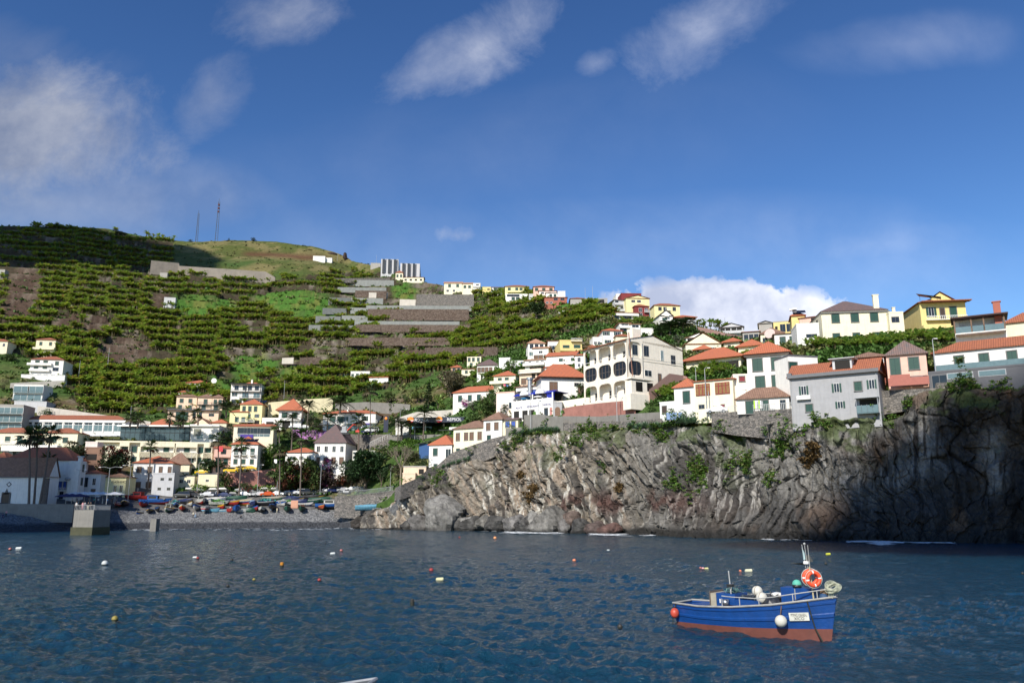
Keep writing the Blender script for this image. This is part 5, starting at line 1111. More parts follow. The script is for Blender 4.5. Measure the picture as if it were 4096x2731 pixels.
o,Wd,d,h=bld('N2','white curved bar room with round steel chimney above the restaurant',2064,2150,1600,1545,'white',-30,6,roof='hip',tile='old',rise=1.0,name='bar_room',cat='building',win=[(.45,[.2,.45],'d',2,2.2),(.5,[.8],'B',2,2)])
MB().tube([(Wd*.7,-.6,-1),(Wd*.7,-.6,h+2)],.75,12).tube([(Wd*.7,-.6,h+2),(Wd*.7,-.6,h+2.6)],[1.1,1.1],12).build('chimney',M('steel',(.5,.5,.5),.35,.15,metal=.8),o)
o,Wd,d,h=bld('N3','dark stone arched gateway with wooden door right of the restaurant',2213,2248,1662,1610,'grey',-10,3,roof='flat',par='old' if False else None,name='gateway',cat='gateway')
mm=MB();mm.extr([(Wd*.2,0),(Wd*.8,0),(Wd*.8,h*.5)]+[(Wd*.5+Wd*.3*math.cos(t),h*.5+Wd*.3*math.sin(t)) for t in np.linspace(.3,2.8,8)]+[(Wd*.2,h*.5)],-.05,-.003);mm.build('door',M('wood door',(.18,.10,.06),.7,.4,6),o)
o,Wd,d,h=bld('O','large white house with bright orange hip roof and dentil cornice',2166,2338,1606,1508,'white',8,12,xs=2146,tile='orange',rise=4.6,ov=1.2,win=[(.62,[.28],'b',2.2,2.6),(.72,[.82],'d',1.2,.9),(.45,[.94],'b',2.2,3)])
MB().box(-.15,Wd+.15,-.2,-.003,h-.5,h-.1).build('cornice',M('grey stone trim'),o)
bld('P','small white house with laundry below its orange roof',1975,2062,1548,1502,'ycream',-18,8,tile='orange',rise=2.4,win=[(.62,[.28,.6],'s',1.2,1.7),(.1,[.6],'x',4,1.2)],bal=[(-.15,1.0,.35)],ch=())
o=BLD['P'][0]
for i,c in enumerate(((.6,.1,.2),(.1,.2,.5),(.6,.5,.5),(.05,.05,.2),(.7,.3,.4))):MB().box(4+i*1.1,4.8+i*1.1,-1.3,-1.25,-.4,1.0-.2*(i%2)).build('hanging_cloth',M('cloth %d'%i,c),o)
bld('Q','tan house with arched gallery below the white terrace house',2078,2165,1545,1478,'peach',-22,9,roof='flat',win=[(.35,[.2,.5],'b',1.6,1.7),(.62,[.65,.9],'x',1.3,1.6)],bal=[(0,1,.82,'rail')])
bld('Q2','white terrace house with ochre ground floor above the tan house',2100,2200,1482,1438,'white',-22,9,roof='gx',tile='pale',rise=1.2,win=[(.75,[.2,.5,.7],'g',1,1.2),(.22,[.35,.65],'x',3,1.4)],bal=[(-.05,.8,.52)])
bld('R','white house with bright orange gable roof facing right of centre slope',2186,2302,1465,1422,'white',-18,9,tile='orange',roof='gx',rise=2.2,win=[(.5,[.5],'s',1.2,1.8),(.5,[.9],'s',.9,1.8)],bal=[(.3,1,.18)])
bld('R2','small white house with orange roof squeezed beside the arched house',2300,2342,1476,1420,'white',-10,8,tile='orange',win=[(.7,[.4],'g'),(.3,[.4,.8],'g',.8,1)])
o,Wd,d,h=bld('R3','orange roofed white house glimpsed low behind the big orange roof',2180,2300,1492,1470,'white',5,9,tile='orange',rise=1.8,win=[(.4,[.3],'d')])
o,Wd,d,h=bld('U','yellow three storey house with terrace and green doors',2240,2328,1420,1362,'yellow',4,9,xs=2376,roof='flat',win=[(.55,[.28],'s',2.2,1.4),(.55,[.78],'s',2.2,1.9),(.1,[.8],'s',2,1.5)],bal=[(0,1,.3),(.5,1,.98,'rail')])
bld('V','stepped white house with pale orange roof at the left of the upper cluster',2113,2180,1432,1372,'white',4,9,tile='pale',rise=2.4,win=[(.8,[.2,.5,.8],'d',1.2,1.6),(.3,[.2],'G',1.8,1.5)])
bld('V2','white lean roofed house in front of the stepped white house',2132,2194,1440,1392,'white',-12,8,roof='gx',tile='pale',rise=1.3,win=[(.7,[.5],'g',1.4,.9),(.3,[.2,.5,.85],'b',1.5,1.2)])
bld('V3','white house with arched windows and red roof left of the yellow terrace house',2192,2244,1404,1362,'white',0,8,roof='mono',tile='terra',rise=1.8,win=[(.35,[.3,.75],'g',2.2,1.6)])
bld('X','long white cottage with brown tile roof and five windows',1908,1992,1502,1460,'white',-8,8,tile='slate',rise=3.2,win=[(.6,[.1,.28,.46,.65,.88],'b',1.1,1.7)],down=8)
bld('X2','cream box house with three green windows behind the brown roofed cottage',1868,1924,1462,1428,'ycream',-5,7,xs=1936,roof='flat',win=[(.75,[.15,.45,.8],'s',.9,1.4),(.2,[.3],'s',1,1)])
bld('X3','small tan house with orange roof at the left end of the middle cluster',1803,1845,1486,1468,'tan',-8,6,tile='orange',rise=1.4,win=[(.5,[.3,.75],'d',1,1.2)])
bld('X4','low cream house with a thin red eave in front of the brown roofed cottage',1846,1910,1500,1474,'ycream',-8,6,roof='mono',tile='terra',rise=.8,win=[(.55,[.3,.65],'s',.9,1)])
bld('X5','ruined roofless white house with stained wall',1996,2040,1470,1432,'whitey',-8,8,roof='flat',win=[(.5,[.8],'x',1.2,1.8)])
bld('X6','low ruined white wall house with a blue door',2040,2120,1460,1444,'whitey',-8,6,roof='flat',win=[(.4,[.6],'B',.8,1.2)])
# ridge line
o,Wd,d,h=bld('Y1','dark balconied hotel block on the ridge, left wing',1523,1592,1092,1037,'lgrey',5,16,xs=1640,roof='flat',cat='hotel',name='hotel',down=12)
for i in range(3):MB().box(Wd*(.08+.33*i),Wd*(.22+.33*i),-.8,-.003,0,h+.1).build('balcony_tower',M('dark cladding',(.025,.03,.035),.4,.2),o);MB().box(Wd*(.26+.33*i),Wd*(.30+.33*i),-.1,-.003,0,h).build('window',GLS,o)
o,Wd,d,h=bld('Y2','dark balconied hotel block on the ridge, right wing',1600,1678,1108,1054,'lgrey',5,16,xs=1703,roof='flat',cat='hotel',name='hotel',down=12)
for i in range(3):MB().box(Wd*(.10+.27*i),Wd*(.22+.27*i),-.8,-.003,0,h+.1).build('balcony_tower',M('dark cladding'),o);MB().box(Wd*(.26+.27*i),Wd*(.29+.27*i),-.1,-.003,0,h).build('window',GLS,o)
bld('Y3','low grey building left of the ridge hotel',1482,1522,1072,1052,'conc',5,10,roof='flat',name='building',cat='building',down=8)
bld('Y4','small cream house with red roof in front of the ridge hotel',1582,1611,1120,1090,'ycream',0,8,tile='terra',rise=2.5,win=[(.6,2,'s',1.3,2)],down=9)
bld('Y5','long low cream house stepping down from the ridge hotel',1612,1694,1130,1108,'ycream',0,8,roof='mono',tile='terra',rise=1.4,win=[(.55,4,'d',1.6,1.2)],down=9)
bld('Z1','long cream row house with sandy roof on the ridge',1776,1848,1174,1132,'ycream',0,10,roof='gx',tile='pale',rise=2.4,win=[(.78,[.3,.75],'s',1.6,1.8),(.3,[.2,.55],'g',1.6,1.4)],down=8)
bld('Z2','narrower cream row house joined right of the long one on the ridge',1849,1890,1172,1134,'ycream',0,10,roof='gx',tile='pale',rise=2.2,win=[(.7,[.25,.7],'s',1.5,1.6)],down=8)
bld('Z3','slim white three storey house on the ridge',1892,1921,1168,1133,'white',0,8,roof='flat',win=[(.85,[.6],'d',1.8,.9),(.5,[.5],'d',1,1.4)],bal=[(0,1,.6),(0,1,.3)],down=8)
bld('Z4','small yellow box house on the ridge',1930,1964,1168,1148,'yellow',0,8,roof='flat',win=[(.6,[.7],'x',1.6,.9)],down=8)
bld('Z5','white house with long dark red eave on the ridge',1966,2018,1168,1148,'white',0,8,roof='mono',tile='terra',rise=1.2,win=[(.7,[.3,.6,.88],'s',2,1.2),(.2,[.3,.8],'s',3,1.2)],down=8)
bld('Z6','large pale yellow house with red hip roof on the ridge',2020,2114,1174,1145,'lyellow',0,10,tile='terra',rise=2.2,win=[(.6,[.18,.5,.68,.88],'s',1.5,2.1)],bal=[(.1,.8,.2)],down=8)
bld('Z7','white house with wide glazed top floor below the yellow ridge house',2022,2110,1204,1176,'white',0,9,roof='flat',win=[(.85,[.35],'d',7,1.2),(.4,[.35,.55],'s',1.7,1.6)],down=8)
bld('Z8','pink house with red roofs on the ridge',2134,2216,1166,1146,'pink',0,9,tile='terra',rise=2.0,win=[(.5,[.15,.5,.85],'s',1.6,1.5)],down=6)
bld('Z9','lower pink wing with a red eave on the ridge',2156,2226,1176,1162,'lpink',0,7,roof='mono',tile='terra',rise=.9,win=[(.4,[.2,.6],'g',1.5,1)],down=6)
bld('Za','small white cube house on the ridge right of the pink house',2232,2261,1184,1165,'white',0,7,roof='flat',down=6)
bld('Zb','low white house with red eave in front of the white cube',2184,2232,1190,1170,'white',0,7,roof='mono',tile='terra',rise=.8,win=[(.5,[.4,.75],'s',1.2,1.2)],down=6)
bld('Zc','brick red unfinished house on the ridge',2178,2268,1218,1188,'brick',0,9,roof='mono',tile='terra',rise=1.3,win=[(.3,[.12,.3],'g',1.2,1.0),(.75,[.5,.8],'d',2,1)],down=7)
bld('Zd','low grey farm building with patched orange roof on the ridge',2282,2342,1214,1193,'conc',0,8,tile='terra',rise=1.6,win=(),down=7)
bld('Ze','low grey open shed at the right of the ridge farm',2340,2430,1212,1194,'conc',0,8,roof='flat',win=[(.5,[.15,.75],'x',2.6,1.8)],down=7,name='shed',cat='shed')
bld('Zf','white low house with green netting right of the ridge houses',2116,2176,1194,1176,'lgrey',0,7,roof='flat',win=[(.5,[.7],'s',3,2)],down=7)
# upper right cluster
bld('aa','dark red and white modern house with solar heaters, highest of its cluster',2486,2566,1204,1174,'wine',4,9,roof='flat',win=[(.6,[.85],'x',2,1.4)],down=6)
bld('aa2','white side wing of the dark red modern house',2466,2488,1204,1176,'white',4,9,roof='flat',down=6)
bld('ab','pale yellow house with terrace behind the grey three storey house',2505,2598,1218,1192,'lyellow',6,9,roof='gy',tile='pale',rise=1.5,win=[(.55,[.3,.55],'g',1.8,1.2)],down=6)
bld('ac','grey and white three storey house with balconies in the upper cluster',2458,2530,1250,1200,'lgrey',8,9,xs=2434,roof='mono',tile='slate',rise=.9,win=[(.78,[.14],'d',1.5,2),(.82,[.6,.75],'g',1,.8),(.38,[.42,.82],'g',1.5,1.6)],lw=[(.3,[.3,.6],'s',1,2)],bal=[(0,.42,.62),(.05,1.3,.12)],down=6)
bld('ad','low white house with glazed balcony below the grey three storey house',2460,2556,1276,1250,'white',6,8,roof='mono',tile='terra',rise=1.0,win=[(.3,[.08,.4,.6],'d',1.8,1.6)],bal=[(.05,.95,.55,'rail')],down=6)
bld('ae','dark red house with white framed windows in the upper cluster',2540,2596,1260,1224,'wine',8,9,tile='terra',rise=1.9,win=[(.6,[.4,.82],'g',1.4,1.8),(.1,[.4],'g',1.6,1.2)],bal=[(.65,1,.35,'rail')],down=6)
bld('af','wide pale yellow house with red roof on the upper skyline',2618,2720,1250,1221,'lyellow',5,9,xs=2600,tile='terra',rise=1.9,win=[(.55,[.22,.42,.78],'d',1.4,1.6)],bal=[(.4,.6,.3,'rail')],down=6)
o,Wd,d,h=bld('ag','white gable fronted house with round balcony in the upper cluster',2640,2692,1305,1262,'white',8,12,xs=2606,roof='gy',tile='slate',rise=2.6,win=[(1.08,[.5],'d',1,.9),(.62,[.38],'s',1.9,1.6),(.2,[.3],'x',2.2,1.4)],bal=[(0,1.1,.36),(.35,.65,.95)],down=8)
bld('ah','grey house with orange roof and galleries on thin columns',2706,2774,1304,1270,'conc',0,9,tile='orange',rise=2.0,ov=1.6,win=[(.5,[.3,.6],'d',1.4,1.6)],bal=[(-.1,1.1,.35,'rail',1.6)],down=8)
bld('ai','white terraced houses with pale orange roofs, left unit',2478,2522,1334,1292,'white',4,8,xs=2434,roof='mono',tile='pale',rise=1.2,win=[(.85,[.5],'g',2.6,.9),(.25,[.35],'g',2.6,2.2)],lw=[(.7,[.5],'d',3,1.0)],bal=[(0,1,.55)],down=6)
bld('aj','white terraced houses with pale orange roofs, right unit',2523,2562,1334,1296,'white',4,8,roof='mono',tile='pale',rise=1.2,win=[(.8,[.5],'g',2.6,.9),(.25,[.5],'G',2.2,2.0)],down=6)
bld('ak','white windowless cube garage right of the terraced houses',2564,2614,1342,1314,'white',4,7,roof='flat',down=6,name='garage',cat='garage')
bld('al','white house with orange roof and green open shutters above the yellow house',2412,2490,1376,1322,'white',4,9,xs=2386,tile='orange',rise=1.7,win=[(.8,[.18,.75],'o',1.3,1.3),(.2,[.25],'o',1.2,1.2)],down=6)
bld('al2','low white annex below the house with open green shutters',2372,2412,1384,1350,'white',4,7,roof='flat',win=[(.4,[.25,.6],'g',1,1)],down=6)
bld('am','cream house with orange roof directly behind the arched house',2464,2530,1374,1344,'ycream',4,8,tile='terra',rise=1.5,win=[(.3,[.5],'G',2,1)],down=6)
bld('am2','orange roofed house directly behind the arched house chimney',2500,2590,1392,1362,'cream',4,9,tile='orange',rise=2.6,down=6)
bld('am3','small white house with red roof left of the arched house eave',2352,2392,1402,1388,'white',4,7,tile='terra',rise=1.3,down=4)
bld('an','wide cream gable house with white roof edge below the date palms',2744,2886,1408,1374,'ycream',-4,12,xs=2728,roof='gy',tile='pale',rise=3.6,win=[(.35,[.75],'o',1.2,1.2),(.35,[.35],'g',1.2,.8)],down=6)
bld('an2','white shed with long dark window above the cream gable house',2745,2848,1372,1350,'white',-4,8,roof='gy',tile='pale',rise=1.8,win=[(.6,[.4],'x',6,1)],down=5)
bld('ao','modern unfinished grey house with square openings on the right slope',2880,2975,1340,1308,'lgrey',-14,10,roof='gy',tile='slate',rise=1.6,win=[(.68,[.12,.35,.6,.83],'x',1.8,1.6)],bal=[(0,1.02,.25)],down=7)
bld('ap','old grey weathered house with tall windows on the right slope',2972,3040,1366,1326,'conc',-18,9,roof='mono',tile='terra',rise=1.2,win=[(.45,[.2,.5,.8],'d',1.2,2.0)],down=6)
bld('ap2','bare concrete gable wall building behind the old weathered house',3038,3092,1345,1292,'conc',-18,9,roof='gy',tile='flat',rise=.8,down=6,name='building',cat='building')
bld('aq','cream house with brown pyramid roof beside the big satellite dish',3044,3138,1372,1334,'ycream',-16,9,tile='old',rise=2.6,win=[(.4,[.18],'d',1.2,1.2),(.4,[.5],'s',1.4,2.2)],down=7)
mm=MB();mm.tube([(2.6,-1.2,-1),(2.6,-1.2,2.5)],.08).tube([(2.6,-1.6,2.8),(2.7,-1.3,2.7),(2.8,-1.1,2.6)],[1.6,1.3,.3],14);mm.build('satellite_dish',M('dish pink',(.55,.42,.38)),BLD['aq'][0])
bld('ar','long white house with a low brown eave and two grey framed windows',3100,3192,1378,1334,'white',-16,9,roof='mono',tile='old',rise=1.2,win=[(.45,[.35,.78],'s',1.4,1.8)],down=6)
bld('as','yellow house with tall dark windows behind the white houses',3096,3170,1335,1286,'yellow',-20,9,roof='flat',par='conc',win=[(.55,[.15],'x',.8,1),(.5,[.5,.85],'d',1.5,2.4)],down=6)
o,Wd,d,h=bld('at','orange roofed yellow house carrying a large solar water heater',3168,3222,1310,1262,'yellow',-16,8,roof='hip',tile='orange',rise=1.6,down=6)
mm=MB();mm.add([(.5,-.3,h+.7),(4.2,-1.0,h+.7),(4.2,1.2,h+1.9),(.5,1.5,h+2.1)],[(0,1,2,3)]);mm.build('solar_panel',M('solar panel'),o);MB().tube([(-.2,1.6,h+2.4),(1.8,1.4,h+2.5)],.35,10).build('water_tank',M('steel'),o)
bld('au','pink house with dark windows squeezed left of the big cream mansion',3200,3284,1320,1268,'pink',-30,8,roof='mono',tile='terra',rise=1.0,win=[(.75,[.75],'x',2.2,1.4)],down=6)
bld('av','tall plain white house left of the big cream mansion',3192,3282,1388,1296,'white',-10,8,roof='flat',win=[(.5,[.65],'d',2.6,.8)],down=6)
# right edge big houses
o,Wd,d,h=bld('aw','big cream mansion with brown pyramid roof and grey window frames',3293,3562,1356,1242,'ycream',-8,16,tile='slate',rise=4.6,ov=.2,win=[(.76,[.21,.50,.79],'s',1.9,2.3),(.12,[.2,.5,.8],'s',1.7,1.6)],lw=[(.7,[.3,.7],'s',1.3,2.2)],ch=(),name='mansion',cat='house',down=7)
MB().box(-.15,Wd+.4,-.35,-.003,h-.55,h-.25).build('cornice',FRM,o);MB().box(Wd*.82,Wd*.9,1,1.8,h,h+4.4).box(Wd*.81,Wd*.91,.9,1.9,h+4.4,h+4.6).build('chimney',wallm('ycream'),o)
bld('ax','small cream link house with one dark window right of the big mansion',3564,3622,1345,1250,'ycream',-8,7,roof='flat',win=[(.72,[.42],'d',1.8,1.4)],ch=[(.55,.3,1.6)],down=4)
o,Wd,d,h=bld('ay','golden yellow house with red roof and solar panels at the highest right',3688,3872,1308,1208,'yellow',-8,12,xs=3616,tile='terra',rise=2.4,ov=.6,win=[(.62,[.24],'o',1.3,2.6),(.58,[.48],'D',1.1,2.6),(.6,[.72],'s',1.6,2.8)],bal=[(.1,.98,.30,'rail'),(0,.6,-.05)],down=9)
MB().box(0,Wd+1,-1.9,-.003,h-.05,h+.2).build('eave',T['terra'],o)
mm=MB();mm.extr([(Wd*.2,h),(Wd*.85,h),(Wd*.82,h+.4),(Wd*.5,h+2.9),(Wd*.2,h+.4)],1.0,7);mm.build('attic',wallm('yellow'),o);mm=MB();mm.add([(Wd*.12,.6,h+.25),(Wd*.5,.6,h+3.2),(Wd*.5,7.5,h+3.2),(Wd*.12,7.5,h+.25),(Wd*.9,.6,h+.25),(Wd*.9,7.5,h+.25)],[(0,1,2,3),(1,4,5,2)]);mm.build('attic_roof',T['terra'],o)
mm=MB();mm.add([(-1.2,-1.6,h+2.2),(4.6,-2.2,h+1.0),(5.6,.2,h+.9),(.4,1.0,h+2.1)],[(0,1,2,3)]);mm.build('solar_panel',M('solar blue',(.03,.06,.12),.15,.2),o)
mm=MB();[mm.tube([(x,-.6,h+.2),(x,-.8,z_)],.04,4) for x,z_ in ((0,h+2.0),(2.5,h+1.5),(4.2,h+1.1))];mm.build('panel_frame',BLK,o)
o,Wd,d,h=bld('az','white house with dark wooden veranda roof and glass railings',3822,4030,1352,1272,'white',-30,6,roof='flat',name='veranda_house',win=(),down=5,Y=CY(3926)+8)
bmw=M('veranda wood',(.17,.10,.06),.7,.3);MB().box(.1,Wd-.1,-2.2,-.003,h*.25-.2,h*.25).build('veranda_floor',wallm('white'),o)
[MB().box(Wd*u-.12,Wd*u+.12,-2.2,-1.95,h*.25,h-.1).build('veranda_post',bmw,o) for u in (0.01,.34,.58,.97)]
MB().box(-.5,Wd+.5,-2.8,4,h-.1,h+.15).build('veranda_roof',M('veranda roof',(.06,.03,.025),.8,.2),o);MB().box(.15,Wd-.15,-2.2,-2.15,h*.25,h*.55).build('railing',GLB,o);MB().box(Wd*.1,Wd*.9,-.05,-.003,h*.25,h*.9).build('back_wall',wallm('lgrey'),o)
MB().box(Wd*.80,Wd*.94,-1.2,-.3,h*.25,h+2.6).box(Wd*.78,Wd*.96,-1.3,-.2,h+2.6,h+2.8).build('chimney',wallm('brick'),o)
bld('ba','house with red roof cut by the right edge of the photo',4020,4200,1340,1286,'cream',-30,9,tile='terra',rise=2.6,down=5,Y=CY(4100)+14)
o,Wd,d,h=bld('bb','white villa with long red tile roof and grey framed doors at the right edge',3738,4230,1470,1392,'whitey',-34,8,tile='terra',rise=2.4,win=[(.36,[.22,.43,.66,.9],'s',1.5,3.0)],Y=CY(3984)+1.2,down=3)
MB().box(Wd*.02,Wd,-1.6,-1.5,-1.2,1.1).build('glass_railing',GLB,o)
o,Wd,d,h=bld('bc','dark grey lower storey with two long frosted windows at the right edge',3716,4230,1528,1472,'dgrey',-34,4,roof='flat',win=(),Y=CY(3984)-.6,down=1.5,name='lower_storey',cat='building')
for u0,u1 in ((.155,.37),(.41,.63)):MB().box(Wd*u0,Wd*u1,-.06,-.003,h*.45,h*.9).mat(1).box(Wd*u0+.15,Wd*u1-.15,-.09,-.061,h*.5,h*.85).build('window',[GREY,GLB],o)
addwin(o,2.4,2.3,'d',(Wd*.09,0,h*.35))
o,Wd,d,h=bld('bd','pink cottage with grey framed door and green shutter on the cliff edge',3552,3714,1512,1418,'pink',-26,9,tile='patch',rise=3.4,win=[(.52,[.21],'s',1.7,3.4),(.62,[.68],'s',1.7,2.3)],Y=CY(3633)+1.5,down=3)
MB().box(Wd*.0,Wd*1.0,-2.4,-2.2,-1.6,-.1).box(Wd*.05,Wd*.55,-2.4,-2.2,-.1,.5).build('garden_wall',M('salmon wall',(.36,.12,.09)),o);MB().box(Wd*.28,Wd*.98,-2.2,-.5,0,.12).box(Wd*.58,Wd*.86,-2.3,-2.2,-1.4,0).build('shed_roof',FRM,o)
bld('be','old red house with worn tile roof behind the grey house',3408,3548,1470,1428,'brick',-26,8,tile='old',rise=1.6,win=[(.6,[.3,.75],'g',2.2,.8)],down=4,Y=CY(3478)+9)
o,Wd,d,h=bld('bf','plain grey three storey house with red roof on the cliff edge',3170,3528,1688,1498,'mgrey',-33,9,roof='gx',tile='terra',rise=3.2,ov=.5,Y=CY(3349)-1.2,down=1.2,
 win=[(.72,[.16,.54],'o',.9,1.7),(.72,[.78],'s',1.3,1.7),(.74,[.93],'o',.9,1.7),(.34,[.21],'s',1.3,1.4),(.36,[.565],'o',.9,1.3)])
MB().box(Wd*.08,Wd*.24,-.7,-.003,h*.52,h*.60).build('box_balcony',WHT,o)
mm=MB();mm.box(Wd*.755,Wd*.99,-1.5,-.003,h*.135,h*.155);mm.box(Wd*.755,Wd*.99,-1.55,-1.5,h*.155,h*.30);mm.build('balcony',GLB,o)
mm=MB();[mm.box(Wd*u-.04,Wd*u+.04,-1.55,-1.47,h*.155,h*.31 if i%4 else h*.45) for i,u in enumerate((.757,.81,.87,.93,.988))];mm.box(Wd*.74,Wd*.995,-1.7,-.003,h*.45,h*.465);mm.build('balcony_frame',GREY,o)
MB().box(Wd*.78,Wd*.97,-.05,-.003,h*.16,h*.44).build('balcony_back',M('dark opening'),o)
MB().box(Wd*.79,Wd*.86,-1.4,-.6,h*.155,h*.26).build('washing_machine',WHT,o)
for u_ in (.012,.985):MB().tube([(Wd*u_,-.1,h-.2),(Wd*u_,-.1,0)],.07,6).build('drain_pipe',GREY,o)
MB().box(Wd*-.02,Wd*1.02,-.7,-.45,h-.1,h+.55).box(-.4,.5,-.4,9,h+.1,h+1.0).build('gutter_band',M('grey band',(.14,.145,.155)),o)
MB().box(Wd*.5,Wd*.72,1.2,5,h,h+3.2).box(Wd*.46,Wd*.76,.6,5.5,h+3.2,h+3.35).build('roof_terrace',wallm('lgrey'),o);MB().box(Wd*.53,Wd*.70,1.1,1.18,h+1.2,h+2.9).build('terrace_opening',M('dark opening'),o)
o,Wd,d,h=bld('bg','white house with green shutters and bright orange hip roof in the right foreground',2996,3162,1588,1422,'white',-25,8,Y=CY(3080)+5.5,roof='flat',win=[(.80,[.26,.72],'s',2.0,2.7),(.38,[.30,.70],'s',1.9,2.5)],down=5)
bw=M('eave wood',(.09,.065,.05));MB().box(-.5,Wd+.4,-.5,d,h+.02,h+.5).build('eave',bw,o);hiproof(Wd,d+4,h+.65,3.4,.8).build('roof',T['orange'],o)
bld('bg2','white rear wing with green shutter of the orange roofed house',3158,3275,1500,1426,'white',12,7,Y=CY(3216)+5,roof='flat',par='dgrey',win=[(.35,[.14],'s',1.8,2.6)],down=7)
o,Wd,d,h=bld('bh','low white cottage with old brown tile roof and laundry in front',2950,3160,1648,1592,'white',-28,6,tile='old',rise=2.6,Y=CY(3055)-.4,win=[(.42,[.25,.53],'s',1.6,2.6),(.42,[.88],'d',1.0,2.2)],ch=[(.1,.5,1.4)],down=.1)
mm=MB()
for i in range(6):mm.k=i%3;mm.box(Wd*.33+i*.32,Wd*.33+i*.32+.26,-.25,-.2,h*.3,h*.88-.1*(i%3))
mm.build('laundry',[M('cloth lime',(.4,.7,.05)),WHT,GREY],o)
o,Wd,d,h=bld('bi','cream house with two red framed bay windows on the cliff road',2780,2938,1650,1520,'ycream',-33,8,Y=CY(2859)+1.0,roof='mono',tile='orange',rise=.5,down=2,win=[(.22,[.18],'d',1.2,.8),(.12,[.72],'r',.7,1.6)])
for u0,u1 in ((.05,.42),(.55,.92)):
    f=MB().box(Wd*u0,Wd*u1,-.18,-.003,h*.56,h*.92).build('window',RED,o);q=MB();n=4
    for i in range(n):q.box(Wd*(u0+(u1-u0)*(i+.12)/n),Wd*(u0+(u1-u0)*(i+.88)/n),-.22,-.181,h*.58,h*.80);q.box(Wd*(u0+(u1-u0)*(i+.12)/n),Wd*(u0+(u1-u0)*(i+.88)/n),-.22,-.181,h*.82,h*.9)
    q.build('pane',M('amber curtains',(.25,.13,.04),.5,.5,4),f)
bld('bi2','cream flank block between red window house and the orange roofed house',2938,3002,1600,1500,'lpink' if False else 'arch',-10,7,Y=CY(2970)+4,roof='flat',win=[(.86,[.55],'r',1.1,1)],down=6)
bld('bj','peeling white house with one green shutter and old orange roof',2700,2782,1652,1548,'whitey',-33,8,Y=CY(2741)+1.5,tile='orange',rise=2.4,win=[(.62,[.6],'s',1.5,2.6)],down=2)
bld('bk','low ruined whitewashed wall house with brown door on the cliff road',2640,2702,1650,1610,'whitey',-33,6,Y=CY(2671)+1.5,roof='flat',win=[(.35,[.3],'D',1,1.6)],down=2)

# orange long roof complex
bld('bl','long low cream bungalow with a sweeping orange roof behind banana plants',2745,2965,1478,1436,'ycream',-32,12,tile='orange',rise=4.2,ov=1.4,win=[(.35,[.35,.6,.85],'x',3.4,2)],down=6)
bld('bl2','cream house end with orange hip roof at the right of the sweeping roof',2955,3052,1430,1384,'ycream',-28,10,tile='orange',rise=2.6,ov=.9,win=[(.4,[.6],'x',1.6,1.6)],down=6)
bld('bl3','small cream roof tower with orange cap, right one',2896,2960,1400,1368,'ycream',-28,6,tile='orange',rise=1.9,ov=1.0,win=[(.5,[.35],'x',1,.9)],down=8,name='roof_tower')
bld('bl4','small cream roof tower with orange cap, left one',2784,2838,1420,1398,'ycream',-28,6,tile='orange',rise=1.9,ov=1.0,win=[(.5,[.3],'x',1,.8)],down=8,name='roof_tower')
# the arched house
Ya=172
o,Wd,d,h=bld('bm','big pale apricot house with three tiers of arched loggias',2512,2738,1598,1372,'arch',34,None,xs=2337,roof='none',Y=DS(2512,1664)+5.5,win=[(.84,[.34],'d',1.6,2.6),(.80,[.62],'G',1.0,2.6),(.74,[.82],'d',1.5,2.6),(.45,[.36],'g',2.4,1.5),(.38,[.56],'b',1.0,2.4),(.33,[.84],'d',1.5,1.6)],down=6,name='arched_house')
for c in list(COL.objects):
    if c.parent==o and c.name.split('.')[0] in('wall','parapet','roof'):bpy.data.objects.remove(c)
am=wallm('arch');IN=2.2
MB().box(IN,Wd,0,d,-6,h).build('wall',am,o)
m=MB();m.box(0,IN,0,d,-6,0)                       # floors
for k in range(1,4):m.box(.25,IN,.2,d,h*k/3-.25,h*k/3)
m.extr([(0,h),(Wd,h-1.0),(Wd*.46,h+1.9)],0,.3)
m.extr([(0,h),(Wd,h-1.0),(Wd*.46,h+1.9)],d-.3,d)
m.build('floor_slabs',am,o)
def archwall(bays,ax,L_,th=.28):
    """wall in the plane of local y (ax=1) or x (ax=0) with arched openings"""
    m=MB()
    for (a0,a1,z0,z1,kind) in bays:
        cx,cz=(a0+a1)/2,(z0+z1)/2;hw=(a1-a0)/2*.88;N_=28;hole=[];rect=[]
        zb_=z0+(z1-z0)*(.16 if kind!='open' else .05);zt_=z0+(z1-z0)*.90;zc=(zb_+zt_)/2;hh=(zt_-zb_)/2
        for i in range(N_):
            t=2*math.pi*(i+.5)/N_;c_,s_=math.cos(t),math.sin(t)
            ex=.45 if True else 1
            x=hw*math.copysign(abs(c_)**.5,c_);zz=hh*math.copysign(abs(s_)**.75,s_)
            if kind=='open' and s_<0:zz=hh*max(-1,-abs(s_)**.3);
            hole.append((cx+x,zc+zz));
            # project on the rectangle
            dx,dz=(cx+x)-cx,(zc+zz)-cz;k=min(((a1-a0)/2)/abs(dx) if abs(dx)>1e-6 else 1e9,((z1-z0)/2)/abs(dz) if abs(dz)>1e-6 else 1e9);rect.append((cx+dx*k,cz+dz*k))
        # snap the nearest projected points to the corners
        for qx in (a0,a1):
            for qz in (z0,z1):
                j=min(range(N_),key=lambda j:(rect[j][0]-qx)**2+(rect[j][1]-qz)**2);rect[j]=(qx,qz)
        P3=(lambda p,dd:(dd,p[0],p[1])) if ax==1 else (lambda p,dd:(p[0],dd,p[1]))
        vs=[P3(p,0) for p in rect]+[P3(p,0) for p in hole]+[P3(p,th) for p in hole]+[P3(p,th) for p in rect]
        fs=[]
        for i in range(N_):
            j=(i+1)%N_;fs+=[(i,j,N_+j,N_+i),(N_+i,N_+j,2*N_+j,2*N_+i),(2*N_+i,2*N_+j,3*N_+j,3*N_+i)]
        m.add(vs,fs)
    return m
bays=[]
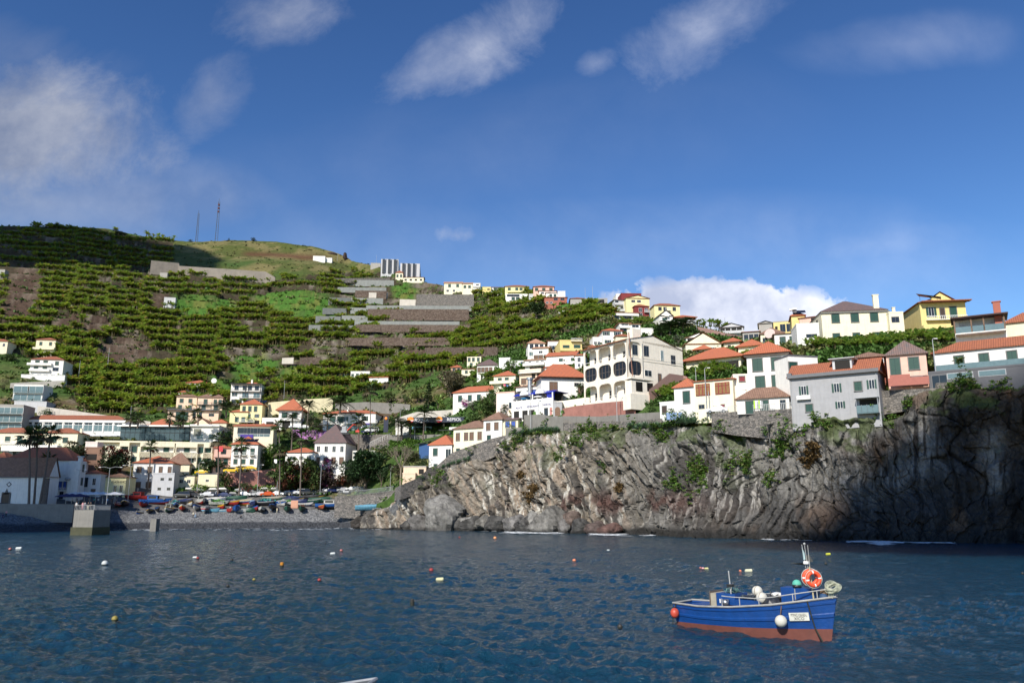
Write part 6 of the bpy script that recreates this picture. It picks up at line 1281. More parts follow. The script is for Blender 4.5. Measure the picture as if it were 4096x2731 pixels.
for k in range(3):
    for i in range(3):bays.append((d*(i+.02)/3,d*(i+.98)/3+ (0 if i==2 else .0),h*k/3,h*(k+1)/3,'open' if k!=1 else 'glass'))
mA=archwall([(d*i/3,d*(i+1)/3,h*k/3,h*(k+1)/3,'open' if k!=1 else 'glass') for k in range(3) for i in range(3)],1,d);mA.build('arcade',am,o)
wf=Wd*.19
mF=archwall([(0.0,wf*1.35,h*1/3,h*2/3,'glass'),(0.0,wf*1.35,h*2/3,h,'open')],0,wf);
# the front wall begins at IN; the arches of the front stand a little proud
for v in range(len(mF.v)):mF.v[v]=(mF.v[v][0],mF.v[v][1]-.35,mF.v[v][2])
mF.build('front_arch',am,o);MB().box(0,wf*1.35,-.33,-.003,-6,h/3).box(wf*1.35,Wd,-.10,-.003,h*.655,h*.67).build('corner_block',am,o)
gm=M('dark glazing',(.018,.016,.016),.12,.3)
m=MB();m.box(.35,.4,.3,d-.1,h/3,h*2/3);m.box(.1,wf*1.3,-.12,-.06,h/3+.2,h*2/3-.2);m.build('glazing',gm,o)
m=MB()
for i in range(13):m.box(.25,.36,d*(i+.5)/13-.05,d*(i+.5)/13+.05,h/3,h*2/3)
m.box(.25,.36,.3,d-.1,h*.5-.05,h*.5+.05)
for i in range(4):m.box(wf*1.35*(i+.5)/4-.04,wf*1.35*(i+.5)/4+.04,-.2,-.12,h/3,h*2/3)
m.build('glazing_bars',M('glazing bars',(.12,.10,.09)),o)
for z_ in (h*.02,h*2/3+.02):
    for i in (0,1,2):addwin(o,1.5,2.3,'d',(IN,d*(i+.5)/3,z_+1.3),-math.pi/2)
addwin(o,1.6,2.6,'d',(wf*.75,-.02,h*.83))
MB().box(-.06,-.0,0,d,h*2/3+.95,h*2/3+1.05).box(-.06,0,0,d,.95,1.05).box(0,Wd,-.42,-.36,h*2/3+.95,h*2/3+1.0).build('railing',WHT,o)
m=MB();m.add([(-.6,-.25,h-.1),(Wd*.46,-.25,h+2.1),(Wd*.46,d+.4,h+2.1),(-.6,d+.4,h-.1),(Wd+.5,-.25,h-1.0),(Wd+.5,d+.4,h-1.0)],[(0,1,2,3),(1,4,5,2)]);m.box(-.65,-.45,-.4,d+.4,h-.3,h-.1);m.build('roof',T['terra'],o)
MB().box(Wd*.16,Wd*.30,1,3,h+.2,h+3.4).build('chimney',am,o)
MB().tube([(.6,-1.3,h*.35),(.1,-.9,h+1.5)],.12,8).build('drain_pipe',M('rusty pipe',(.25,.12,.08)),o)
MB().box(-2,wf*1.5,-3.2,-.36,-3.5,h*.03).box(-1.2,wf*1.2,-2.8,-.4,h*.03,h*.26).box(-1.6,wf*1.6,-3.1,-.4,h*.28,h*.31).build('porch',am,o);MB().box(.2,2.4,-2.86,-2.8,h*.08,h*.24).build('porch_window',gm,o);MB().box(4,6,-2.86,-2.8,h*.1,h*.24).build('porch_window',gm,o)
AH=o
# ------------------------------------------------------------------ walls
def stonem(name,c,c2,sc=1.6,bs=.5):
    if name in _M:return _M[name]
    m,nt,N,L,b=newmat(name);tc=N.new('ShaderNodeTexCoord');mp=N.new('ShaderNodeMapping');mp.inputs['Scale'].default_value=(1,1,1.8);L.new(tc.outputs['Object'],mp.inputs[0]);v=N.new('ShaderNodeTexVoronoi');v.inputs['Scale'].default_value=sc;L.new(mp.outputs[0],v.inputs['Vector'])
    v2=N.new('ShaderNodeTexVoronoi');v2.feature='DISTANCE_TO_EDGE';v2.inputs['Scale'].default_value=sc;L.new(mp.outputs[0],v2.inputs['Vector'])
    cr=N.new('ShaderNodeMix');cr.data_type='RGBA';sp=N.new('ShaderNodeSeparateColor');L.new(v.outputs['Color'],sp.inputs[0]);L.new(sp.outputs[0],cr.inputs[0]);cr.inputs[6].default_value=(*c,1);cr.inputs[7].default_value=(*c2,1)
    r=N.new('ShaderNodeMapRange');r.inputs['From Max'].default_value=.09;r.inputs['To Min'].default_value=.25;L.new(v2.outputs[0],r.inputs[0]);mx=N.new('ShaderNodeMix');mx.data_type='RGBA';mx.blend_type='MULTIPLY';mx.inputs[0].default_value=1;L.new(cr.outputs[2],mx.inputs[6]);L.new(r.outputs[0],mx.inputs[7]);L.new(mx.outputs[2],b.inputs['Base Color'])
    bp=N.new('ShaderNodeBump');bp.inputs['Strength'].default_value=bs;bp.inputs['Distance'].default_value=.15;L.new(r.outputs[0],bp.inputs['Height']);L.new(bp.outputs[0],b.inputs['Normal']);b.inputs['Roughness'].default_value=.9;_M[name]=m;return m
STN=stonem('rubble stone',(.10,.095,.09),(.24,.215,.19));STB=stonem('brown stone',(.085,.055,.04),(.16,.12,.095),1.0);CON=M('concrete',(.21,.20,.18),.9,.2,.5,bump=.15,bscale=3,stain=.45);CONL=M('pale concrete',(.52,.48,.42),.9,.15,.3,stain=.35);PNK=M('salmon wall',(.36,.12,.09));CRW=M('cream wall',(.62,.56,.36),.9,.2,.3,stain=.3)
PKB=M('weathered pink wall',(.33,.15,.12),.9,.25,.4,bump=.2,bscale=3,stain=.3);NETM=M('grey shade net',(.22,.23,.22),.9,.2,.6,stain=.3)
def wall(label,pts,mat,Y=None,th=.5,name='retaining_wall',down=1.5,off=.6,cat='wall'):
    vs=[];fs=[];org=None
    for i,(sx,yt,yb) in enumerate(pts):
        y=(Y[i] if isinstance(Y,(list,tuple)) else Y) or DS(sx,yb);y-=off;b=S(sx,yb,y);t=S(sx,yt,y);t.x=b.x
        if org is None:org=b.copy()
        for q in ((b.x,y,b.z-down),(b.x,y,t.z),(b.x,y+th,t.z),(b.x,y+th,b.z-down)):vs.append(tuple(Vector(q)-org))
    for i in range(len(pts)-1):
        for j in range(4):fs.append((4*i+j,4*i+(j+1)%4,4*i+4+(j+1)%4,4*i+4+j))
    fs+=[(3,2,1,0),tuple(range(4*len(pts)-4,4*len(pts)))]
    me=bpy.data.meshes.new(name);me.from_pydata(vs,[],fs);me.materials.append(mat);return tag(link(name,me,None,org),label,cat)
wall('long grey concrete seawall in front of the chapel',[(-260,2012,2040),(0,2012,2040),(292,2014,2042)],CON,[219,219,219],th=1.0,name='seawall',down=3,off=0)
wall('pale concrete retaining wall beneath the lowest banana terrace',[(148,1622,1652),(260,1636,1668),(400,1656,1692),(520,1673,1700),(600,1684,1705)],CONL,off=2,down=3)
wall('long brown grey retaining wall below the grassy hilltop',[(600,1040,1088),(712,1051,1094),(714,1062,1096),(900,1074,1112),(1060,1085,1124),(1100,1108,1124)],M('weathered wall',(.24,.21,.18),.9,.25,.2,stain=.4),off=3)
wall('brown concrete wall below the white three storey house',[(40,1530,1546),(255,1520,1540)],CONL,off=1)
wall('cream painted wall behind the orange pyramid roof house',[(1070,1608,1662),(1200,1596,1650),(1320,1590,1640),(1330,1600,1640)],CRW,off=1,down=3)
wall('grey retaining wall behind the white villa',[(1340,1612,1640),(1460,1606,1636),(1600,1612,1640),(1640,1616,1632)],CON,off=1)
wall('tall streaked concrete wall behind the petrol station',[(1580,1672,1740),(1660,1646,1735),(1760,1640,1730),(1858,1634,1728),(1862,1660,1725)],CONL,[295,292,290,288,288],off=0,down=3)
wall('purple graffiti wall below the two parked white cars',[(1165,1716,1752),(1240,1718,1748),(1340,1722,1742)],M('graffiti',(.40,.18,.42),.8,.9,1.6),off=1)
wall('dark rubble stone wall with white balusters beside the petrol station bank',[(1375,1734,1786),(1500,1736,1790),(1560,1735,1780)],STN,off=1,down=3)
wall('weathered pink retaining wall behind the car park',[(896,1893,1936),(1000,1884,1934),(1098,1872,1930)],PKB,off=2,down=3)
wall('rubble stone wall between the beach and the promenade',[(1338,1983,2014),(1420,1978,2018),(1500,1968,2022),(1577,1958,2030),(1640,1940,2040)],STN,[252,250,247,243,236],off=0,down=4)
wall('grey rubble stair wall climbing the headland',[(1578,1950,1990),(1602,1938,1985),(1674,1908,1960),(1716,1868,1930),(1750,1858,1905),(1807,1808,1875),(1877,1783,1850),(1960,1754,1822),(2024,1738,1790)],STN,None,off=.6,down=.8,th=2)
wall('stepped grey concrete wall below the restaurant',[(2022,1712,1752),(2090,1706,1745),(2096,1658,1722),(2180,1655,1718),(2184,1660,1722),(2254,1668,1735)],CON,None,off=.6,down=.8)
wall('salmon coloured base wall of the arched house',[(2251,1632,1664),(2300,1622,1664),(2400,1610,1664),(2535,1598,1664),(2542,1600,1662)],PKB,None,off=.4,down=.5)
wall('white parapet wall of the arched house terrace',[(2212,1604,1640),(2260,1600,1632),(2340,1588,1622),(2440,1588,1612),(2530,1560,1600)],wallm('arch'),None,off=1.0,down=.3,th=.3)
wall('grey concrete road parapet on the cliff top',[(2180,1670,1695),(2250,1662,1690),(2400,1664,1684),(2540,1652,1682),(2640,1646,1672)],CON,None,off=.5,down=.4)
wall('rubble stone wall under the grey road parapet',[(2230,1690,1735),(2400,1684,1722),(2540,1682,1716),(2650,1672,1700)],STN,None,off=.3,down=.8)
wall('rubble stone wall under the low white cottage',[(2850,1652,1710),(2950,1644,1725),(3060,1640,1735),(3178,1632,1745)],STN,None,off=1.2,down=.8)
wall('rough stone wall between the grey house and the pink cottage',[(3530,1562,1640),(3620,1556,1625),(3750,1550,1600)],STN,None,off=.8,down=.8)
wall('rough stone footing under the dark grey lower storey',[(3750,1530,1572),(3900,1520,1556),(4100,1505,1545),(4250,1500,1540)],STN,None,off=.9,down=.8)
wall('brown pink stair wall right of the arched house',[(2600,1555,1610),(2680,1492,1560),(2735,1500,1530),(2750,1505,1530)],M('rose wall',(.33,.2,.17)),None,off=.2,down=2)
wall('rose coloured long wall on the slope below the grey modern house',[(2792,1306,1330),(2830,1312,1336),(2900,1330,1346),(2980,1345,1358),(3010,1356,1366)],M('rose wall'),off=1,down=2)
gn='grey netted terrace walls'
for i,(x0,x1,yt,yb) in enumerate(((1385,1575,1118,1136),(1350,1545,1147,1160),(1313,1402,1188,1210),(1404,1532,1190,1208),(1290,1386,1230,1246),(1392,1468,1228,1244),(1262,1362,1262,1280),(1366,1470,1260,1278),(1235,1418,1298,1312),(1465,1886,1220,1232),(1418,1838,1282,1294))):
    wall(('highest ','second ','third left ','third right ','fourth left ','fourth right ','fifth left ','fifth right ','lowest left ','longest upper ','longest lower ')[i]+'strip of grey shade netting on the terraces left of the ridge houses',[(x0,yt,yb),(x1,yt+2,yb+1)],NETM,off=3,th=.3,name='shade_net',cat='shade net')
for i,(x0,x1,yt,yb,lb,mt) in enumerate(((1420,1545,1160,1188,'dark brown stone wall below the second shade net',STB),(1470,1875,1234,1270,'long brown stone wall between the longest shade nets',STB),(1420,1880,1296,1316,'long brown stone wall under the lowest shade net',STB),(1475,1550,1168,1186,'small pale concrete wall at the terrace stairs',CONL),(1598,1662,1195,1220,'small pale plaster wall on the terraces below the ridge hotel',CONL),(1665,1895,1175,1222,'dark stone wall under the cream row houses',STN),(1380,1800,1350,1370,'wide brown terrace wall in the middle of the right slope',STB),(1700,1990,1388,1412,'brown terrace wall above the middle cluster of houses',STB),(1128,1174,1430,1442,'tiny pale wall piece on the lower terraces',CONL),(1200,1282,1428,1444,'small brown wall piece on the lower terraces',STB),(1280,1560,1112,1122,'thin stone wall across the grassy hillside',STN))):
    wall(lb,[(x0,yt,yb),(x1,yt+(2 if i<6 else -2),yb)],mt,off=2.5,th=.4,name='terrace_wall')
bld('gl1','tiny white hut with two doors on the left terraces',654,700,1222,1190,'lgrey',12,4,roof='flat',win=[(.5,[.38,.58],'x',.9,1.6)],name='hut',cat='hut')
bld('gl2','tiny pale hut below the hilltop retaining wall',638,668,1112,1091,'conc',8,4,roof='flat',name='hut',cat='hut')
bld('gl3','small white house with long white wall under the brown rock on the hilltop',1252,1300,1038,1024,'white',5,5,roof='flat',name='hut',cat='hut')
bld('gl4','long low white tank building under the brown rock on the hilltop',1286,1328,1040,1031,'white',5,4,roof='flat',name='tank_building',cat='building')
bld('gl5','small white hut in the upper banana field',2238,2272,1256,1244,'white',5,4,roof='flat',win=[(.5,[.3],'x',1.4,.8)],name='hut',cat='hut')
bld('gl6','pale ruined shed at the far left among the terraces',-10,17,1105,1078,'conc',8,5,roof='flat',name='shed',cat='shed')
# pier head and slipway
o,Wd,d,h=bld('pier','square concrete pier head with stained foot and steel railing',287,366,2136,2037,'conc',-14,None,xs=434,roof='none',Y=178,name='pier_head',cat='pier',down=3)
for c in list(COL.objects):
    if c.parent==o:bpy.data.objects.remove(c)
PIER=(o,Wd,d,h)
MB().box(0,Wd,0,d,-3,h).box(0,Wd,-.02,0.0,h*.99,h).build('deck_block',CON,o);MB().box(-.25,Wd+.25,-.25,d,-3,h*.30).build('footing',M('algae concrete',(.06,.06,.03),.8,.3,1),o)
mm=MB();n=14
for i in range(n+1):mm.box(Wd*i/n-.03,Wd*i/n+.03,.1,.16,h,h+1.0)
for i in range(24):mm.box(Wd-.16,Wd-.1,d*i/24-.03+.1,d*i/24+.13,h,h+1.0)
mm.box(0,Wd,.08,.18,h+1,h+1.06).box(Wd-.18,Wd-.08,.1,d,h+1,h+1.06).build('railing',GREY,o)
m=MB();a=onwater(430,2112);b=onwater(600,2108)
def q3(sx,sy,Y):return tuple(S(sx,sy,Y)+Vector((0,0,.45)))
m.add([tuple(a+Vector((0,-6,-.9))),tuple(b+Vector((0,-6,-.9))),q3(625,2046,246),q3(430,2046,244)],[(0,1,2,3)]);tag(m.build('slipway',M('slipway concrete',(.20,.19,.18),.85,.25,.4,bump=.2,bscale=2)),kind='structure')
w0=wall('mossy concrete pillar wall at the right of the slipway',[(598,2072,2122),(622,2072,2120)],CON,[212,212],th=2.2,name='groyne',off=0,down=2,cat='groyne')
w0=wall('low sloping concrete wall from the pier to the slipway',[(366,2015,2050),(434,2015,2052)],CON,[208,236],th=.8,name='ramp_wall',off=0,down=5)
# ------------------------------------------------------------------ people
def skinfig(name,pts,edges,rad,root=0):
    me=bpy.data.meshes.new(name);me.from_pydata(pts,edges,[]);o=bpy.data.objects.new(name,me);COL.objects.link(o)
    o.modifiers.new('s','SKIN');o.modifiers.new('d','SUBSURF').levels=1
    for i,r in enumerate(rad):
        v=me.skin_vertices[0].data[i];v.radius=(r,r*.85) if i not in (1,2) else (r,r*.62);v.use_root=(i==root)
    bpy.context.view_layer.update();dg=bpy.context.evaluated_depsgraph_get();m2=bpy.data.meshes.new_from_object(o.evaluated_get(dg));bpy.data.objects.remove(o);return m2
SKN=M('skin',(.45,.27,.18),.6,.05);HAIR=M('hair',(.03,.02,.015),.7,.2);SHOE=M('shoes',(.03,.03,.03))
def person_tpl(pose):
    P_=[(0,0,.92),(0,0,1.15),(0,0,1.38),(0,0,1.50),(0,-.01,1.60),(0,0,1.72)]
    if pose=='sit':
        dz=-.72;P_=[(x,y,z+dz) for x,y,z in P_];L1=[(-.1,0,.12),(-.14,-.42,.36),(-.14,-.50,.02),(-.14,-.66,.02)];A1=[(-.2,0,.68),(-.26,-.12,.45),(-.14,-.36,.40),(-.12,-.42,.40)]
    elif pose=='walk':
        L1=[(-.09,0,.88),(-.1,-.2,.50),(-.1,-.12,.08),(-.1,-.26,.04)];A1=[(-.2,0,1.40),(-.27,.14,1.14),(-.24,.06,.90),(-.23,.0,.82)]
    else:
        L1=[(-.09,0,.88),(-.11,-.02,.48),(-.12,.02,.08),(-.13,-.14,.04)];A1=[(-.2,0,1.40),(-.28,.02,1.13),(-.26,-.06,.88),(-.25,-.09,.79)]
    mir=lambda L,ph:[(-x,(-y if ph and i>0 else y),z) for i,(x,y,z) in enumerate(L)]
    w=pose=='walk';pts=P_+L1+mir(L1,w)+A1+mir(A1,w)
    ed=[(0,1),(1,2),(2,3),(3,4),(4,5),(0,6),(6,7),(7,8),(8,9),(0,10),(10,11),(11,12),(12,13),(2,14),(14,15),(15,16),(16,17),(2,18),(18,19),(19,20),(20,21)]
    rad=[.13,.15,.17,.055,.10,.085]+[.095,.068,.045,.04]*2+[.06,.045,.032,.038]*2
    me=skinfig('person '+pose,pts,ed,rad);dz=-.72 if pose=='sit' else 0
    for m_ in (M('shirt white',(.65,.65,.63)),M('trousers dark',(.03,.035,.06)),SKN,HAIR,SHOE):me.materials.append(m_)
    for f in me.polygons:
        c=f.center;z=c.z-dz
        k=0
        if z>1.66 or (z>1.56 and c.y>.02):k=3
        elif z>1.47:k=2
        elif abs(c.x)>.215 and z<1.12:k=2
        elif z<.95 and abs(c.x)<.22:k=1
        if c.z<.07 and pose!='sit':k=4
        if pose=='sit' and c.y<-.15:k=1 if abs(c.x)<.25 and c.z<.5 else 2
        f.material_index=k;f.use_smooth=True
    return me
PT={k:person_tpl(k) for k in ('stand','walk','sit')}
SH={'white':(.65,.65,.63),'black':(.02,.02,.022),'pink':(.6,.3,.32),'blue':(.15,.35,.6),'red':(.5,.04,.04),'grey':(.3,.3,.3),'cream':(.6,.55,.4),'navy':(.02,.03,.1),'teal':(.05,.3,.3)}
def person(sx,sy,shirt,tr,label,pose='stand',Y=None,rz=0,z=None,group=None):
    Y=Y or DS(sx,sy);p=S(sx,sy,Y)
    if z is not None:p.z=z
    o=link('person',PT[pose],None,p,(0,0,rz));tag(o,label,'person',group)
    for i,c in ((0,shirt),(1,tr)):o.material_slots[i].link='OBJECT';o.material_slots[i].material=M('cloth '+c,SH[c],.9,.15)
    return o
pz=PIER[0].location.z+PIER[3]
person(304,2036,'white','black','person in a white top leaning at the left corner of the concrete pier head',Y=180,z=pz,rz=.4)
person(329,2036,'pink','pink','person in pink standing at the rail of the concrete pier head',Y=180,z=pz)
person(338,2036,'white','white','person in white beside the one in pink on the pier head',Y=180.6,z=pz,rz=.8)
person(351,2036,'black','cream','person in a dark top and light trousers on the pier head',Y=179.5,z=pz)
person(361,2036,'black','black','person all in black at the right corner of the pier head',Y=179.4,z=pz,rz=-.5)
def bpt(sx,sv):return beachz(sx/4,sv)
for sx,sv,a,b,lb,ps in ((10,.40,'navy','navy','person in dark blue walking on the pebbles at the far left','walk'),(24,.52,'pink','black','person in pink on the pebbles at the far left','stand'),(769,.5,'cream','black','person in dark trousers standing on the beach, left of two','stand'),(783,.5,'grey','blue','person bending in pale jeans on the beach, right of two','walk'),(963,.48,'black','black','person in black sitting alone on the pebble beach','sit'),
    (1084,.80,'blue','black','person in a light blue shirt by the dark netted boat','stand'),(1109,.80,'cream','cream','person in pale clothes by the dark netted boat','stand'),(1489,.42,'pink','pink','person with dark hair sitting behind the big beach rock','sit'),(1504,.42,'black','black','person in black standing behind the big beach rock','stand'),(919,.93,'white','red','person in a white shirt and red trousers among the boats','stand')):
    p=bpt(sx,sv);o=person(sx,2050,a,b,lb,ps,Y=p.y);o.location=p
for sx,sy,a,b,lb in ((1429,1960,'white','white','person in white among the scooters by the beach railing'),(1157,1984,'cream','cream','person in cream beside the dark blue covered boat'),(1070,1976,'pink','grey','person in pink in front of the orange car'),(840,1982,'red','black','person in red between the parked cars'),(997,1884,'pink','black','person in pink beside the parked yellow taxis'),
    (1262,1978,'white','black','person in white by the black car near the mast'),(1313,1972,'white','white','person in white behind the white parked car'),(1320,1972,'grey','white','person in grey with white skirt near the navy car'),(1681,1740,'black','navy','person in black waiting at the front of the light blue bus'),(1704,1740,'navy','black','person in dark clothes waiting by the wheel of the light blue bus'),(1762,1740,'white','black','person in white by the petrol pumps'),(1640,1741,'black','black','person in dark clothes at the petrol station door'),(835,1897,'white','grey','person in white on the terrace of the low yellow building')):
    person(sx,sy,a,b,lb,Y=(283 if 1600<sx<1780 else None))
for i,(sx,a,b) in enumerate(((287,'white','black'),(305,'black','navy'),(352,'grey','black'),(376,'teal','black'),(392,'white','navy'),(410,'white','white'),(428,'blue','navy'),(447,'black','black'),(466,'grey','navy'))):
    person(sx,2013,a,b,'person standing in the crowd under the white terrace umbrellas by the seafront','stand',Y=236+i%3,rz=i,group='people under the terrace umbrellas')
ro=BLD['N'][0]
for sx,a,b,lb in ((2158,'white','navy','person in white standing in front of the restaurant wall, left of two'),(2169,'black','grey','person in black standing in front of the restaurant wall, right of two')):person(sx,1672,a,b,lb,Y=ro.location.y-12)
# ------------------------------------------------------------------ cars
def carmesh(kind):
    L_,Wd,Hh=(4.2,1.75,1.48) if kind=='car' else (4.9,1.85,1.9)
    pr=[(-2.1,.35),(-2.12,.75),(-1.95,.92),(-1.15,.98),(-.62,1.42),(.75,1.46),(1.55,1.02),(2.02,.95),(2.1,.7),(2.1,.35)] if kind=='car' else [(-2.4,.38),(-2.42,.85),(-2.1,1.05),(-1.4,1.15),(-.9,1.78),(2.0,1.82),(2.35,1.1),(2.4,.9),(2.4,.38)]
    m=MB();n=len(pr);w=Wd/2
    for sg,y in ((-1,-w),(1,w)):pass
    vs=[]
    for y,k in ((-w,0),(-w*.97,1),(w*.97,1),(w,0)):
        for x,z in pr:
            t=1 if z<1.05 else .86;vs.append((x,y*t,z if k else min(z,z)))
    fs=[]
    for r in range(3):
        for i in range(n):fs.append((r*n+i,r*n+(i+1)%n,(r+1)*n+(i+1)%n,(r+1)*n+i))
    fs+=[tuple(range(n))[::-1],tuple(range(3*n,4*n))];m.add(vs,fs)
    g=MB();z0,z1=(1.0,1.38) if kind=='car' else (1.18,1.7);x0,x1,x2,x3=(-1.0,-.6,.7,1.35) if kind=='car' else (-1.3,-.9,1.9,2.2)
    for sg in (-1,1):
        y=sg*w*.88;y2=sg*w*.875;g.add([(x0,sg*w*.965,z0),(x3,sg*w*.965,z0),(x2,sg*w*.885,z1),(x1,sg*w*.885,z1)],[(0,1,2,3)])
    xa,xb=(-1.22,-.68) if kind=='car' else (-1.5,-.98);g.add([(xa-.03,-w*.8,z0+.0),(xa-.03,w*.8,z0),(xb-.03,w*.74,z1),(xb-.03,-w*.74,z1)],[(0,1,2,3)])
    xa,xb=(1.56,.84) if kind=='car' else (2.37,2.06);g.add([(xa+.03,-w*.8,z0+.04),(xa+.03,w*.8,z0+.04),(xb+.03,w*.74,z1),(xb+.03,-w*.74,z1)],[(0,1,2,3)])
    bm=m.mesh('car body',M('car white',(.7,.7,.7),.25,.03,coat=.6));gm_=g.mesh('car window',M('car glass',(.015,.018,.02),.05,.1))
    wh=MB();wh.tube([(0,-.1,0),(0,.1,0)],.33,14);wh.k=1;wh.tube([(0,-.12,0),(0,.12,0)],.2,10);wm_=wh.mesh('wheel',[M('tyre',(.015,.015,.015),.8),M('rim',(.35,.35,.36),.3,.1,metal=.7)])
    lt=MB().box(-.03,.03,-.18,.18,-.07,.07);return bm,gm_,wm_,lt.mesh('headlight',M('headlight',(.7,.7,.68),.1)),lt.mesh('tail light',M('tail light',(.4,.01,.01),.3)),L_,Wd
CM={k:carmesh(k) for k in ('car','van')}
CC={'white':(.72,.72,.72),'silver':(.42,.43,.45),'dark':(.03,.03,.035),'navy':(.015,.025,.09),'grey':(.14,.145,.15),'orange':(.65,.10,.02),'yellow':(.75,.48,.02),'green':(.02,.08,.05)}
def car(sx,sy,c,label,rz=0,kind='car',Y=None,group='cars parked behind the boats'):
    Y=Y or DS(sx,sy);p=S(sx,sy,Y);bm,gm_,wm_,hl,tl,L_,Wd=CM[kind];o=empty('taxi' if c=='yellow' else 'parked_car',p,R(rz),label,'taxi' if c=='yellow' else 'car',group)
    o.scale=(1.12,)*3;b=link('body',bm,o);b.material_slots[0].link='OBJECT';b.material_slots[0].material=M('car '+c,CC[c],.25,.03,coat=.6);link('window',gm_,o)
    for x in (-L_*.31,L_*.31):
        for y in (-1,1):link('wheel',wm_,o,(x,y*(Wd/2-.08),.33))
    for y in (-1,1):link('headlight',hl,o,(-L_/2,y*.6,.72));link('tail_light',tl,o,(L_/2,y*.6,.78))
    return o
for sx,sy,c,rz,kd,lb in ((670,1968,'grey',12,'car','grey car leftmost of the parked row, above the parking sign'),(728,1988,'dark',8,'van','dark pickup like car nearest the small cabin boat'),(768,1986,'dark',170,'van','dark car behind the white cabin boat'),(793,1966,'white',0,'car','white car half hidden at the back left of the car park'),(755,1967,'dark',0,'car','dark car in the back row beside the green grass strip'),(828,1984,'white',20,'car','white hatchback behind the white covered boat'),(858,1986,'silver',80,'car','silver car left of the tall palm trunk'),(852,1968,'dark',0,'car','dark car in the back row left of the tall palm'),
    (903,1987,'navy',170,'car','navy car right of the tall palm trunk'),(890,1967,'dark',0,'car','dark car at the back near the grey wall'),(935,1985,'dark',175,'car','dark car behind the dark green covered boat'),(980,1983,'white',172,'car','white car left of the second tall palm'),(1006,1975,'grey',170,'car','grey car between two white cars'),(1037,1983,'white',30,'car','white hatchback left of the orange car'),(1068,1983,'orange',25,'car','bright orange car parked behind the boats'),(970,1966,'silver',0,'car','silver car in the back row below the red bush'),(1058,1966,'dark',0,'car','dark car in the back row behind the orange one'),
    (1115,1981,'white',165,'car','white saloon behind the grey covered boat'),(1148,1979,'silver',20,'car','pale car left of the navy one'),(1172,1978,'navy',15,'car','navy car left of the palm by the bougainvillea'),(1203,1977,'white',25,'van','white suv beside the palm by the bougainvillea'),(1232,1976,'dark',20,'van','dark suv right of the white suv'),(1285,1976,'dark',170,'car','black car just right of the sailboat mast'),(1309,1967,'white',80,'car','small white car behind the black one'),(1340,1969,'navy',25,'van','navy van like car with open tailgate'),(1372,1966,'silver',25,'car','silver car behind the beach railing'),(1391,1973,'silver',85,'car','silver car seen from behind at the beach railing'),(1410,1962,'white',10,'car','white car right of the silver ones'),(1442,1963,'grey',10,'car','grey car beneath the big dark tree'),(1100,1966,'dark',0,'car','dark car in the back row left of the stout palm')):
    car(sx,sy,c,lb,rz,kd)
car(925,1889,'yellow','yellow van taxi leftmost of the three above the pink wall',12,'van',group='yellow taxis',Y=284);car(966,1884,'yellow','yellow van taxi in the middle of the three above the pink wall',75,'van',group='yellow taxis',Y=284);car(999,1880,'yellow','yellow car taxi rightmost of the three above the pink wall',10,'car',group='yellow taxis',Y=284);car(808,1895,'yellow','yellow taxi behind the parapet of the low yellow building',5,'car',group='yellow taxis',Y=287)
car(1180,1712,'white','white car left of two above the purple wall',4,group='white cars by the orange pyramid roof');car(1216,1714,'white','white car right of two above the purple wall',4,group='white cars by the orange pyramid roof')
car(1488,1728,'white','white car in front of the white villa shops',6,'van',group=None);car(1470,1732,'navy','navy car in front of the white villa shops',6,group=None);car(2872,1652,'white','white car parked behind the railing beside the red window house',-30,group=None,Y=CY(2872)+1)
# buses
def bus(x0,x1,yb,yt,Y,label,body,deco,win,decks=1,a=-6):
    u0,u1=ray(x0/4,yb/4)[0]*Y,ray(x1/4,yb/4)[0]*Y;L_=(u1-u0)/math.cos(R(a));z0=S(x0,yb,Y).z;h=S(x0,yt,Y).z-z0;o=empty('bus',(u0,Y,z0),R(a),label,'bus')
    m=MB();c=.25;m.prism([(c,0),(L_-c,0),(L_,c),(L_,2.4-c),(L_-c,2.4),(c,2.4),(0,2.4-c),(0,c)],.35,h);m.build('body',body,o)
    for d in range(decks):
        zz=h*(.52 if decks==1 else (.25,.68)[d]);zh=h*(.88 if decks==1 else (.48,.86)[d]);g=MB().box(.3,L_-.3,-.03,-.003,zz,zh).box(-.03,-.003,.3,2.1,zz,zh);g.build('window',win,o)
        mm=MB();[mm.box(L_*i/6-.04,L_*i/6+.04,-.06,-.031,zz,zh) for i in range(1,6)];mm.build('window_bar',BLK,o)
    for x in (L_*.18,L_*.75):link('wheel',CM['car'][2],o,(x,.12,.42),None,1.35)
    for y in (.4,2.0):link('headlight',CM['car'][3],o,(-.02,y,.8))
    MB().box(L_*.25,L_*.6,-.045,-.031,.5,h*.45).build('stripe',deco,o);return o
bus(1648,1728,1740,1704,284,'light blue bus standing under the petrol station canopy',M('bus blue',(.20,.45,.62),.3,.05),M('bus red',(.6,.1,.12)),GLS)
bus(1408,1500,1843,1800,281,'white and yellow double decker bus parked beside the school',M('bus white',(.72,.70,.62),.3,.05),M('bus orange',(.75,.35,.03)),GLS,2,-8)
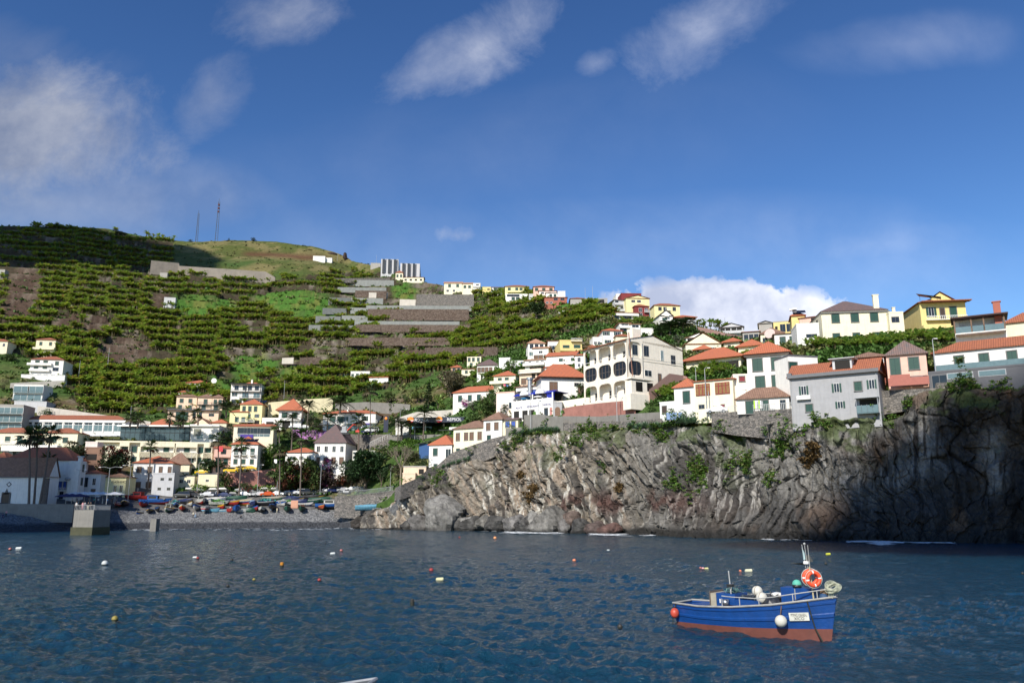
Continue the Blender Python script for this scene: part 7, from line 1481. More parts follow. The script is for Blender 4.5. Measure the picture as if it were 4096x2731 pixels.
# petrol station
o=empty('petrol_station',S(1626,1738,276),R(-6),'petrol station with a dark blue lettered canopy and white pillars','petrol station');z0=o.location.z;sc=276/(4*F)*1.03
Lc=245*sc;zc0=(1738-1690)*sc;zc1=(1738-1670)*sc;NVY=M('navy canopy',(.012,.016,.04),.4,.1)
MB().prism([(0,0),(Lc,0),(Lc,13),(0,13)],zc0,zc1).build('canopy',NVY,o)
for x in (.25,.55,.9):MB().box(Lc*x-.2,Lc*x+.2,5,5.4,-3,zc0).build('pillar',WHT,o)
MB().box(-6,Lc+2,-1.5,14,-3,-.05).build('forecourt',CON,o);MB().box(-4.6,0,3,9,-.05,3.3).build('shop',wallm('white'),o)
for x in (.55,.8):MB().box(Lc*x,Lc*x+.7,3,3.6,0,1.9).build('pump',WHT,o)
RL=M('white lettering',(.8,.8,.8),.5,.02)
for x in (.24,.76):text('REPSOL',1.45,RL,o,(Lc*x,-.03,(zc0+zc1)/2),FR,sx=1.05)
for x in (.06,.52):
    lg=MB();lg.k=0
    for k,(c0,c1) in enumerate(((-.2,1.0),(-.45,-.2),(-1.0,-.45))):
        pts=[(1.15*math.cos(t),1.0*math.sin(t)) for t in np.linspace(0,2*math.pi,33)[:-1]];pp_=[(Lc*x+a,min(max(b,c0),c1)+(zc0+zc1)/2+.1) for a,b in pts if True];lg.k=k;lg.extr(pp_,-.2-.02*k,-.03)
    lg.build('logo',[M('logo orange',(.8,.25,.02),.5),RL,M('logo red',(.6,.02,.03),.5)],o)
o=empty('price_sign',S(1543,1715,277),R(-4),'dark vertical petrol price sign with an orange logo','sign');MB().box(-.8,.8,0,.4,-1,4.6).build('panel',NVY,o);MB().ball((0,-.15,3.8),.5,12,8,(1,.2,1)).build('logo',M('logo orange'),o)
o=empty('station_annex',S(1796,1765,268),R(-10),'white glass fronted annex with dark awning right of the petrol station','building');MB().box(0,5,0,5,-2,4.9).build('wall',wallm('white'),o);MB().box(.4,4.6,-.05,-.003,.2,3.4).build('window',GLS,o);MB().box(-3,5.4,-2.5,-.06,3.6,3.8).build('awning',BLK,o)
o=empty('boat_shelter',S(1670,1806,252),R(-14),'dark blue shelter with a curved roof above the peach hut','shelter');MB().box(.5,7,0,4,-2,2.6).build('wall',M('blue tarp',(.02,.08,.22),.7,.2),o);mm=MB();mm.add([(-1,-.8,2.2),(7.6,-.8,4.2),(7.6,4.6,4.8),(-1,4.6,2.8),(-1,-.8,2.0),(7.6,-.8,4.0)],[(0,1,2,3),(4,5,1,0)]);mm.build('roof',BLK,o)
# excavator
o=empty('excavator',S(1382,1737,283),R(0),'small red and grey excavator with folded arm on the stone wall','excavator');MB().box(-1.6,1.6,-1,1,0,.6).build('track',BLK,o);MB().box(-1.6,.6,-.9,.9,.7,1.5).box(-1.2,.2,-.8,.8,1.5,3.0).build('cab',GREY,o);MB().tube([(.5,0,1.4),(2.6,0,3.6),(5,0,3.4),(4.2,0,1.6)],[.25,.22,.18,.15],5).build('arm',M('digger red',(.6,.06,.04),.5),o);MB().box(3.6,4.9,-.5,.5,.9,1.6).build('bucket',M('digger red'),o)
# ------------------------------------------------------------------ boats on the slip
def hullm(L_,B,H,bow=.35,n=12,full=.62):
    """list of stations: (x, half beam, sheer z, keel z); stern transom at x=-L/2"""
    st=[]
    for i in range(n+1):
        t=i/n;x=-L_/2+L_*t;b=B/2*(.72+.28*math.sin(min(t/.45,1)*math.pi/2)) if t<.45 else B/2*max(0.012,(1-((t-.45)/.55)**2.3))
        st.append((x,b,H*(1+.42*max(0,(t-.35)/.65)**2+.12*max(0,(.3-t)/.3)),.0+ .55*H*max(0,(t-.82)/.18)**2))
    return st
def hull(L_,B,H,mats,bands=(.38,.72,.88),name='hull',parent=None,rake=.10):
    st=hullm(L_,B,H);lv=[0,.12,.3,bands[0],bands[1],bands[2],1.0];mt=[0,0,0,1,2,3];fl=[.10,.45,.72,.80,.93,.97,1.0];vs=[];K=len(lv)
    for (x,b,zs,zk) in st:
        for sg in (1,-1):
            for l,f in zip(lv,fl):
                t=(x+L_/2)/L_;xx=x+rake*L_*l*max(0,(t-.6)/.4)**1.5;vs.append((xx,sg*b*(f if l>0 else .1),zk+(zs-zk)*l))
    m=MB();n=len(st);fs=[];ms=[]
    for i in range(n-1):
        for s_ in (0,1):
            for j in range(K-1):
                a=i*2*K+s_*K+j;b_=a+2*K;q=(a,b_,b_+1,a+1);fs.append(q if s_ else q[::-1]);ms.append(mt[j])
        a=i*2*K;fs.append((a,a+2*K,a+3*K,a+K));ms.append(0)
    for j in range(K-1):fs.append((j,j+1,K+j+1,K+j));ms.append(mt[j])
    m.v=[tuple(v) for v in vs];m.f=fs;m.m=ms
    return m,st
def cmat(c):
    c=tuple(.72*q for q in c);return M('boat paint %.2f %.2f %.2f'%c,c,.5,.3,2)
BC={'w':(.68,.67,.62),'r':(.42,.03,.025),'b':(.02,.12,.42),'y':(.70,.42,.03),'g':(.02,.10,.06),'k':(.03,.03,.035),'n':(.02,.035,.12),'lb':(.15,.40,.55),'o':(.65,.16,.04),'gr':(.25,.25,.25),'br':(.18,.08,.05),'tq':(.08,.42,.38),'lg':(.20,.55,.10),'pb':(.30,.42,.60),'tn':(.42,.36,.28)}
def boat(sx,sy,hd,cols,top,label,L_=6.2,B=2.3,H=1.05,Y=None,cover=None,z=None):
    Y=Y or DS(sx,sy);p=S(sx,sy,Y)
    if z is not None:p.z=z
    o=empty('fishing_boat',p,R(hd),label,'boat','boats pulled up on the slipway');m,st=hull(L_,B,H,None);m.build('hull',[cmat(BC[c]) for c in cols],o)
    g=MB()
    for sg in (1,-1):g.tube([(x+.1*L_*max(0,((x+L_/2)/L_-.6)/.4)**1.5,sg*b,zs+.02) for x,b,zs,zk in st],.05,4)
    g.build('gunwale',cmat(BC[cols[3]]),o);fl=[(x,b*.93,zs*.55) for x,b,zs,zk in st];m=MB()
    m.add([(x,b,z_) for x,b,z_ in fl]+[(x,-b,z_) for x,b,z_ in fl],[(i,i+1,len(fl)+i+1,len(fl)+i) for i in range(len(fl)-1)]);m.build('deck',M('boat deck',(.25,.24,.2),.8,.3,3),o)
    if top=='cover':
        m=MB();n=len(st);R_=5;rg_=random.Random(int(sx))
        for x,b,zs,zk in st:
            hh=.55*math.sin(math.pi*min(max((x+L_/2)/L_,.06),.97))**.6+rg_.uniform(-.06,.06)
            for k in range(R_):
                t=math.pi*k/(R_-1);m.v.append((x,(b+.08)*math.cos(t),zs-.12*(k in (0,R_-1))*2+hh*math.sin(t)*(1 if k!=2 else 1.1)))
        for i in range(n-1):
            for k in range(R_-1):m.f.append((i*R_+k,(i+1)*R_+k,(i+1)*R_+k+1,i*R_+k+1));m.m.append(0)
        m.f.append(tuple(range(R_)));m.m.append(0);m.build('cover',cmat(BC[cover]),o)
    elif top=='cabin':
        c=BC[cover or 'w'];q=MB().box(-L_*.22,L_*.12,-B*.3,B*.3,H*.5,H+1.3);q.box(-L_*.27,L_*.16,-B*.36,B*.36,H+1.3,H+1.4);cb=q.build('cabin',cmat(c),o)
        MB().box(-L_*.18,L_*.08,-B*.3-.03,-B*.3-.003,H+.45,H+1.05).box(L_*.12+.003,L_*.12+.03,-B*.24,B*.24,H+.45,H+1.05).box(-L_*.18,L_*.08,B*.3+.003,B*.3+.03,H+.45,H+1.05).build('window',GLS,cb)
        MB().tube([(0,0,H+1.4),(0,0,H+2.6)],.04,5).build('mast',GREY,o)
    elif top=='thwart':
        for x in (-.2,.1):MB().box(L_*x-.14,L_*x+.14,-B*.42,B*.42,H*.78,H*.84).build('seat',M('boat deck'),o)
    elif top=='net':
        rg_=np.random.default_rng(int(sx));v,f=leafquads(rg_.normal(0,1,(260,3))*np.array([L_*.2,B*.2,.22])+np.array([0,0,H+.15]),rg_.normal(0,1,(260,3)),np.full(260,.5),np.full(260,.3),rg_);link('net',npmesh('net',v,f,cmat(BC[cover])),o)
    return o
A_=dict
bl=[(470,2027,-75,'krwr','cover','w','red and white boat leftmost on the slipway',5),(499,2022,-70,'kkky','cover','w','black and yellow boat with a white cover next to the leftmost',6.5),(548,1999,170,'rrrr','cabin','r','big red boat with a red cabin behind the left end',8),(572,2024,-80,'rrrb','net','b','red boat heaped with blue netting',6),(617,2014,5,'rbbb','cabin','b','big bright blue boat with a red bottom on the left',9),
(563,2062,-88,'bbyw','thwart',None,'blue boat with a yellow stripe, nearest to the water',5.6),(598,2051,-72,'kkyb','thwart',None,'dark boat with yellow top stripe behind the nearest one',5.6),(629,2042,-60,'kkbk','thwart',None,'tiny black and blue dinghy beside the concrete pillar',3.6),(650,2012,-60,'ggww','thwart',None,'white and green boat right of the big blue one',6),(674,2046,-80,'gwwy','cabin','w','green and white boat with a pale blue glass cabin',6.5),
(728,2038,-70,'rryw','cover','w','red boat with yellow stripe and folded white cover',5.6),(760,2022,-60,'wwyk','cover','k','white and yellow boat under a black cover',6),(785,2036,-80,'wwbb','thwart',None,'blue over white boat seen from the bow beside the covered motorboat',5.6),(801,2014,-60,'rwww','cabin','w','big white motorboat with a red waterline',7.5),(824,2042,92,'lrww','cover','gr','motorboat with grey canopy, red band and outboard facing the sea',5.6),
(852,2047,-10,'llll','thwart',None,'small light blue dinghy at the edge of the pebbles',3.6),(846,2012,-75,'wwwb','thwart',None,'white bow boat behind the grey canopy motorboat',6),(874,2020,-10,'gwgw','net','lg','white and green boat with pale green netting',6),(886,2035,-60,'rryy','thwart',None,'red boat with a broad yellow stripe in the middle of the row',5.8),(886,2049,5,'wlwl','thwart',None,'pale empty dinghy at the front of the row',4),
(917,2019,-20,'rryy','cover','n','long red boat with yellow stripe and navy cover',6.8),(911,2046,-30,'rrrr','thwart',None,'small red dinghy beside the pale one',3.2),(944,2043,-75,'bbbb','net','b','large bright blue boat with a tall bow',6.5),(940,1994,0,'gggg','cover','g','boat under a dark green cover near the cars',7),(970,2002,-15,'wwyw','thwart',None,'white boat with yellow stripe in the second row',6),
(978,2020,-30,'yrnn','thwart',None,'navy and red boat left of the pale blue tarpaulin',6),(1008,2022,-60,'nnnn','cover','pb','boat heaped high under a pale blue tarpaulin',7),(968,2047,0,'wwww','thwart',None,'small white dinghy at the front of the row',3.6),(994,2049,5,'gggg','cover','g','upturned dark green dinghy on the pebbles edge',4),(996,2034,-80,'kwww','thwart',None,'small white boat with dark bottom seen from the bow',4.5),
(1046,2044,-75,'kwww','thwart',None,'white boat with an orange rim and dark bottom',6.2),(1048,2021,10,'kkkw','thwart',None,'long black boat behind the white one with orange rim',7),(1062,2006,-30,'nnnn','net','tq','navy boat heaped with turquoise netting',5.5),(1096,1996,0,'gggg','cover','tn','boat under a beige grey cover close to the cars',7.5),(1089,2036,-80,'kkkk','cover','b','dark netted boat with a bright blue canopy',6.5),
(1135,1994,0,'wwbb','cover','n','blue and white boat under a navy cover in the back row',6.5),(1170,1997,10,'wwyk','cover','n','white and yellow boat under a navy cover in the back row',6.5),(1149,2011,-20,'gwww','net','lg','boat piled with bright green netting',5),(1148,2042,-75,'gggg','cover','gr','dull grey hull under a grey sheet at the front',6),(1206,2041,-80,'gggg','net','br','dark green boat full of brown nets',5.6),
(1245,2002,0,'gggw','thwart',None,'white dinghy lying behind the dark green boats',5),(1251,1988,8,'kkyk','cover','k','black boat with yellow stripe near the mast',6.5),(1278,1999,0,'gggg','cover','g','long boat under a dark green cover near the mast',7),(1322,2031,8,'kbbb','cabin','w','blue boat with white cabin and salmon awning at the right end',9.5),(1284,2033,-60,'oryb','thwart',None,'orange and yellow boat beside the blue cabin boat',5.5),
(1382,2031,12,'bwww','thwart',None,'white rowing boat alone right of the blue cabin boat',5.5),(1478,2040,2,'llll','cover','lb','long boat wrapped in a light blue tarpaulin by the stone wall',8.5),(1105,2016,-30,'bbbw','thwart',None,'blue boat behind the bright blue canopy',5.5),(1190,2016,-10,'nnnn','cover','n','navy covered boat beside the hanging orange cloth',6),(1222,2022,-20,'nwwn','thwart',None,'white and navy skiff behind the dark green boat',5),(700,2024,-65,'kbwb','net','tq','blue boat behind the red and yellow one on the left',5.5),(742,2006,-30,'kkkk','cover','n','boat under navy cover in front of the dark cars',6),(860,1998,10,'wwbw','cover','w','white boat with folded sail cover in front of the tall palm',6),(1022,2038,-60,'rrbb','thwart',None,'blue and red boat under the bow of the pale blue tarpaulin',4.5),(1126,2022,-50,'wwbb','net','w','blue and white boat right of the canopy boat',5)]
for sx,sy,hd,cs_,top,cov,lb,L_ in bl:
    sy+=9 if sy<2012 and sx>600 else 0;cl=[{'l':'lb'}.get(c,c) for c in cs_];boat(sx,sy,hd,cl,top,lb,L_*1.0,max(1.5,min(2.9,L_*.37)),.75+.06*L_,cover=cov)
o=empty('boat_trailer',S(1425,2034,DS(1425,2034)),R(5),'white boat trailer between the rowing boat and the blue tarpaulin','trailer');MB().box(-2.4,2.2,-.8,-.7,.5,.62).box(-2.4,2.2,.7,.8,.5,.62).box(-2.4,-2.3,-.7,.7,.5,.62).box(1.5,1.6,-.7,.7,.5,.62).build('frame',WHT,o);link('wheel',CM['car'][2],o,(1.5,-.95,.35));link('wheel',CM['car'][2],o,(1.5,.95,.35))
tag(MB().box(-1.1,1.1,-.1,.1,0,2.4).build('hanging_cloth',M('orange cloth',(.55,.28,.18)),loc=S(1177,2030,DS(1177,2030))),'orange and beige cloth hung over a rail among the boats','cloth')
# ------------------------------------------------------------------ umbrellas, lamps, masts
def umbrella(sx,sy,c,label,r=2.2,h=2.7,Y=None,group='terrace umbrellas',z=None):
    Y=Y or DS(sx,sy);p=S(sx,sy,Y);o=empty('umbrella',p,sx,label,'umbrella',group);m=MB();n=8
    rim=[(r*math.cos(i*math.pi/4),r*math.sin(i*math.pi/4),h-.5) for i in range(n)];m.add([(0,0,h+.25)]+rim+[(x,y,z_-.22) for x,y,z_ in rim],[(0,1+i,1+(i+1)%n) for i in range(n)]+[(1+i,1+(i+1)%n,9+(i+1)%n,9+i) for i in range(n)]);m.build('canopy',M('umbrella '+c,{'white':(.7,.7,.7),'navy':(.012,.015,.08),'blue':(.05,.25,.5)}[c],.8,.06),o);MB().tube([(0,0,0),(0,0,h+.2)],.05,6).build('pole',WHT,o);return o
for i,(sx,c) in enumerate(((300,'white'),(335,'white'),(358,'white'),(380,'white'),(408,'white'),(455,'white'),(262,'navy'),(285,'navy'),(315,'navy'))):
    umbrella(sx,2012,c,('white' if c=='white' else 'dark navy')+' umbrella over the crowded seafront terrace',2.9,3.2 if c=='white' else 2.6,Y=240-(i%2)*2 if c=='white' else 232)
umbrella(460,2008,'white','white umbrella standing free in front of the small yellow bar',2.4,3,Y=246,group=None)
for sx in (367,388,432,454):umbrella(sx,1764,'white','white umbrella on the roof terrace left of the glass hall',2.6,2.6,Y=DS(430,1764),group='roof terrace umbrellas')
Nz=BLD['N'][3]
for sx,c,lb in ((2074,'white','white umbrella on the restaurant terrace, left one'),(2106,'blue','blue umbrella on the restaurant terrace'),(2157,'white','white umbrella on the restaurant terrace, right one')):
    u=umbrella(sx,1640,c,lb,1.7,2.5,Y=BLD['N'][0].location.y+2-(sx-2074)*.07,group=None);u.location.z=BLD['N'][0].location.z+Nz
def lamp(sx,sb,st,label,Y=None,arm=1.5,n=1,base=0,r=.07,hd=True,dx=0):
    Y=Y or DS(sx,sb);p=S(sx,sb,Y);h=S(sx,st,Y).z-p.z;o=empty('street_lamp' if hd else 'pole',p,0,label,'street lamp' if hd else 'pole');m=MB();m.tube([(0,0,-1),(0,0,h*.8),(dx*.3,0,h)],[r,r*.8,r*.6],6);m.build('pole',GREY,o)
    for i in range(n if hd else 0):
        a=arm*(1 if i==0 else -1);MB().tube([(0,0,h),(a*.5,0,h+.35),(a,0,h+.25)],.05,5).build('arm',GREY,o);MB().box(a-.1,a+.5,-.15,.15,h+.18,h+.32).build('lamp_head',WHT,o)
    if base:MB().prism([(-.55,-.5),(.55,-.5),(.4,.5),(-.4,.5)],-base,.3).build('footing',CONL,o)
    return o
for a in ((304,2012,1880,'thin lamp mast at the left corner of the pier head',232,1.6,2),(425,2012,1870,'thin lamp mast with two curved arms right of the pier head',228,3,2),(510,2012,1862,'tall curved lamp mast by the large white house',250,2.5,2),(760,1900,1812,'curved street lamp in front of the brown pyramid roof',None,1.6,1),(787,1972,1850,'tall slim lamp beside the yellow low building',None,1.2,1),(1028,1978,1860,'slim lamp post in front of the pink retaining wall',None,1.2,1),(1560,1974,1870,'street lamp at the right end of the beach railing',None,1.2,1),(1658,1775,1690,'curved lamp on the green bank in front of the bus',272,2,1),(1600,1700,1638,'street lamp on the slope behind the villa',None,2,1),(3752,1560,1358,'dark green lamp post in front of the pink cottage',None,.4,1),(2469,1700,1548,'lamp post on a big concrete footing on the cliff road',CY(2469)+.2,.6,1),(2827,1650,1474,'tall lamp post in front of the red window house',CY(2827),.7,1),(2123,1700,1540,'green lamp post at the corner below the restaurant',CY(2123),.4,1)):
    lamp(*a[:3],a[3],a[4],a[5],a[6],base=3.5 if 'footing' in a[3] else 0,r=.1 if a[0]>2000 else .08)
for a in ((2838,1650,1562,'short pole beside the tall lamp post on the cliff road',CY(2838)),(2371,1192,1142,'wooden power pole on the ridge skyline',None),(2341,1192,1150,'thin pole left of the power pole on the ridge',None),(2420,1196,1172,'short pole right of the power pole on the ridge',None),(2787,1325,1248,'white concrete power pole on the upper right slope',None),(1105,2004,1922,'white flag pole among the boats',None),(1279,1990,1848,'tall thin boat mast with stays behind the boats',None),(1505,1060,1018,'thin pole on the skyline left of the ridge hotel',None),(2900,1295,1268,'small pole on the right skyline',None),(2790,1640,1470,'wooden pole left of the red window house',CY(2790)+1),(3204,1500,1420,'pole behind the orange roofed white house',None),(1350,1038,1012,'thin pole right of the brown rock on the hill crest',None),(430,1470,1390,'thin pole in the lower left banana terraces',None),(315,1500,1440,'thin pole by the gully in the lower left terraces',None),(520,1680,1620,'thin pole below the lowest left terrace',None),(1135,1600,1520,'thin pole in the terraces above the orange pyramid roof',None)):
    lamp(*a[:3],a[3],a[4],hd=False,r=.09)
def mast(sx,sb,st,w,label,Y,red):
    p=S(sx,sb,Y);h=S(sx,st,Y).z-p.z;o=empty('radio_mast',p,0,label,'radio mast');leg=MB();br=MB();cs=[(w*math.cos(a),w*math.sin(a)) for a in (.3,2.4,4.5)];n=14
    for x,y in cs:leg.tube([(x,y,-2),(x*.55,y*.55,h)],.16,4)
    for i in range(n):
        for k in range(3):
            a,b=cs[k],cs[(k+1)%3];f0=1-.45*i/n;f1=1-.45*(i+1)/n;br.tube([(a[0]*f0,a[1]*f0,h*i/n),(b[0]*f1,b[1]*f1,h*(i+1)/n)],.09,3)
    for k,l_ in enumerate([leg]):l_.build('mast_legs',M('mast grey',(.09,.10,.12),.6,.1),o)
    br.build('bracing',M('mast grey'),o);MB().tube([(0,0,h),(0,0,h+3)],.15,4).build('antenna',M('mast grey'),o)
    for i in range(red):MB().box(-w*.42,w*.42,-w*.4,w*.4,h*(.72+.09*i),h*(.76+.09*i)).build('dish_panel',M('mast red',(.16,.03,.03)),o)
mast(864,958,806,1.5,'tall red and grey radio mast on the hilltop',690,3);mast(785,962,852,1.2,'shorter thin radio mast left of the tall one on the hilltop',690,0)
# parking signs
o=empty('parking_sign',S(679,1975,DS(679,1975)-1),0,'blue parking sign with a white letter P','sign');MB().tube([(0,0,0),(0,0,2.6)],.05,6).build('pole',GREY,o);MB().box(-.6,.6,-.06,-.0,2.3,3.5).build('panel',M('sign blue',(.02,.12,.55),.5),o);text('P',1.1,RL,o,(0,-.09,2.9),FR)
o=empty('road_sign',S(1100,1880,280),0,'white rectangular sign on a pole above the pink wall','sign');MB().tube([(0,0,0),(0,0,2.6)],.05,6).build('pole',GREY,o);MB().box(-.5,.5,-.06,0,2.5,3.9).build('panel',WHT,o)
# railings
def railing(label,pts,h,col,step=.28,Y=None):
    W3=[S(a,b,(Y[i] if Y else DS(a,b)-.8)) for i,(a,b) in enumerate(pts)];o=empty('railing',W3[0],0,label,'railing');m=MB();L0=W3[0]
    for a,b in zip(W3[:-1],W3[1:]):
        n=max(2,int((b-a).length/step))
        for i in range(n):
            p=a+(b-a)*i/n-L0;m.box(p.x-.035,p.x+.035,p.y-.03,p.y+.03,p.z,p.z+h)
        m.tube([a-L0+Vector((0,0,h)),b-L0+Vector((0,0,h))],.05,4)
    m.build('bars',col,o)
railing('grey railing on top of the stone wall behind the beach',[(1352,1983),(1420,1978),(1500,1970),(1575,1960)],1.3,GREY,.4,[251,249,246,242.5]);railing('white railing on the wall before the low white cottage',[(2862,1653),(2950,1644),(3060,1640),(3176,1632)],1.25,M('rail white',(.6,.6,.58)),.35,[CY(x)-1.1 for x in (2862,2950,3060,3176)])
railing('white balustrade climbing beside the petrol station bank',[(1480,1785),(1520,1766),(1568,1746)],1.6,WHT,.9,[283,281,279]);railing('white balustrade left of the arched house terrace',[(2212,1604),(2290,1592)],1.3,WHT,.5)
# ivy bank under the petrol station
rg=np.random.default_rng(77);pts=[]
for _ in range(2600):
    a=rg.uniform(0,1);b=rg.uniform(0,1);sx=1560+330*a;sy=1756+40*b+6*math.sin(a*20);Y=273-b*6;p=S(sx,sy,Y);pts.append((p.x,p.y,p.z-.3,rg.uniform(.6,1.1),.10,.19,.03))
v,f,c=scatter(TF,pts,12);tag(link('ivy_bank',npmesh('ivy bank',v,f,LM_ALL,False,col=c)),'bright green ivy covered bank under the petrol station','ivy',kind='stuff')
# laundry on the cliff
tag(MB().box(-2.6,-.3,-.05,.05,-1.5,.1).box(.1,1.0,-.05,.05,-1.1,.1).build('laundry',M('blue print cloth',(.25,.35,.55),.9,.5,5),loc=S(2712,1650,CY(2712)-1)),'blue patterned laundry hanging under the clothes line on the cliff','laundry')
tag(MB().add([(0,0,0),(3.4,0,.3),(3.0,0,-2.0),(2.4,.1,-.8),(1.2,0,-.7)],[(0,4,3,2,1)]).build('hanging_sheet',WHT,loc=S(2765,1640,CY(2765)-1)),'white sheet sagging from the clothes line beside the lamp post','sheet')
o=empty('drain_pipe',S(3072,1690,CY(3072)-2),0,'thick black elbow drain pipe on the stone wall','pipe');MB().tube([(2.3,.6,0),(0,0,-.4),(.1,-.2,-4)],.25,8).build('pipe',BLK,o)
# ------------------------------------------------------------------ rocks
def rock(sx,sy,wpx,hpx,label,Y=None,c=(.07,.065,.06),sd=0):
    Y=Y or (S(sx,sy,100) and onwater(sx,sy).y);p=S(sx,sy,Y);k=Y/(4*F)*1.03;w=wpx*k;h=hpx*k;n,m_=30,20;rg=np.random.default_rng(sd+int(sx))
    th=np.linspace(0,2*np.pi,n,endpoint=False)[None];ph=np.linspace(0.02,np.pi-.02,m_)[:,None];x=np.sin(ph)*np.cos(th);y=np.sin(ph)*np.sin(th);z=np.cos(ph)+0*th
    ds=[rg.normal(0,1,3) for _ in range(11)];r=np.full(x.shape,1.25)
    for d in ds:
        d=d/np.linalg.norm(d);q=x*d[0]+y*d[1]+z*d[2];r=np.minimum(r,np.where(q>.15,rg.uniform(.72,.98)/np.maximum(q,.15),9))
    r=r*(1+.12*fbm(x*2.2+sd,y*2.2,z*2.2,4,int(sx)%97));V=np.stack([x*r*w/2,y*r*w/2*.8,z*r*h*.55+h*.30],-1).reshape(-1,3);i=np.arange(m_-1)[:,None]*n;j=np.arange(n)[None];Fc=np.stack([i+j,i+n+j,i+n+(j+1)%n,i+(j+1)%n],-1).reshape(-1,4)
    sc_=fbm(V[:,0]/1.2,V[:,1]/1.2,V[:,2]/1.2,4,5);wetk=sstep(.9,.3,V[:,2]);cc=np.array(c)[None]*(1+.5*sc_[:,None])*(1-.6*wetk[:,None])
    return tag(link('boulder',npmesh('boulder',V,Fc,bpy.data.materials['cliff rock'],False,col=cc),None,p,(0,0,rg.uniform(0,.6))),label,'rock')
rock(1460,2110,88,64,'dark pointed rock at the water edge of the beach',c=(.045,.04,.035));rock(1498,2112,50,36,'lower dark rock joined to the right of the pointed beach rock',c=(.045,.04,.035));rock(1440,2112,40,26,'small dark rock left of the pointed beach rock',c=(.045,.04,.035))
G_=(.13,.125,.115);D_=(.05,.048,.045)
for i,(a,b,c_,d_,lb,cl) in enumerate(((1645,2108,60,34,'low dark mossy boulder where the beach meets the cliff',D_),(1690,2112,80,50,'grey boulder left of the big slanted slab',(.09,.085,.08)),(1775,2108,130,110,'largest slanted grey slab at the foot of the cliff',G_),(1830,2112,56,46,'dark boulder under the slanted slab',D_),(1890,2116,70,46,'dark boulder at the cliff foot, third from the slab',D_),(1945,2112,56,44,'squarish grey boulder in the middle of the cliff foot',(.10,.095,.085)),(2000,2116,70,54,'pair topped dark boulder below the pale streaked rock',D_),(2062,2116,64,60,'tall grey boulder left of the low triangular one',(.10,.095,.09)),(2110,2122,80,50,'wide dark boulder at the splash line',D_),(2195,2122,110,84,'big triangular grey boulder with a flat slanted face',(.11,.105,.095)),(2160,2124,60,30,'low black boulder before the triangular one',D_),(2265,2124,60,54,'rounded grey boulder right of the triangular one',(.085,.08,.075)),(2325,2126,66,46,'dark boulder by the reddish rocks',D_),(2380,2126,70,40,'dark brown boulder at the red stained waterline',(.06,.045,.04)),(2440,2128,60,34,'reddish low rock at the waterline',(.075,.045,.038)),(1870,2102,50,40,'grey boulder wedged behind the front row',G_),(2130,2096,60,46,'grey boulder wedged high against the cliff foot',G_),(2290,2090,56,40,'brown boulder wedged against the cliff foot',(.08,.06,.05)))):
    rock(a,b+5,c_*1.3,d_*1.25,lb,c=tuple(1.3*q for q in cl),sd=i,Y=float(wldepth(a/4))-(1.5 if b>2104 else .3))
rock(1325,1024,40,20,'dark brown rock knob on the hill crest',Y=Dmap(332,255)+4,c=(.05,.035,.03));rock(1380,1036,18,30,'dark pointed rock tooth on the hill crest',Y=Dmap(345,259)-3,c=(.05,.035,.03))
# foam along the cliff foot
fm,nt,N,L,b=newmat('foam');b.inputs['Base Color'].default_value=(.75,.78,.8,1);b.inputs['Roughness'].default_value=.6
rg=np.random.default_rng(9);V=[];Fc=[];o_=0;P0=[]
for (a0,a1,y0,dens) in ((1940,2060,2118,60),(2020,2240,2127,220),(2360,2500,2134,130),(2560,2620,2136,20),(2840,2870,2143,30),(3060,3290,2152,160),(3240,3300,2145,160),(3400,3800,2163,330),(1280,1560,2110,50),(400,1300,2114,70),(3480,3560,2172,30)):
    for _ in range(dens):
        sx=rg.uniform(a0,a1);sy=y0+rg.normal(0,2.2)+(sx-a0)*(.008 if a0>1500 else 0);p=onwater(sx,sy,.12);P0.append((p.x,p.y,p.z,rg.uniform(.3,1.2)))
for x,y,z,r in P0:
    n=7;a=np.arange(n)*2*np.pi/n;rr_=r*rg.uniform(.5,1.1,n);vv=[(x+1.5*q*math.cos(t),y+.6*q*math.sin(t),z+rg.uniform(0,.06)) for q,t in zip(rr_,a)];V+=vv;Fc.append([o_,o_+1,o_+2,o_+3]);Fc.append([o_,o_+3,o_+4,o_+6]);Fc.append([o_+4,o_+5,o_+6,o_+4]) if False else None;o_+=n
for _ in range(260):
    sx=3240+rg.normal(0,14);p=onwater(3240,2146);h=abs(rg.normal(0,1))*1.6;s_=rg.uniform(.04,.16);x=p.x+rg.normal(0,.6+.3*h)
    q=[(x,p.y-.5,h),(x+s_,p.y-.5,h+s_*.3),(x+s_,p.y-.5,h+s_),(x,p.y-.5,h+s_)];V+=q;Fc.append([o_,o_+1,o_+2,o_+3]);o_+=4
tag(link('sea_foam',npmesh('foam',V,Fc,fm)),'white foam and spray breaking along the foot of the cliff','foam',kind='stuff')
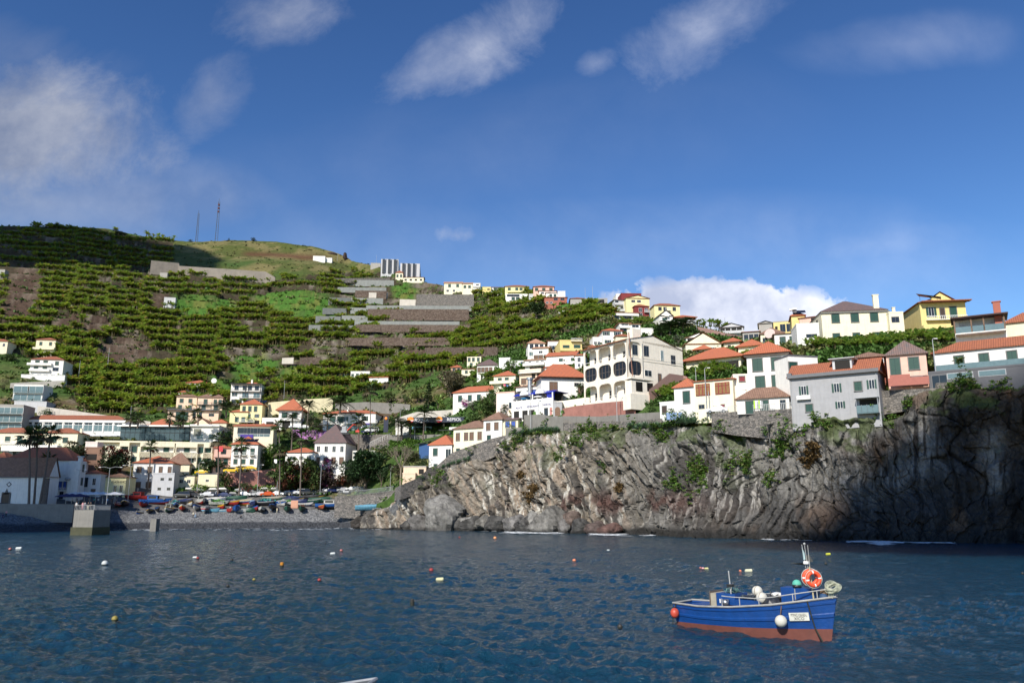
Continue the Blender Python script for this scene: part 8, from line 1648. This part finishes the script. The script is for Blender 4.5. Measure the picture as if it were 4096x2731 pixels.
# ------------------------------------------------------------------ buoys
def ballm(k):
    m=MB();m.ball((0,0,.15),1,18,10)
    return m
def buoy(sx,sy,wpx,kind,c,label,c2=None,rz=0):
    p=onwater(sx,sy,.05);r=.86*wpx*p.y/(4*F)/2;o=empty('buoy',p,rz,label,'buoy','mooring buoys on the water')
    m=MB();cm=M('buoy %.2f %.2f %.2f'%c,c,.5,.2,3);dk=M('weed',(.02,.022,.015),.8,.3)
    if kind=='ball':m.ball((0,0,r*.35),r,16,10);m.build('float',cm,o);MB().tube([(0,0,-r*.2),(0,0,r*.18)],[r*.97,r*1.015],16).build('weed_band',dk,o)
    elif kind=='can':m.tube([(0,0,-.1),(0,0,r*2.2),(0,0,r*2.6)],[r,r,r*.7],14);m.build('float',cm,o);MB().tube([(0,0,-.1),(0,0,r*1.1)],[r*1.03,r*1.03],14).build('weed_band',dk,o)
    else:m.tube([(-r*1.3,0,r*.3),(-r,0,r*.3),(r,0,r*.4),(r*1.2,0,r*.4)],[r*.35,r*.6,r*.6,r*.3],12);m.build('float',cm,o)
    MB().torus((0,0,r*1.4 if kind=='ball' else (r*2.7 if kind=='can' else r*.9)),r*.18,r*.06,8,4).build('eye',dk,o);return o
WB,OB,RB,YB,DB,PB=(.5,.52,.5),(.5,.2,.015),(.3,.035,.03),(.25,.2,.04),(.03,.027,.022),(.4,.14,.12)
for a in ((40,2196,14,'ball',PB,'small pinkish buoy at the far left edge of the bay'),(76,2194,22,'fl',WB,'white cylinder float at the far left'),(419,2256,28,'ball',WB,'large white ball buoy on the left'),(780,2229,16,'fl',WB,'white float beside a small red one left of centre'),(791,2232,13,'ball',RB,'small red buoy touching the white float'),(927,2239,15,'ball',DB,'dark buoy left of the orange yellow can buoy'),(1127,2266,17,'can',OB,'orange yellow can buoy'),(1016,2318,15,'ball',YB,'olive coloured ball buoy below the orange can buoy'),(911,2343,16,'ball',DB,'black weedy buoy in the left half of the bay'),(1277,2320,17,'ball',RB,'dull red buoy right of the olive one'),(1302,2171,8,'ball',DB,'tiny dark buoy near the beach'),(1331,2214,18,'fl',WB,'white drum float near the pink buoy'),(1365,2202,14,'ball',PB,'pink ball buoy near the beach'),(1725,2281,20,'ball',RB,'bright red buoy with a black waterline in the centre'),(1760,2319,28,'fl',(.55,.52,.3),'pale yellow cylinder float below the bright red buoy'),(1649,2414,18,'can',DB,'black weedy can buoy with a yellow cap in the centre'),(459,2477,28,'ball',YB,'mustard yellow ball buoy nearest in the lower left'),(1838,2148,8,'ball',RB,'tiny red buoy close under the cliff'),(1980,2152,15,'ball',(.7,.3,.12),'orange ball buoy close under the cliff'),(2297,2242,17,'ball',(.6,.2,.1),'orange red buoy right of centre'),(2433,2199,10,'fl',WB,'tiny white float right of centre'),(2480,2507,24,'ball',DB,'black ball buoy left of the blue boat'),(2802,2271,12,'ball',PB,'salmon ball buoy leftmost of three in a row behind the boat'),(2812,2273,12,'ball',(.7,.35,.35),'pink ball buoy in the middle of three behind the boat'),(2826,2273,14,'fl',(.6,.55,.25),'pale yellow float rightmost of three behind the boat'),(2961,2283,12,'ball',(.65,.2,.1),'orange ball buoy behind the boat cabin'),(2995,2284,26,'fl',(.6,.58,.4),'cream float with dark net behind the boat'),(3313,2216,17,'fl',(.5,.5,.05),'yellow green float above the boat bow'),(3303,2253,13,'ball',DB,'dark buoy above the boat bow'),(4090,2292,12,'ball',DB,'dark buoy at the right edge of the photo')):
    buoy(*a[:6])
# ------------------------------------------------------------------ the blue fishing boat
wb=onwater(3327,2561);ws=onwater(2742,2490);dv=wb-ws;Lb=dv.length;hdg=math.atan2(dv.y,dv.x)
mid=(wb+ws)/2;bo=empty('blue_fishing_boat',(0,0,0),0,'blue wooden fishing boat with a brown red bottom moored in the bay','boat')
ns=40;B2=1.12;BLUE=M('boat blue',(.005,.05,.21),.42,.18,2.5,bump=.15,bscale=9,stain=.25);ANTI=M('antifouling',(.17,.055,.04),.7,.25,2,stain=.3);CAP=M('weathered rail',(.32,.31,.29),.7,.3,3)
rake=.34
def sta(t):
    b=B2*(.66+.34*math.sin(min(t/.42,1)*math.pi/2)) if t<.42 else B2*max(.012,1-((t-.42)/.58)**2.5)
    zs=float(np.interp(t,[0,.2,.45,.7,.9,1],[1.02,1.0,1.10,1.30,1.56,1.70]));zr=float(np.interp(t,[0,.5,1],[.20,.30,.44]))
    return b,zs,zr
def bp_(t,side,l,out=0):
    b,zs,zr=sta(t);f=float(np.interp(l,[0,.3,.6,1],[.72,.86,.95,1.0]));z=-.45+(zs+.45)*l
    x=(t-.5)*Lb+rake*max(0,(z))*max(0,(t-.55)/.45)**1.6/1.5-.10*max(0,z)*max(0,(.1-t)/.1)
    f=f*(1-.35*(1-l)*max(0,(t-.5)/.5));return (x,side*(b*f+out),z)
lv=[0,.2,'r','r+',.62,.64,.70,.72,.88,.89,.93,.94,1]
m=MB();K=len(lv)
for i in range(ns+1):
    t=i/ns;b,zs,zr=sta(t);lr=(zr+.45)/(zs+.45)
    for sg in (-1,1):
        for l in lv:
            if l=='r':q=bp_(t,sg,lr)
            elif l=='r+':q=bp_(t,sg,lr+.004)
            else:q=bp_(t,sg,l,.035 if l in (.64,.70,.89,.93) else 0)
            m.v.append(q)
for i in range(ns):
    for s_ in (0,1):
        for j in range(K-1):
            a=i*2*K+s_*K+j;q=(a,a+2*K,a+2*K+1,a+1);m.f.append(q if s_==0 else q[::-1]);m.m.append(0 if j<2 else 1)
for j in range(K-1):m.f.append((j,j+1,K+j+1,K+j));m.m.append(0 if j<2 else 1)
bo.location=(mid.x,mid.y,0);bo.rotation_euler=(R(1.2),R(-.6),hdg)
me=m.mesh('hull',[ANTI,BLUE],False);link('hull',me,bo)
g=MB()
for sg in (-1,1):g.tube([Vector(bp_(t,sg,1.0,.02))+Vector((0,0,.02)) for t in np.linspace(0,1,ns+1)],.045,6)
g.tube([Vector(bp_(0,-1,1)),Vector(bp_(0,1,1))],.05,6);g.build('gunwale',CAP,bo)
m=MB();n=30;dz=.30
for i in range(n+1):
    t=.01+.97*i/n;b,zs,zr=sta(t);q=bp_(t,1,.9);m.v+=[(q[0],q[1]-.04,zs-dz),(q[0],-q[1]+.04,zs-dz)]
for i in range(n):m.f.append((2*i,2*i+2,2*i+3,2*i+1));m.m.append(0)
m.build('deck',M('boat deck grey',(.12,.14,.17),.7,.3,4),bo)
def fx(zx):
    f=(zx-245)/(1985-245);return f*ws.y/(wb.y+f*(ws.y-wb.y))
def X_(zx):return (fx(zx)-.5)*Lb+float(np.interp(zx,[1700,1800,1900,2050],[.36,.36,.30,.12]))
def dk(zx):return sta(min(max(fx(zx),0),1))[1]-dz
up=Lb/ (1800/ (2.94*4))/F*0+ .0040   # metres per zoomed pixel (about)
def bx(name,z0x,z1x,y0,y1,h0,h1,mt,par=None):return MB().box(X_(z0x),X_(z1x),y0,y1,h0,h1).build(name,mt,par or bo)
d1=dk(700);cab=bx('cabin',640,860,-.55,.5,d1,d1+.86,BLUE);bx('cabin_door',572,636,-.55,.45,d1+.12,d1+.84,M('beige board',(.34,.31,.24),.7,.2,3));bx('cabin_frame',560,572,-.58,.5,d1,d1+.92,M('rusty bar',(.10,.08,.07)))
bx('hatch_box',862,1140,-.55,.45,d1,d1+.64,BLUE);fb=bx('fore_locker',1370,1760,-.26,.35,dk(1500),dk(1500)+.93,BLUE);MB().box(X_(1535),X_(1545),-.28,-.261,dk(1500),dk(1500)+.9).build('locker_seam',CAP,fb)
bx('stern_box',335,500,-.5,.5,dk(400),dk(400)+.30,BLUE);MB().tube([(X_(690),-.6,d1+.45),(X_(690),-.6,d1+.62)],.03,6).build('handle',WHT,bo)
m=MB();rz_=.36
pr=[(t,sta(t)[1]) for t in np.linspace(fx(865),.98,16)]
m.tube([Vector(bp_(t,-1,1.0,-.06))+Vector((0,0,.34+.12*math.sin(i))*1) if False else Vector(bp_(min(t,.985),-1,1.0,-.05))+Vector((0,0,float(np.interp(t,[.35,.58,.6,1],[.50,.34,.30,.36])))) for i,(t,z_) in enumerate(pr)],.022,5)
for t in (fx(865),fx(1075),fx(1290),fx(1620),fx(1830),.98):
    a=Vector(bp_(min(t,.985),-1,1.0,-.05));m.tube([a,a+Vector((0,0,.36))],.02,5)
m.tube([Vector(bp_(min(t,.985),1,1.0,-.05))+Vector((0,0,.36)) for t,_ in pr],.022,5);m.build('railing',M('galvanised pipe',(.38,.38,.37),.5,.2),bo)
m=MB();m.tube([(X_(820),-.5,d1),(X_(800),-.5,d1+1.85)],.028,6);m.build('pole',M('galvanised pipe'),bo);bx('bracket',782,842,-.62,-.4,d1+1.15,d1+1.28,BLK)
m=MB();m.tube([(X_(1760),-.30,dk(1750)+.35),(X_(1752),-.35,dk(1750)+1.66)],.035,6);m.build('mast',M('bamboo',(.42,.36,.22)),bo)
zt=dk(1750)+1.60
m=MB();m.tube([(X_(1700),-.3,zt),(X_(1678),-.3,zt+.95)],.012,5).tube([(X_(1725),-.3,zt),(X_(1710),-.3,zt+.95)],.012,5).tube([(X_(1750),-.3,zt),(X_(1748),-.3,zt+.93)],.012,5).ball((X_(1710),-.3,zt+.98),.05,8,6);m.build('antenna',M('galvanised pipe'),bo)
m=MB();m.add([(X_(1560),-.5,zt+.20),(X_(1690),-.5,zt+.22),(X_(1690),-.2,zt+.1),(X_(1620),-.3,zt+.12),(X_(1560),-.5,zt+.17)],[(0,1,2,3,4)]);m.add([(X_(1700),-.3,zt+.25),(X_(1800),-.3,zt+.25),(X_(1755),-.3,zt+.55),(X_(1700),-.25,zt+.5)],[(0,1,2,3)]);m.build('wind_vane',M('dark sheet',(.06,.06,.055)),bo);bx('navigation_light',1695,1745,-.42,-.28,zt+.17,zt+.28,WHT)
m=MB();m.add([(X_(1674),-.3,zt+.85),(X_(1704),-.32,zt+.62),(X_(1706),-.3,zt+.35),(X_(1682),-.3,zt+.32),(X_(1676),-.28,zt+.6)],[(0,1,4),(1,2,3,4)]);m.build('flag',M('faded flag',(.35,.50,.52)),bo)
# name plate lies on the bow flare
t0,t1=fx(1500)+.045,fx(1755)+.008
def hp(t,l,out):return Vector(bp_(t,-1,l,out))
a,b_,c_,d_=hp(t0,.60,.05),hp(t1,.585,.05),hp(t1,.80,.05),hp(t0,.80,.05)
ex=(b_-a).normalized();nz=ex.cross((d_-a).normalized()).normalized();ez=nz.cross(ex)*1;Wp=(b_-a).length;Hp=(d_-a).length*.86
ctr=(a+b_+c_+d_)/4;mtx=Matrix((( ex.x,ez.x,nz.x,0),(ex.y,ez.y,nz.y,0),(ex.z,ez.z,nz.z,0),(0,0,0,1)));
e=mtx.to_euler();plate=MB().box(-Wp/2,Wp/2,-Hp/2,Hp/2,-.01,.012).build('name_plate',M('plate white',(.62,.62,.55),.6,.15,4),bo,loc=ctr+nz*.02,rot=e)
text('PTFNC-126162-L',Hp*.52,BLK,plate,(0,Hp*.2,.02),(0,0,0),sx=Wp*.112/(Hp*.52),depth=.003);text('XICO',Hp*.50,BLK,plate,(0,-Hp*.24,.02),(0,0,0),depth=.003)
m=MB();q0=hp(fx(1750),1,.03);m.tube([q0,hp(fx(1790),.7,.07),hp(fx(1830),.45,.10),Vector((X_(1872),hp(fx(1850),.3,.25).y,-.15))],.028,6);m.build('mooring_chain',M('weed'),bo)
m=MB();m.tube([Vector(bp_(0.0,-1,.95)),Vector(bp_(0,-1,.5))+Vector((-.12,-.1,-.2))],.02,5);m.build('stern_rope',M('weed'),bo)
bpy.context.view_layer.update();BW=bo.matrix_world.copy()
def onboat(name,mb,mt,label,cat,smooth=True,**k):
    me=mb.mesh(name,mt,smooth);o=link(name,me);o.matrix_world=BW;return tag(o,label,cat)
WF=M('old white buoy',(.55,.53,.46),.6,.15,3);LB=M('line brown',(.15,.09,.05));ORG=M('lifebuoy orange',(.80,.09,.03),.5,.1,4)
def ringband(c,r,mb):
    mb.k=1;mb.torus(c,r*.985,r*.06,18,5,'y') ;mb.k=0
for (zx,zh,r,lb,nm,c1) in ((1050,.98,.235,'left one of two off white ball floats lying on the blue boat','ball_float',WF),(1135,.75,.245,'right one of two off white ball floats lying on the blue boat','ball_float',WF)):
    m=MB();m.ball((X_(zx),0.02 if zx<1100 else -.25,d1+zh),r,18,12);m.k=1;m.torus((X_(zx),0.02 if zx<1100 else -.25,d1+zh),r,.012,20,4,'x');onboat(nm,m,[c1,LB],lb,'buoy')
m=MB();m.ball((X_(1547),-.1,dk(1500)+.93+.14),.19,16,10);m.k=1;m.tube([(X_(1547),-.1,dk(1500)+.93),(X_(1547),-.1,dk(1500)+1.06)],[.18,.19],14);onboat('ball_float',m,[M('sea green',(.10,.42,.32)),BLK],'green topped black float standing on the blue locker','buoy')
q=hp(fx(1418)+.06,.62,.27);m=MB();m.ball((q.x,q.y,q.z+.02),.245,20,14);m.k=1;m.tube([(q.x,q.y,q.z+.25),(q.x,q.y+.14,q.z+.62)],.02,5);onboat('fender',m,[WF,LB],'round white fender hanging on the side of the blue boat by the name plate','fender')
q=hp(.015,.72,.2);m=MB();m.ball((q.x+.05,q.y,q.z),.2,18,12,(1,1,1.15));m.k=1;m.tube([(q.x+.05,q.y,q.z+.2),(q.x+.05,q.y+.12,q.z+.4)],.03,5);onboat('fender',m,[M('red fender',(.5,.07,.04),.45,.3,4),BLK],'red ball fender hanging at the stern of the blue boat','fender')
for i,(zx,y,tl) in enumerate(((1738,-.25,.25),(1800,-.42,-.1))):
    m=MB();m.torus((0,0,0),.265,.075,32,10,'y');nf=len(m.f)
    for f_i in range(nf):
        k_=(f_i//10)%8
        if k_==0:m.m[f_i]=1
    m.k=2;m.torus((0,0,0),.365,.012,24,4,'y');o=onboat('life_ring',m,[ORG,WHT,CUR],('orange life ring behind, left of the pair','orange life ring in front, right of the pair')[i]+' on the mast of the blue boat','life ring');o.matrix_world=BW@Matrix.Translation((X_(zx),y,zt-.38-.04*i))@Matrix.Rotation(.75+i*.2,4,'Z')@Matrix.Rotation(tl*.3,4,'Y')
m=MB();rgb=random.Random(3)
V0=[];nb,mbb=16,9
for i in range(mbb):
    for j in range(nb):
        t=math.pi*i/(mbb-1);a=2*math.pi*j/nb;r=1+rgb.uniform(-.09,.09);m.v.append((X_(1250)+.46*r*math.sin(t)**.6*math.cos(a),-.1+.42*r*math.sin(t)**.6*math.sin(a),d1+.42+.40*r*math.cos(t)))
for i in range(mbb-1):
    for j in range(nb):m.f.append((i*nb+j,(i+1)*nb+j,(i+1)*nb+(j+1)%nb,i*nb+(j+1)%nb));m.m.append(0)
onboat('sack',m,[M('black plastic',(.02,.022,.028),.3,.2,4)],'bulky black plastic sack in the middle of the blue boat','sack',False)
m=MB();m.ball((X_(950),0,d1+.70),.36,12,6,(1.1,1,.3));onboat('tarpaulin_bundle',m,[M('black plastic')],'dark bundle lying on the blue hatch box','bundle',False)
m=MB();m.ball((X_(1255),.2,d1+.88),.25,12,6,(1,1,.4));onboat('white_bundle',m,[WHT],'white folded sheet behind the black sack','bundle')
m=MB();m.tube([(X_(925),-.75,d1+.02),(X_(925),-.75,d1+.26)],[.14,.17],14);m.k=1;m.tube([(X_(925),-.75,d1+.24),(X_(925),-.75,d1+.28)],[.185,.185],14);onboat('bucket',m,[M('bucket pink',(.62,.5,.45)),WHT],'white plastic bucket standing by the hatch box','bucket')
m=MB();m.tube([(X_(770),-.72,d1+.40),(X_(770),-.72,d1+.62)],.15,16);m.tube([(X_(770),-.72,d1+.62),(X_(770),-.72,d1+.63)],.16,16);onboat('cooking_pot',m,[M('steel')],'steel cooking pot hanging on the blue cabin','pot')
m=MB();m.tube([(X_(745),0,d1+.86),(X_(745),0,d1+1.0)],.03,6);m.ball((X_(742),0,d1+1.08),.065,10,8,(1,1,1.2));onboat('deck_lamp',m,[WHT],'white bulb shaped lamp on top of the blue cabin','lamp')
m=MB();m.tube([(X_(1850),.08,dk(1850)+.2),(X_(1850),.08,dk(1850)+.68)],[.17,.17],14);onboat('barrel',m,[M('rusty drum',(.14,.09,.05),.8,.4,4)],'brown rusty drum in front of the blue locker','drum');m=MB();m.ball((X_(1850),.0,dk(1825)+.36),.2,14,10);onboat('ball_float',m,[M('dark blue float',(.02,.06,.14))],'dark blue ball float behind the rail near the bow','buoy')
m=MB();rc=random.Random(8)
for i in range(16):
    a=rc.uniform(-.35,.35);r=rc.uniform(.17,.30);c=(X_(2025)+rc.uniform(-.07,.07),-.05+rc.uniform(-.12,.12),sta(.98)[1]+.42+rc.uniform(-.06,.06));n=16
    pts_=[(c[0]+r*1.05*math.cos(t),c[1]+.16*math.sin(t+a)*1.0,c[2]+r*.62*math.sin(t)+a*.2*math.cos(t)) for t in np.linspace(0,2*math.pi,n+1)];m.tube(pts_,.014,4,False)
for i in range(6):x=X_(1960+18*i);m.tube([(x,-.12,sta(.98)[1]+.3),(x-.03,-.14,sta(.98)[1]-.02+.05*i%.1)],.012,4,False)
onboat('rope_coil',m,[M('pale green rope',(.42,.44,.33),.8,.2,6)],'thick coil of pale rope piled over the bow of the blue boat','rope')
rn=np.random.default_rng(6)
for nm_,zx0,zx1,zz,y_,cc_,lb in (('fishing_net',880,1120,.68,-.1,(.10,.12,.12),'dark fishing net heaped on the blue hatch box'),('fishing_net',690,840,.90,.0,(.16,.30,.26),'greenish net and rope tangle on the blue cabin roof'),('fishing_net',1180,1340,.80,.2,(.13,.10,.08),'brown net bundle behind the black sack')):
    n_=220;P_0=np.stack([rn.uniform(X_(zx0),X_(zx1),n_),y_+rn.normal(0,.18,n_),d1+zz+np.abs(rn.normal(0,.06,n_))],1);D_0=rn.normal(0,1,(n_,3));D_0[:,2]*=.3;v,f=leafquads(P_0,D_0,np.full(n_,.16),np.full(n_,.03),rn);o=link(nm_,npmesh('net',v,f,M('net %.2f'%cc_[0],cc_,.9,.3,9)));o.matrix_world=BW;tag(o,lb,'net')
# dinghy bow at the bottom edge
tp=S(1506,2714,(.62-CAMZ)/ray(1506/4,2714/4)[1]);hd_=R(38);o=empty('dinghy',(tp.x-1.56*math.cos(hd_),tp.y-1.56*math.sin(hd_),.0),hd_,'grey rubber dinghy whose tip shows at the bottom edge','boat');m,st=hull(2.6,1.2,.42,None);m.build('hull',[M('rubber grey',(.22,.23,.25),.5,.1)]*4,o);g=MB()
for sg in (1,-1):g.tube([(x+.26*max(0,((x+1.3)/2.6-.6)/.4)**1.5,sg*b,zs+.04) for x,b,zs,zk in st],.05,6)
g.build('tube',M('rubber pale',(.22,.23,.25),.5,.1),o)
# ------------------------------------------------------------------ unseen clouds up the sun ray, added to shade hill, chapel and cliff
def shadecloud(cx,cy,cz,rx,ry,T_,seed,label):
    c=Vector((cx,cy,cz))+SUN*T_;n,m_=64,14;th=np.linspace(0,2*np.pi,n,endpoint=False)[None];ph=np.linspace(.03,np.pi-.03,m_)[:,None];x=np.sin(ph)*np.cos(th);y=np.sin(ph)*np.sin(th);z=np.cos(ph)+0*th
    r=1+.22*fbm(x*2+seed,y*2,z*2,4,seed);V=np.stack([x*r*rx,y*r*ry,z*r*22],-1).reshape(-1,3);i=np.arange(m_-1)[:,None]*n;j=np.arange(n)[None];Fc=np.stack([i+j,i+n+j,i+n+(j+1)%n,i+(j+1)%n],-1).reshape(-1,4)
    tag(link('cloud',npmesh('cloud',V,Fc,M('cloud white',(.85,.85,.87),1,.05,.02),True),None,c),label,'cloud')
shadecloud(-470,600,200,210,150,900,3,'unseen grey white cloud added toward the sun to shade the left hilltop')
shadecloud(-168,222,5,58,60,800,5,'unseen white cloud added toward the sun to shade the chapel end of the bay')
shadecloud(92,116,8,52,36,800,8,'small unseen white cloud added toward the sun to shade the right end of the cliff')
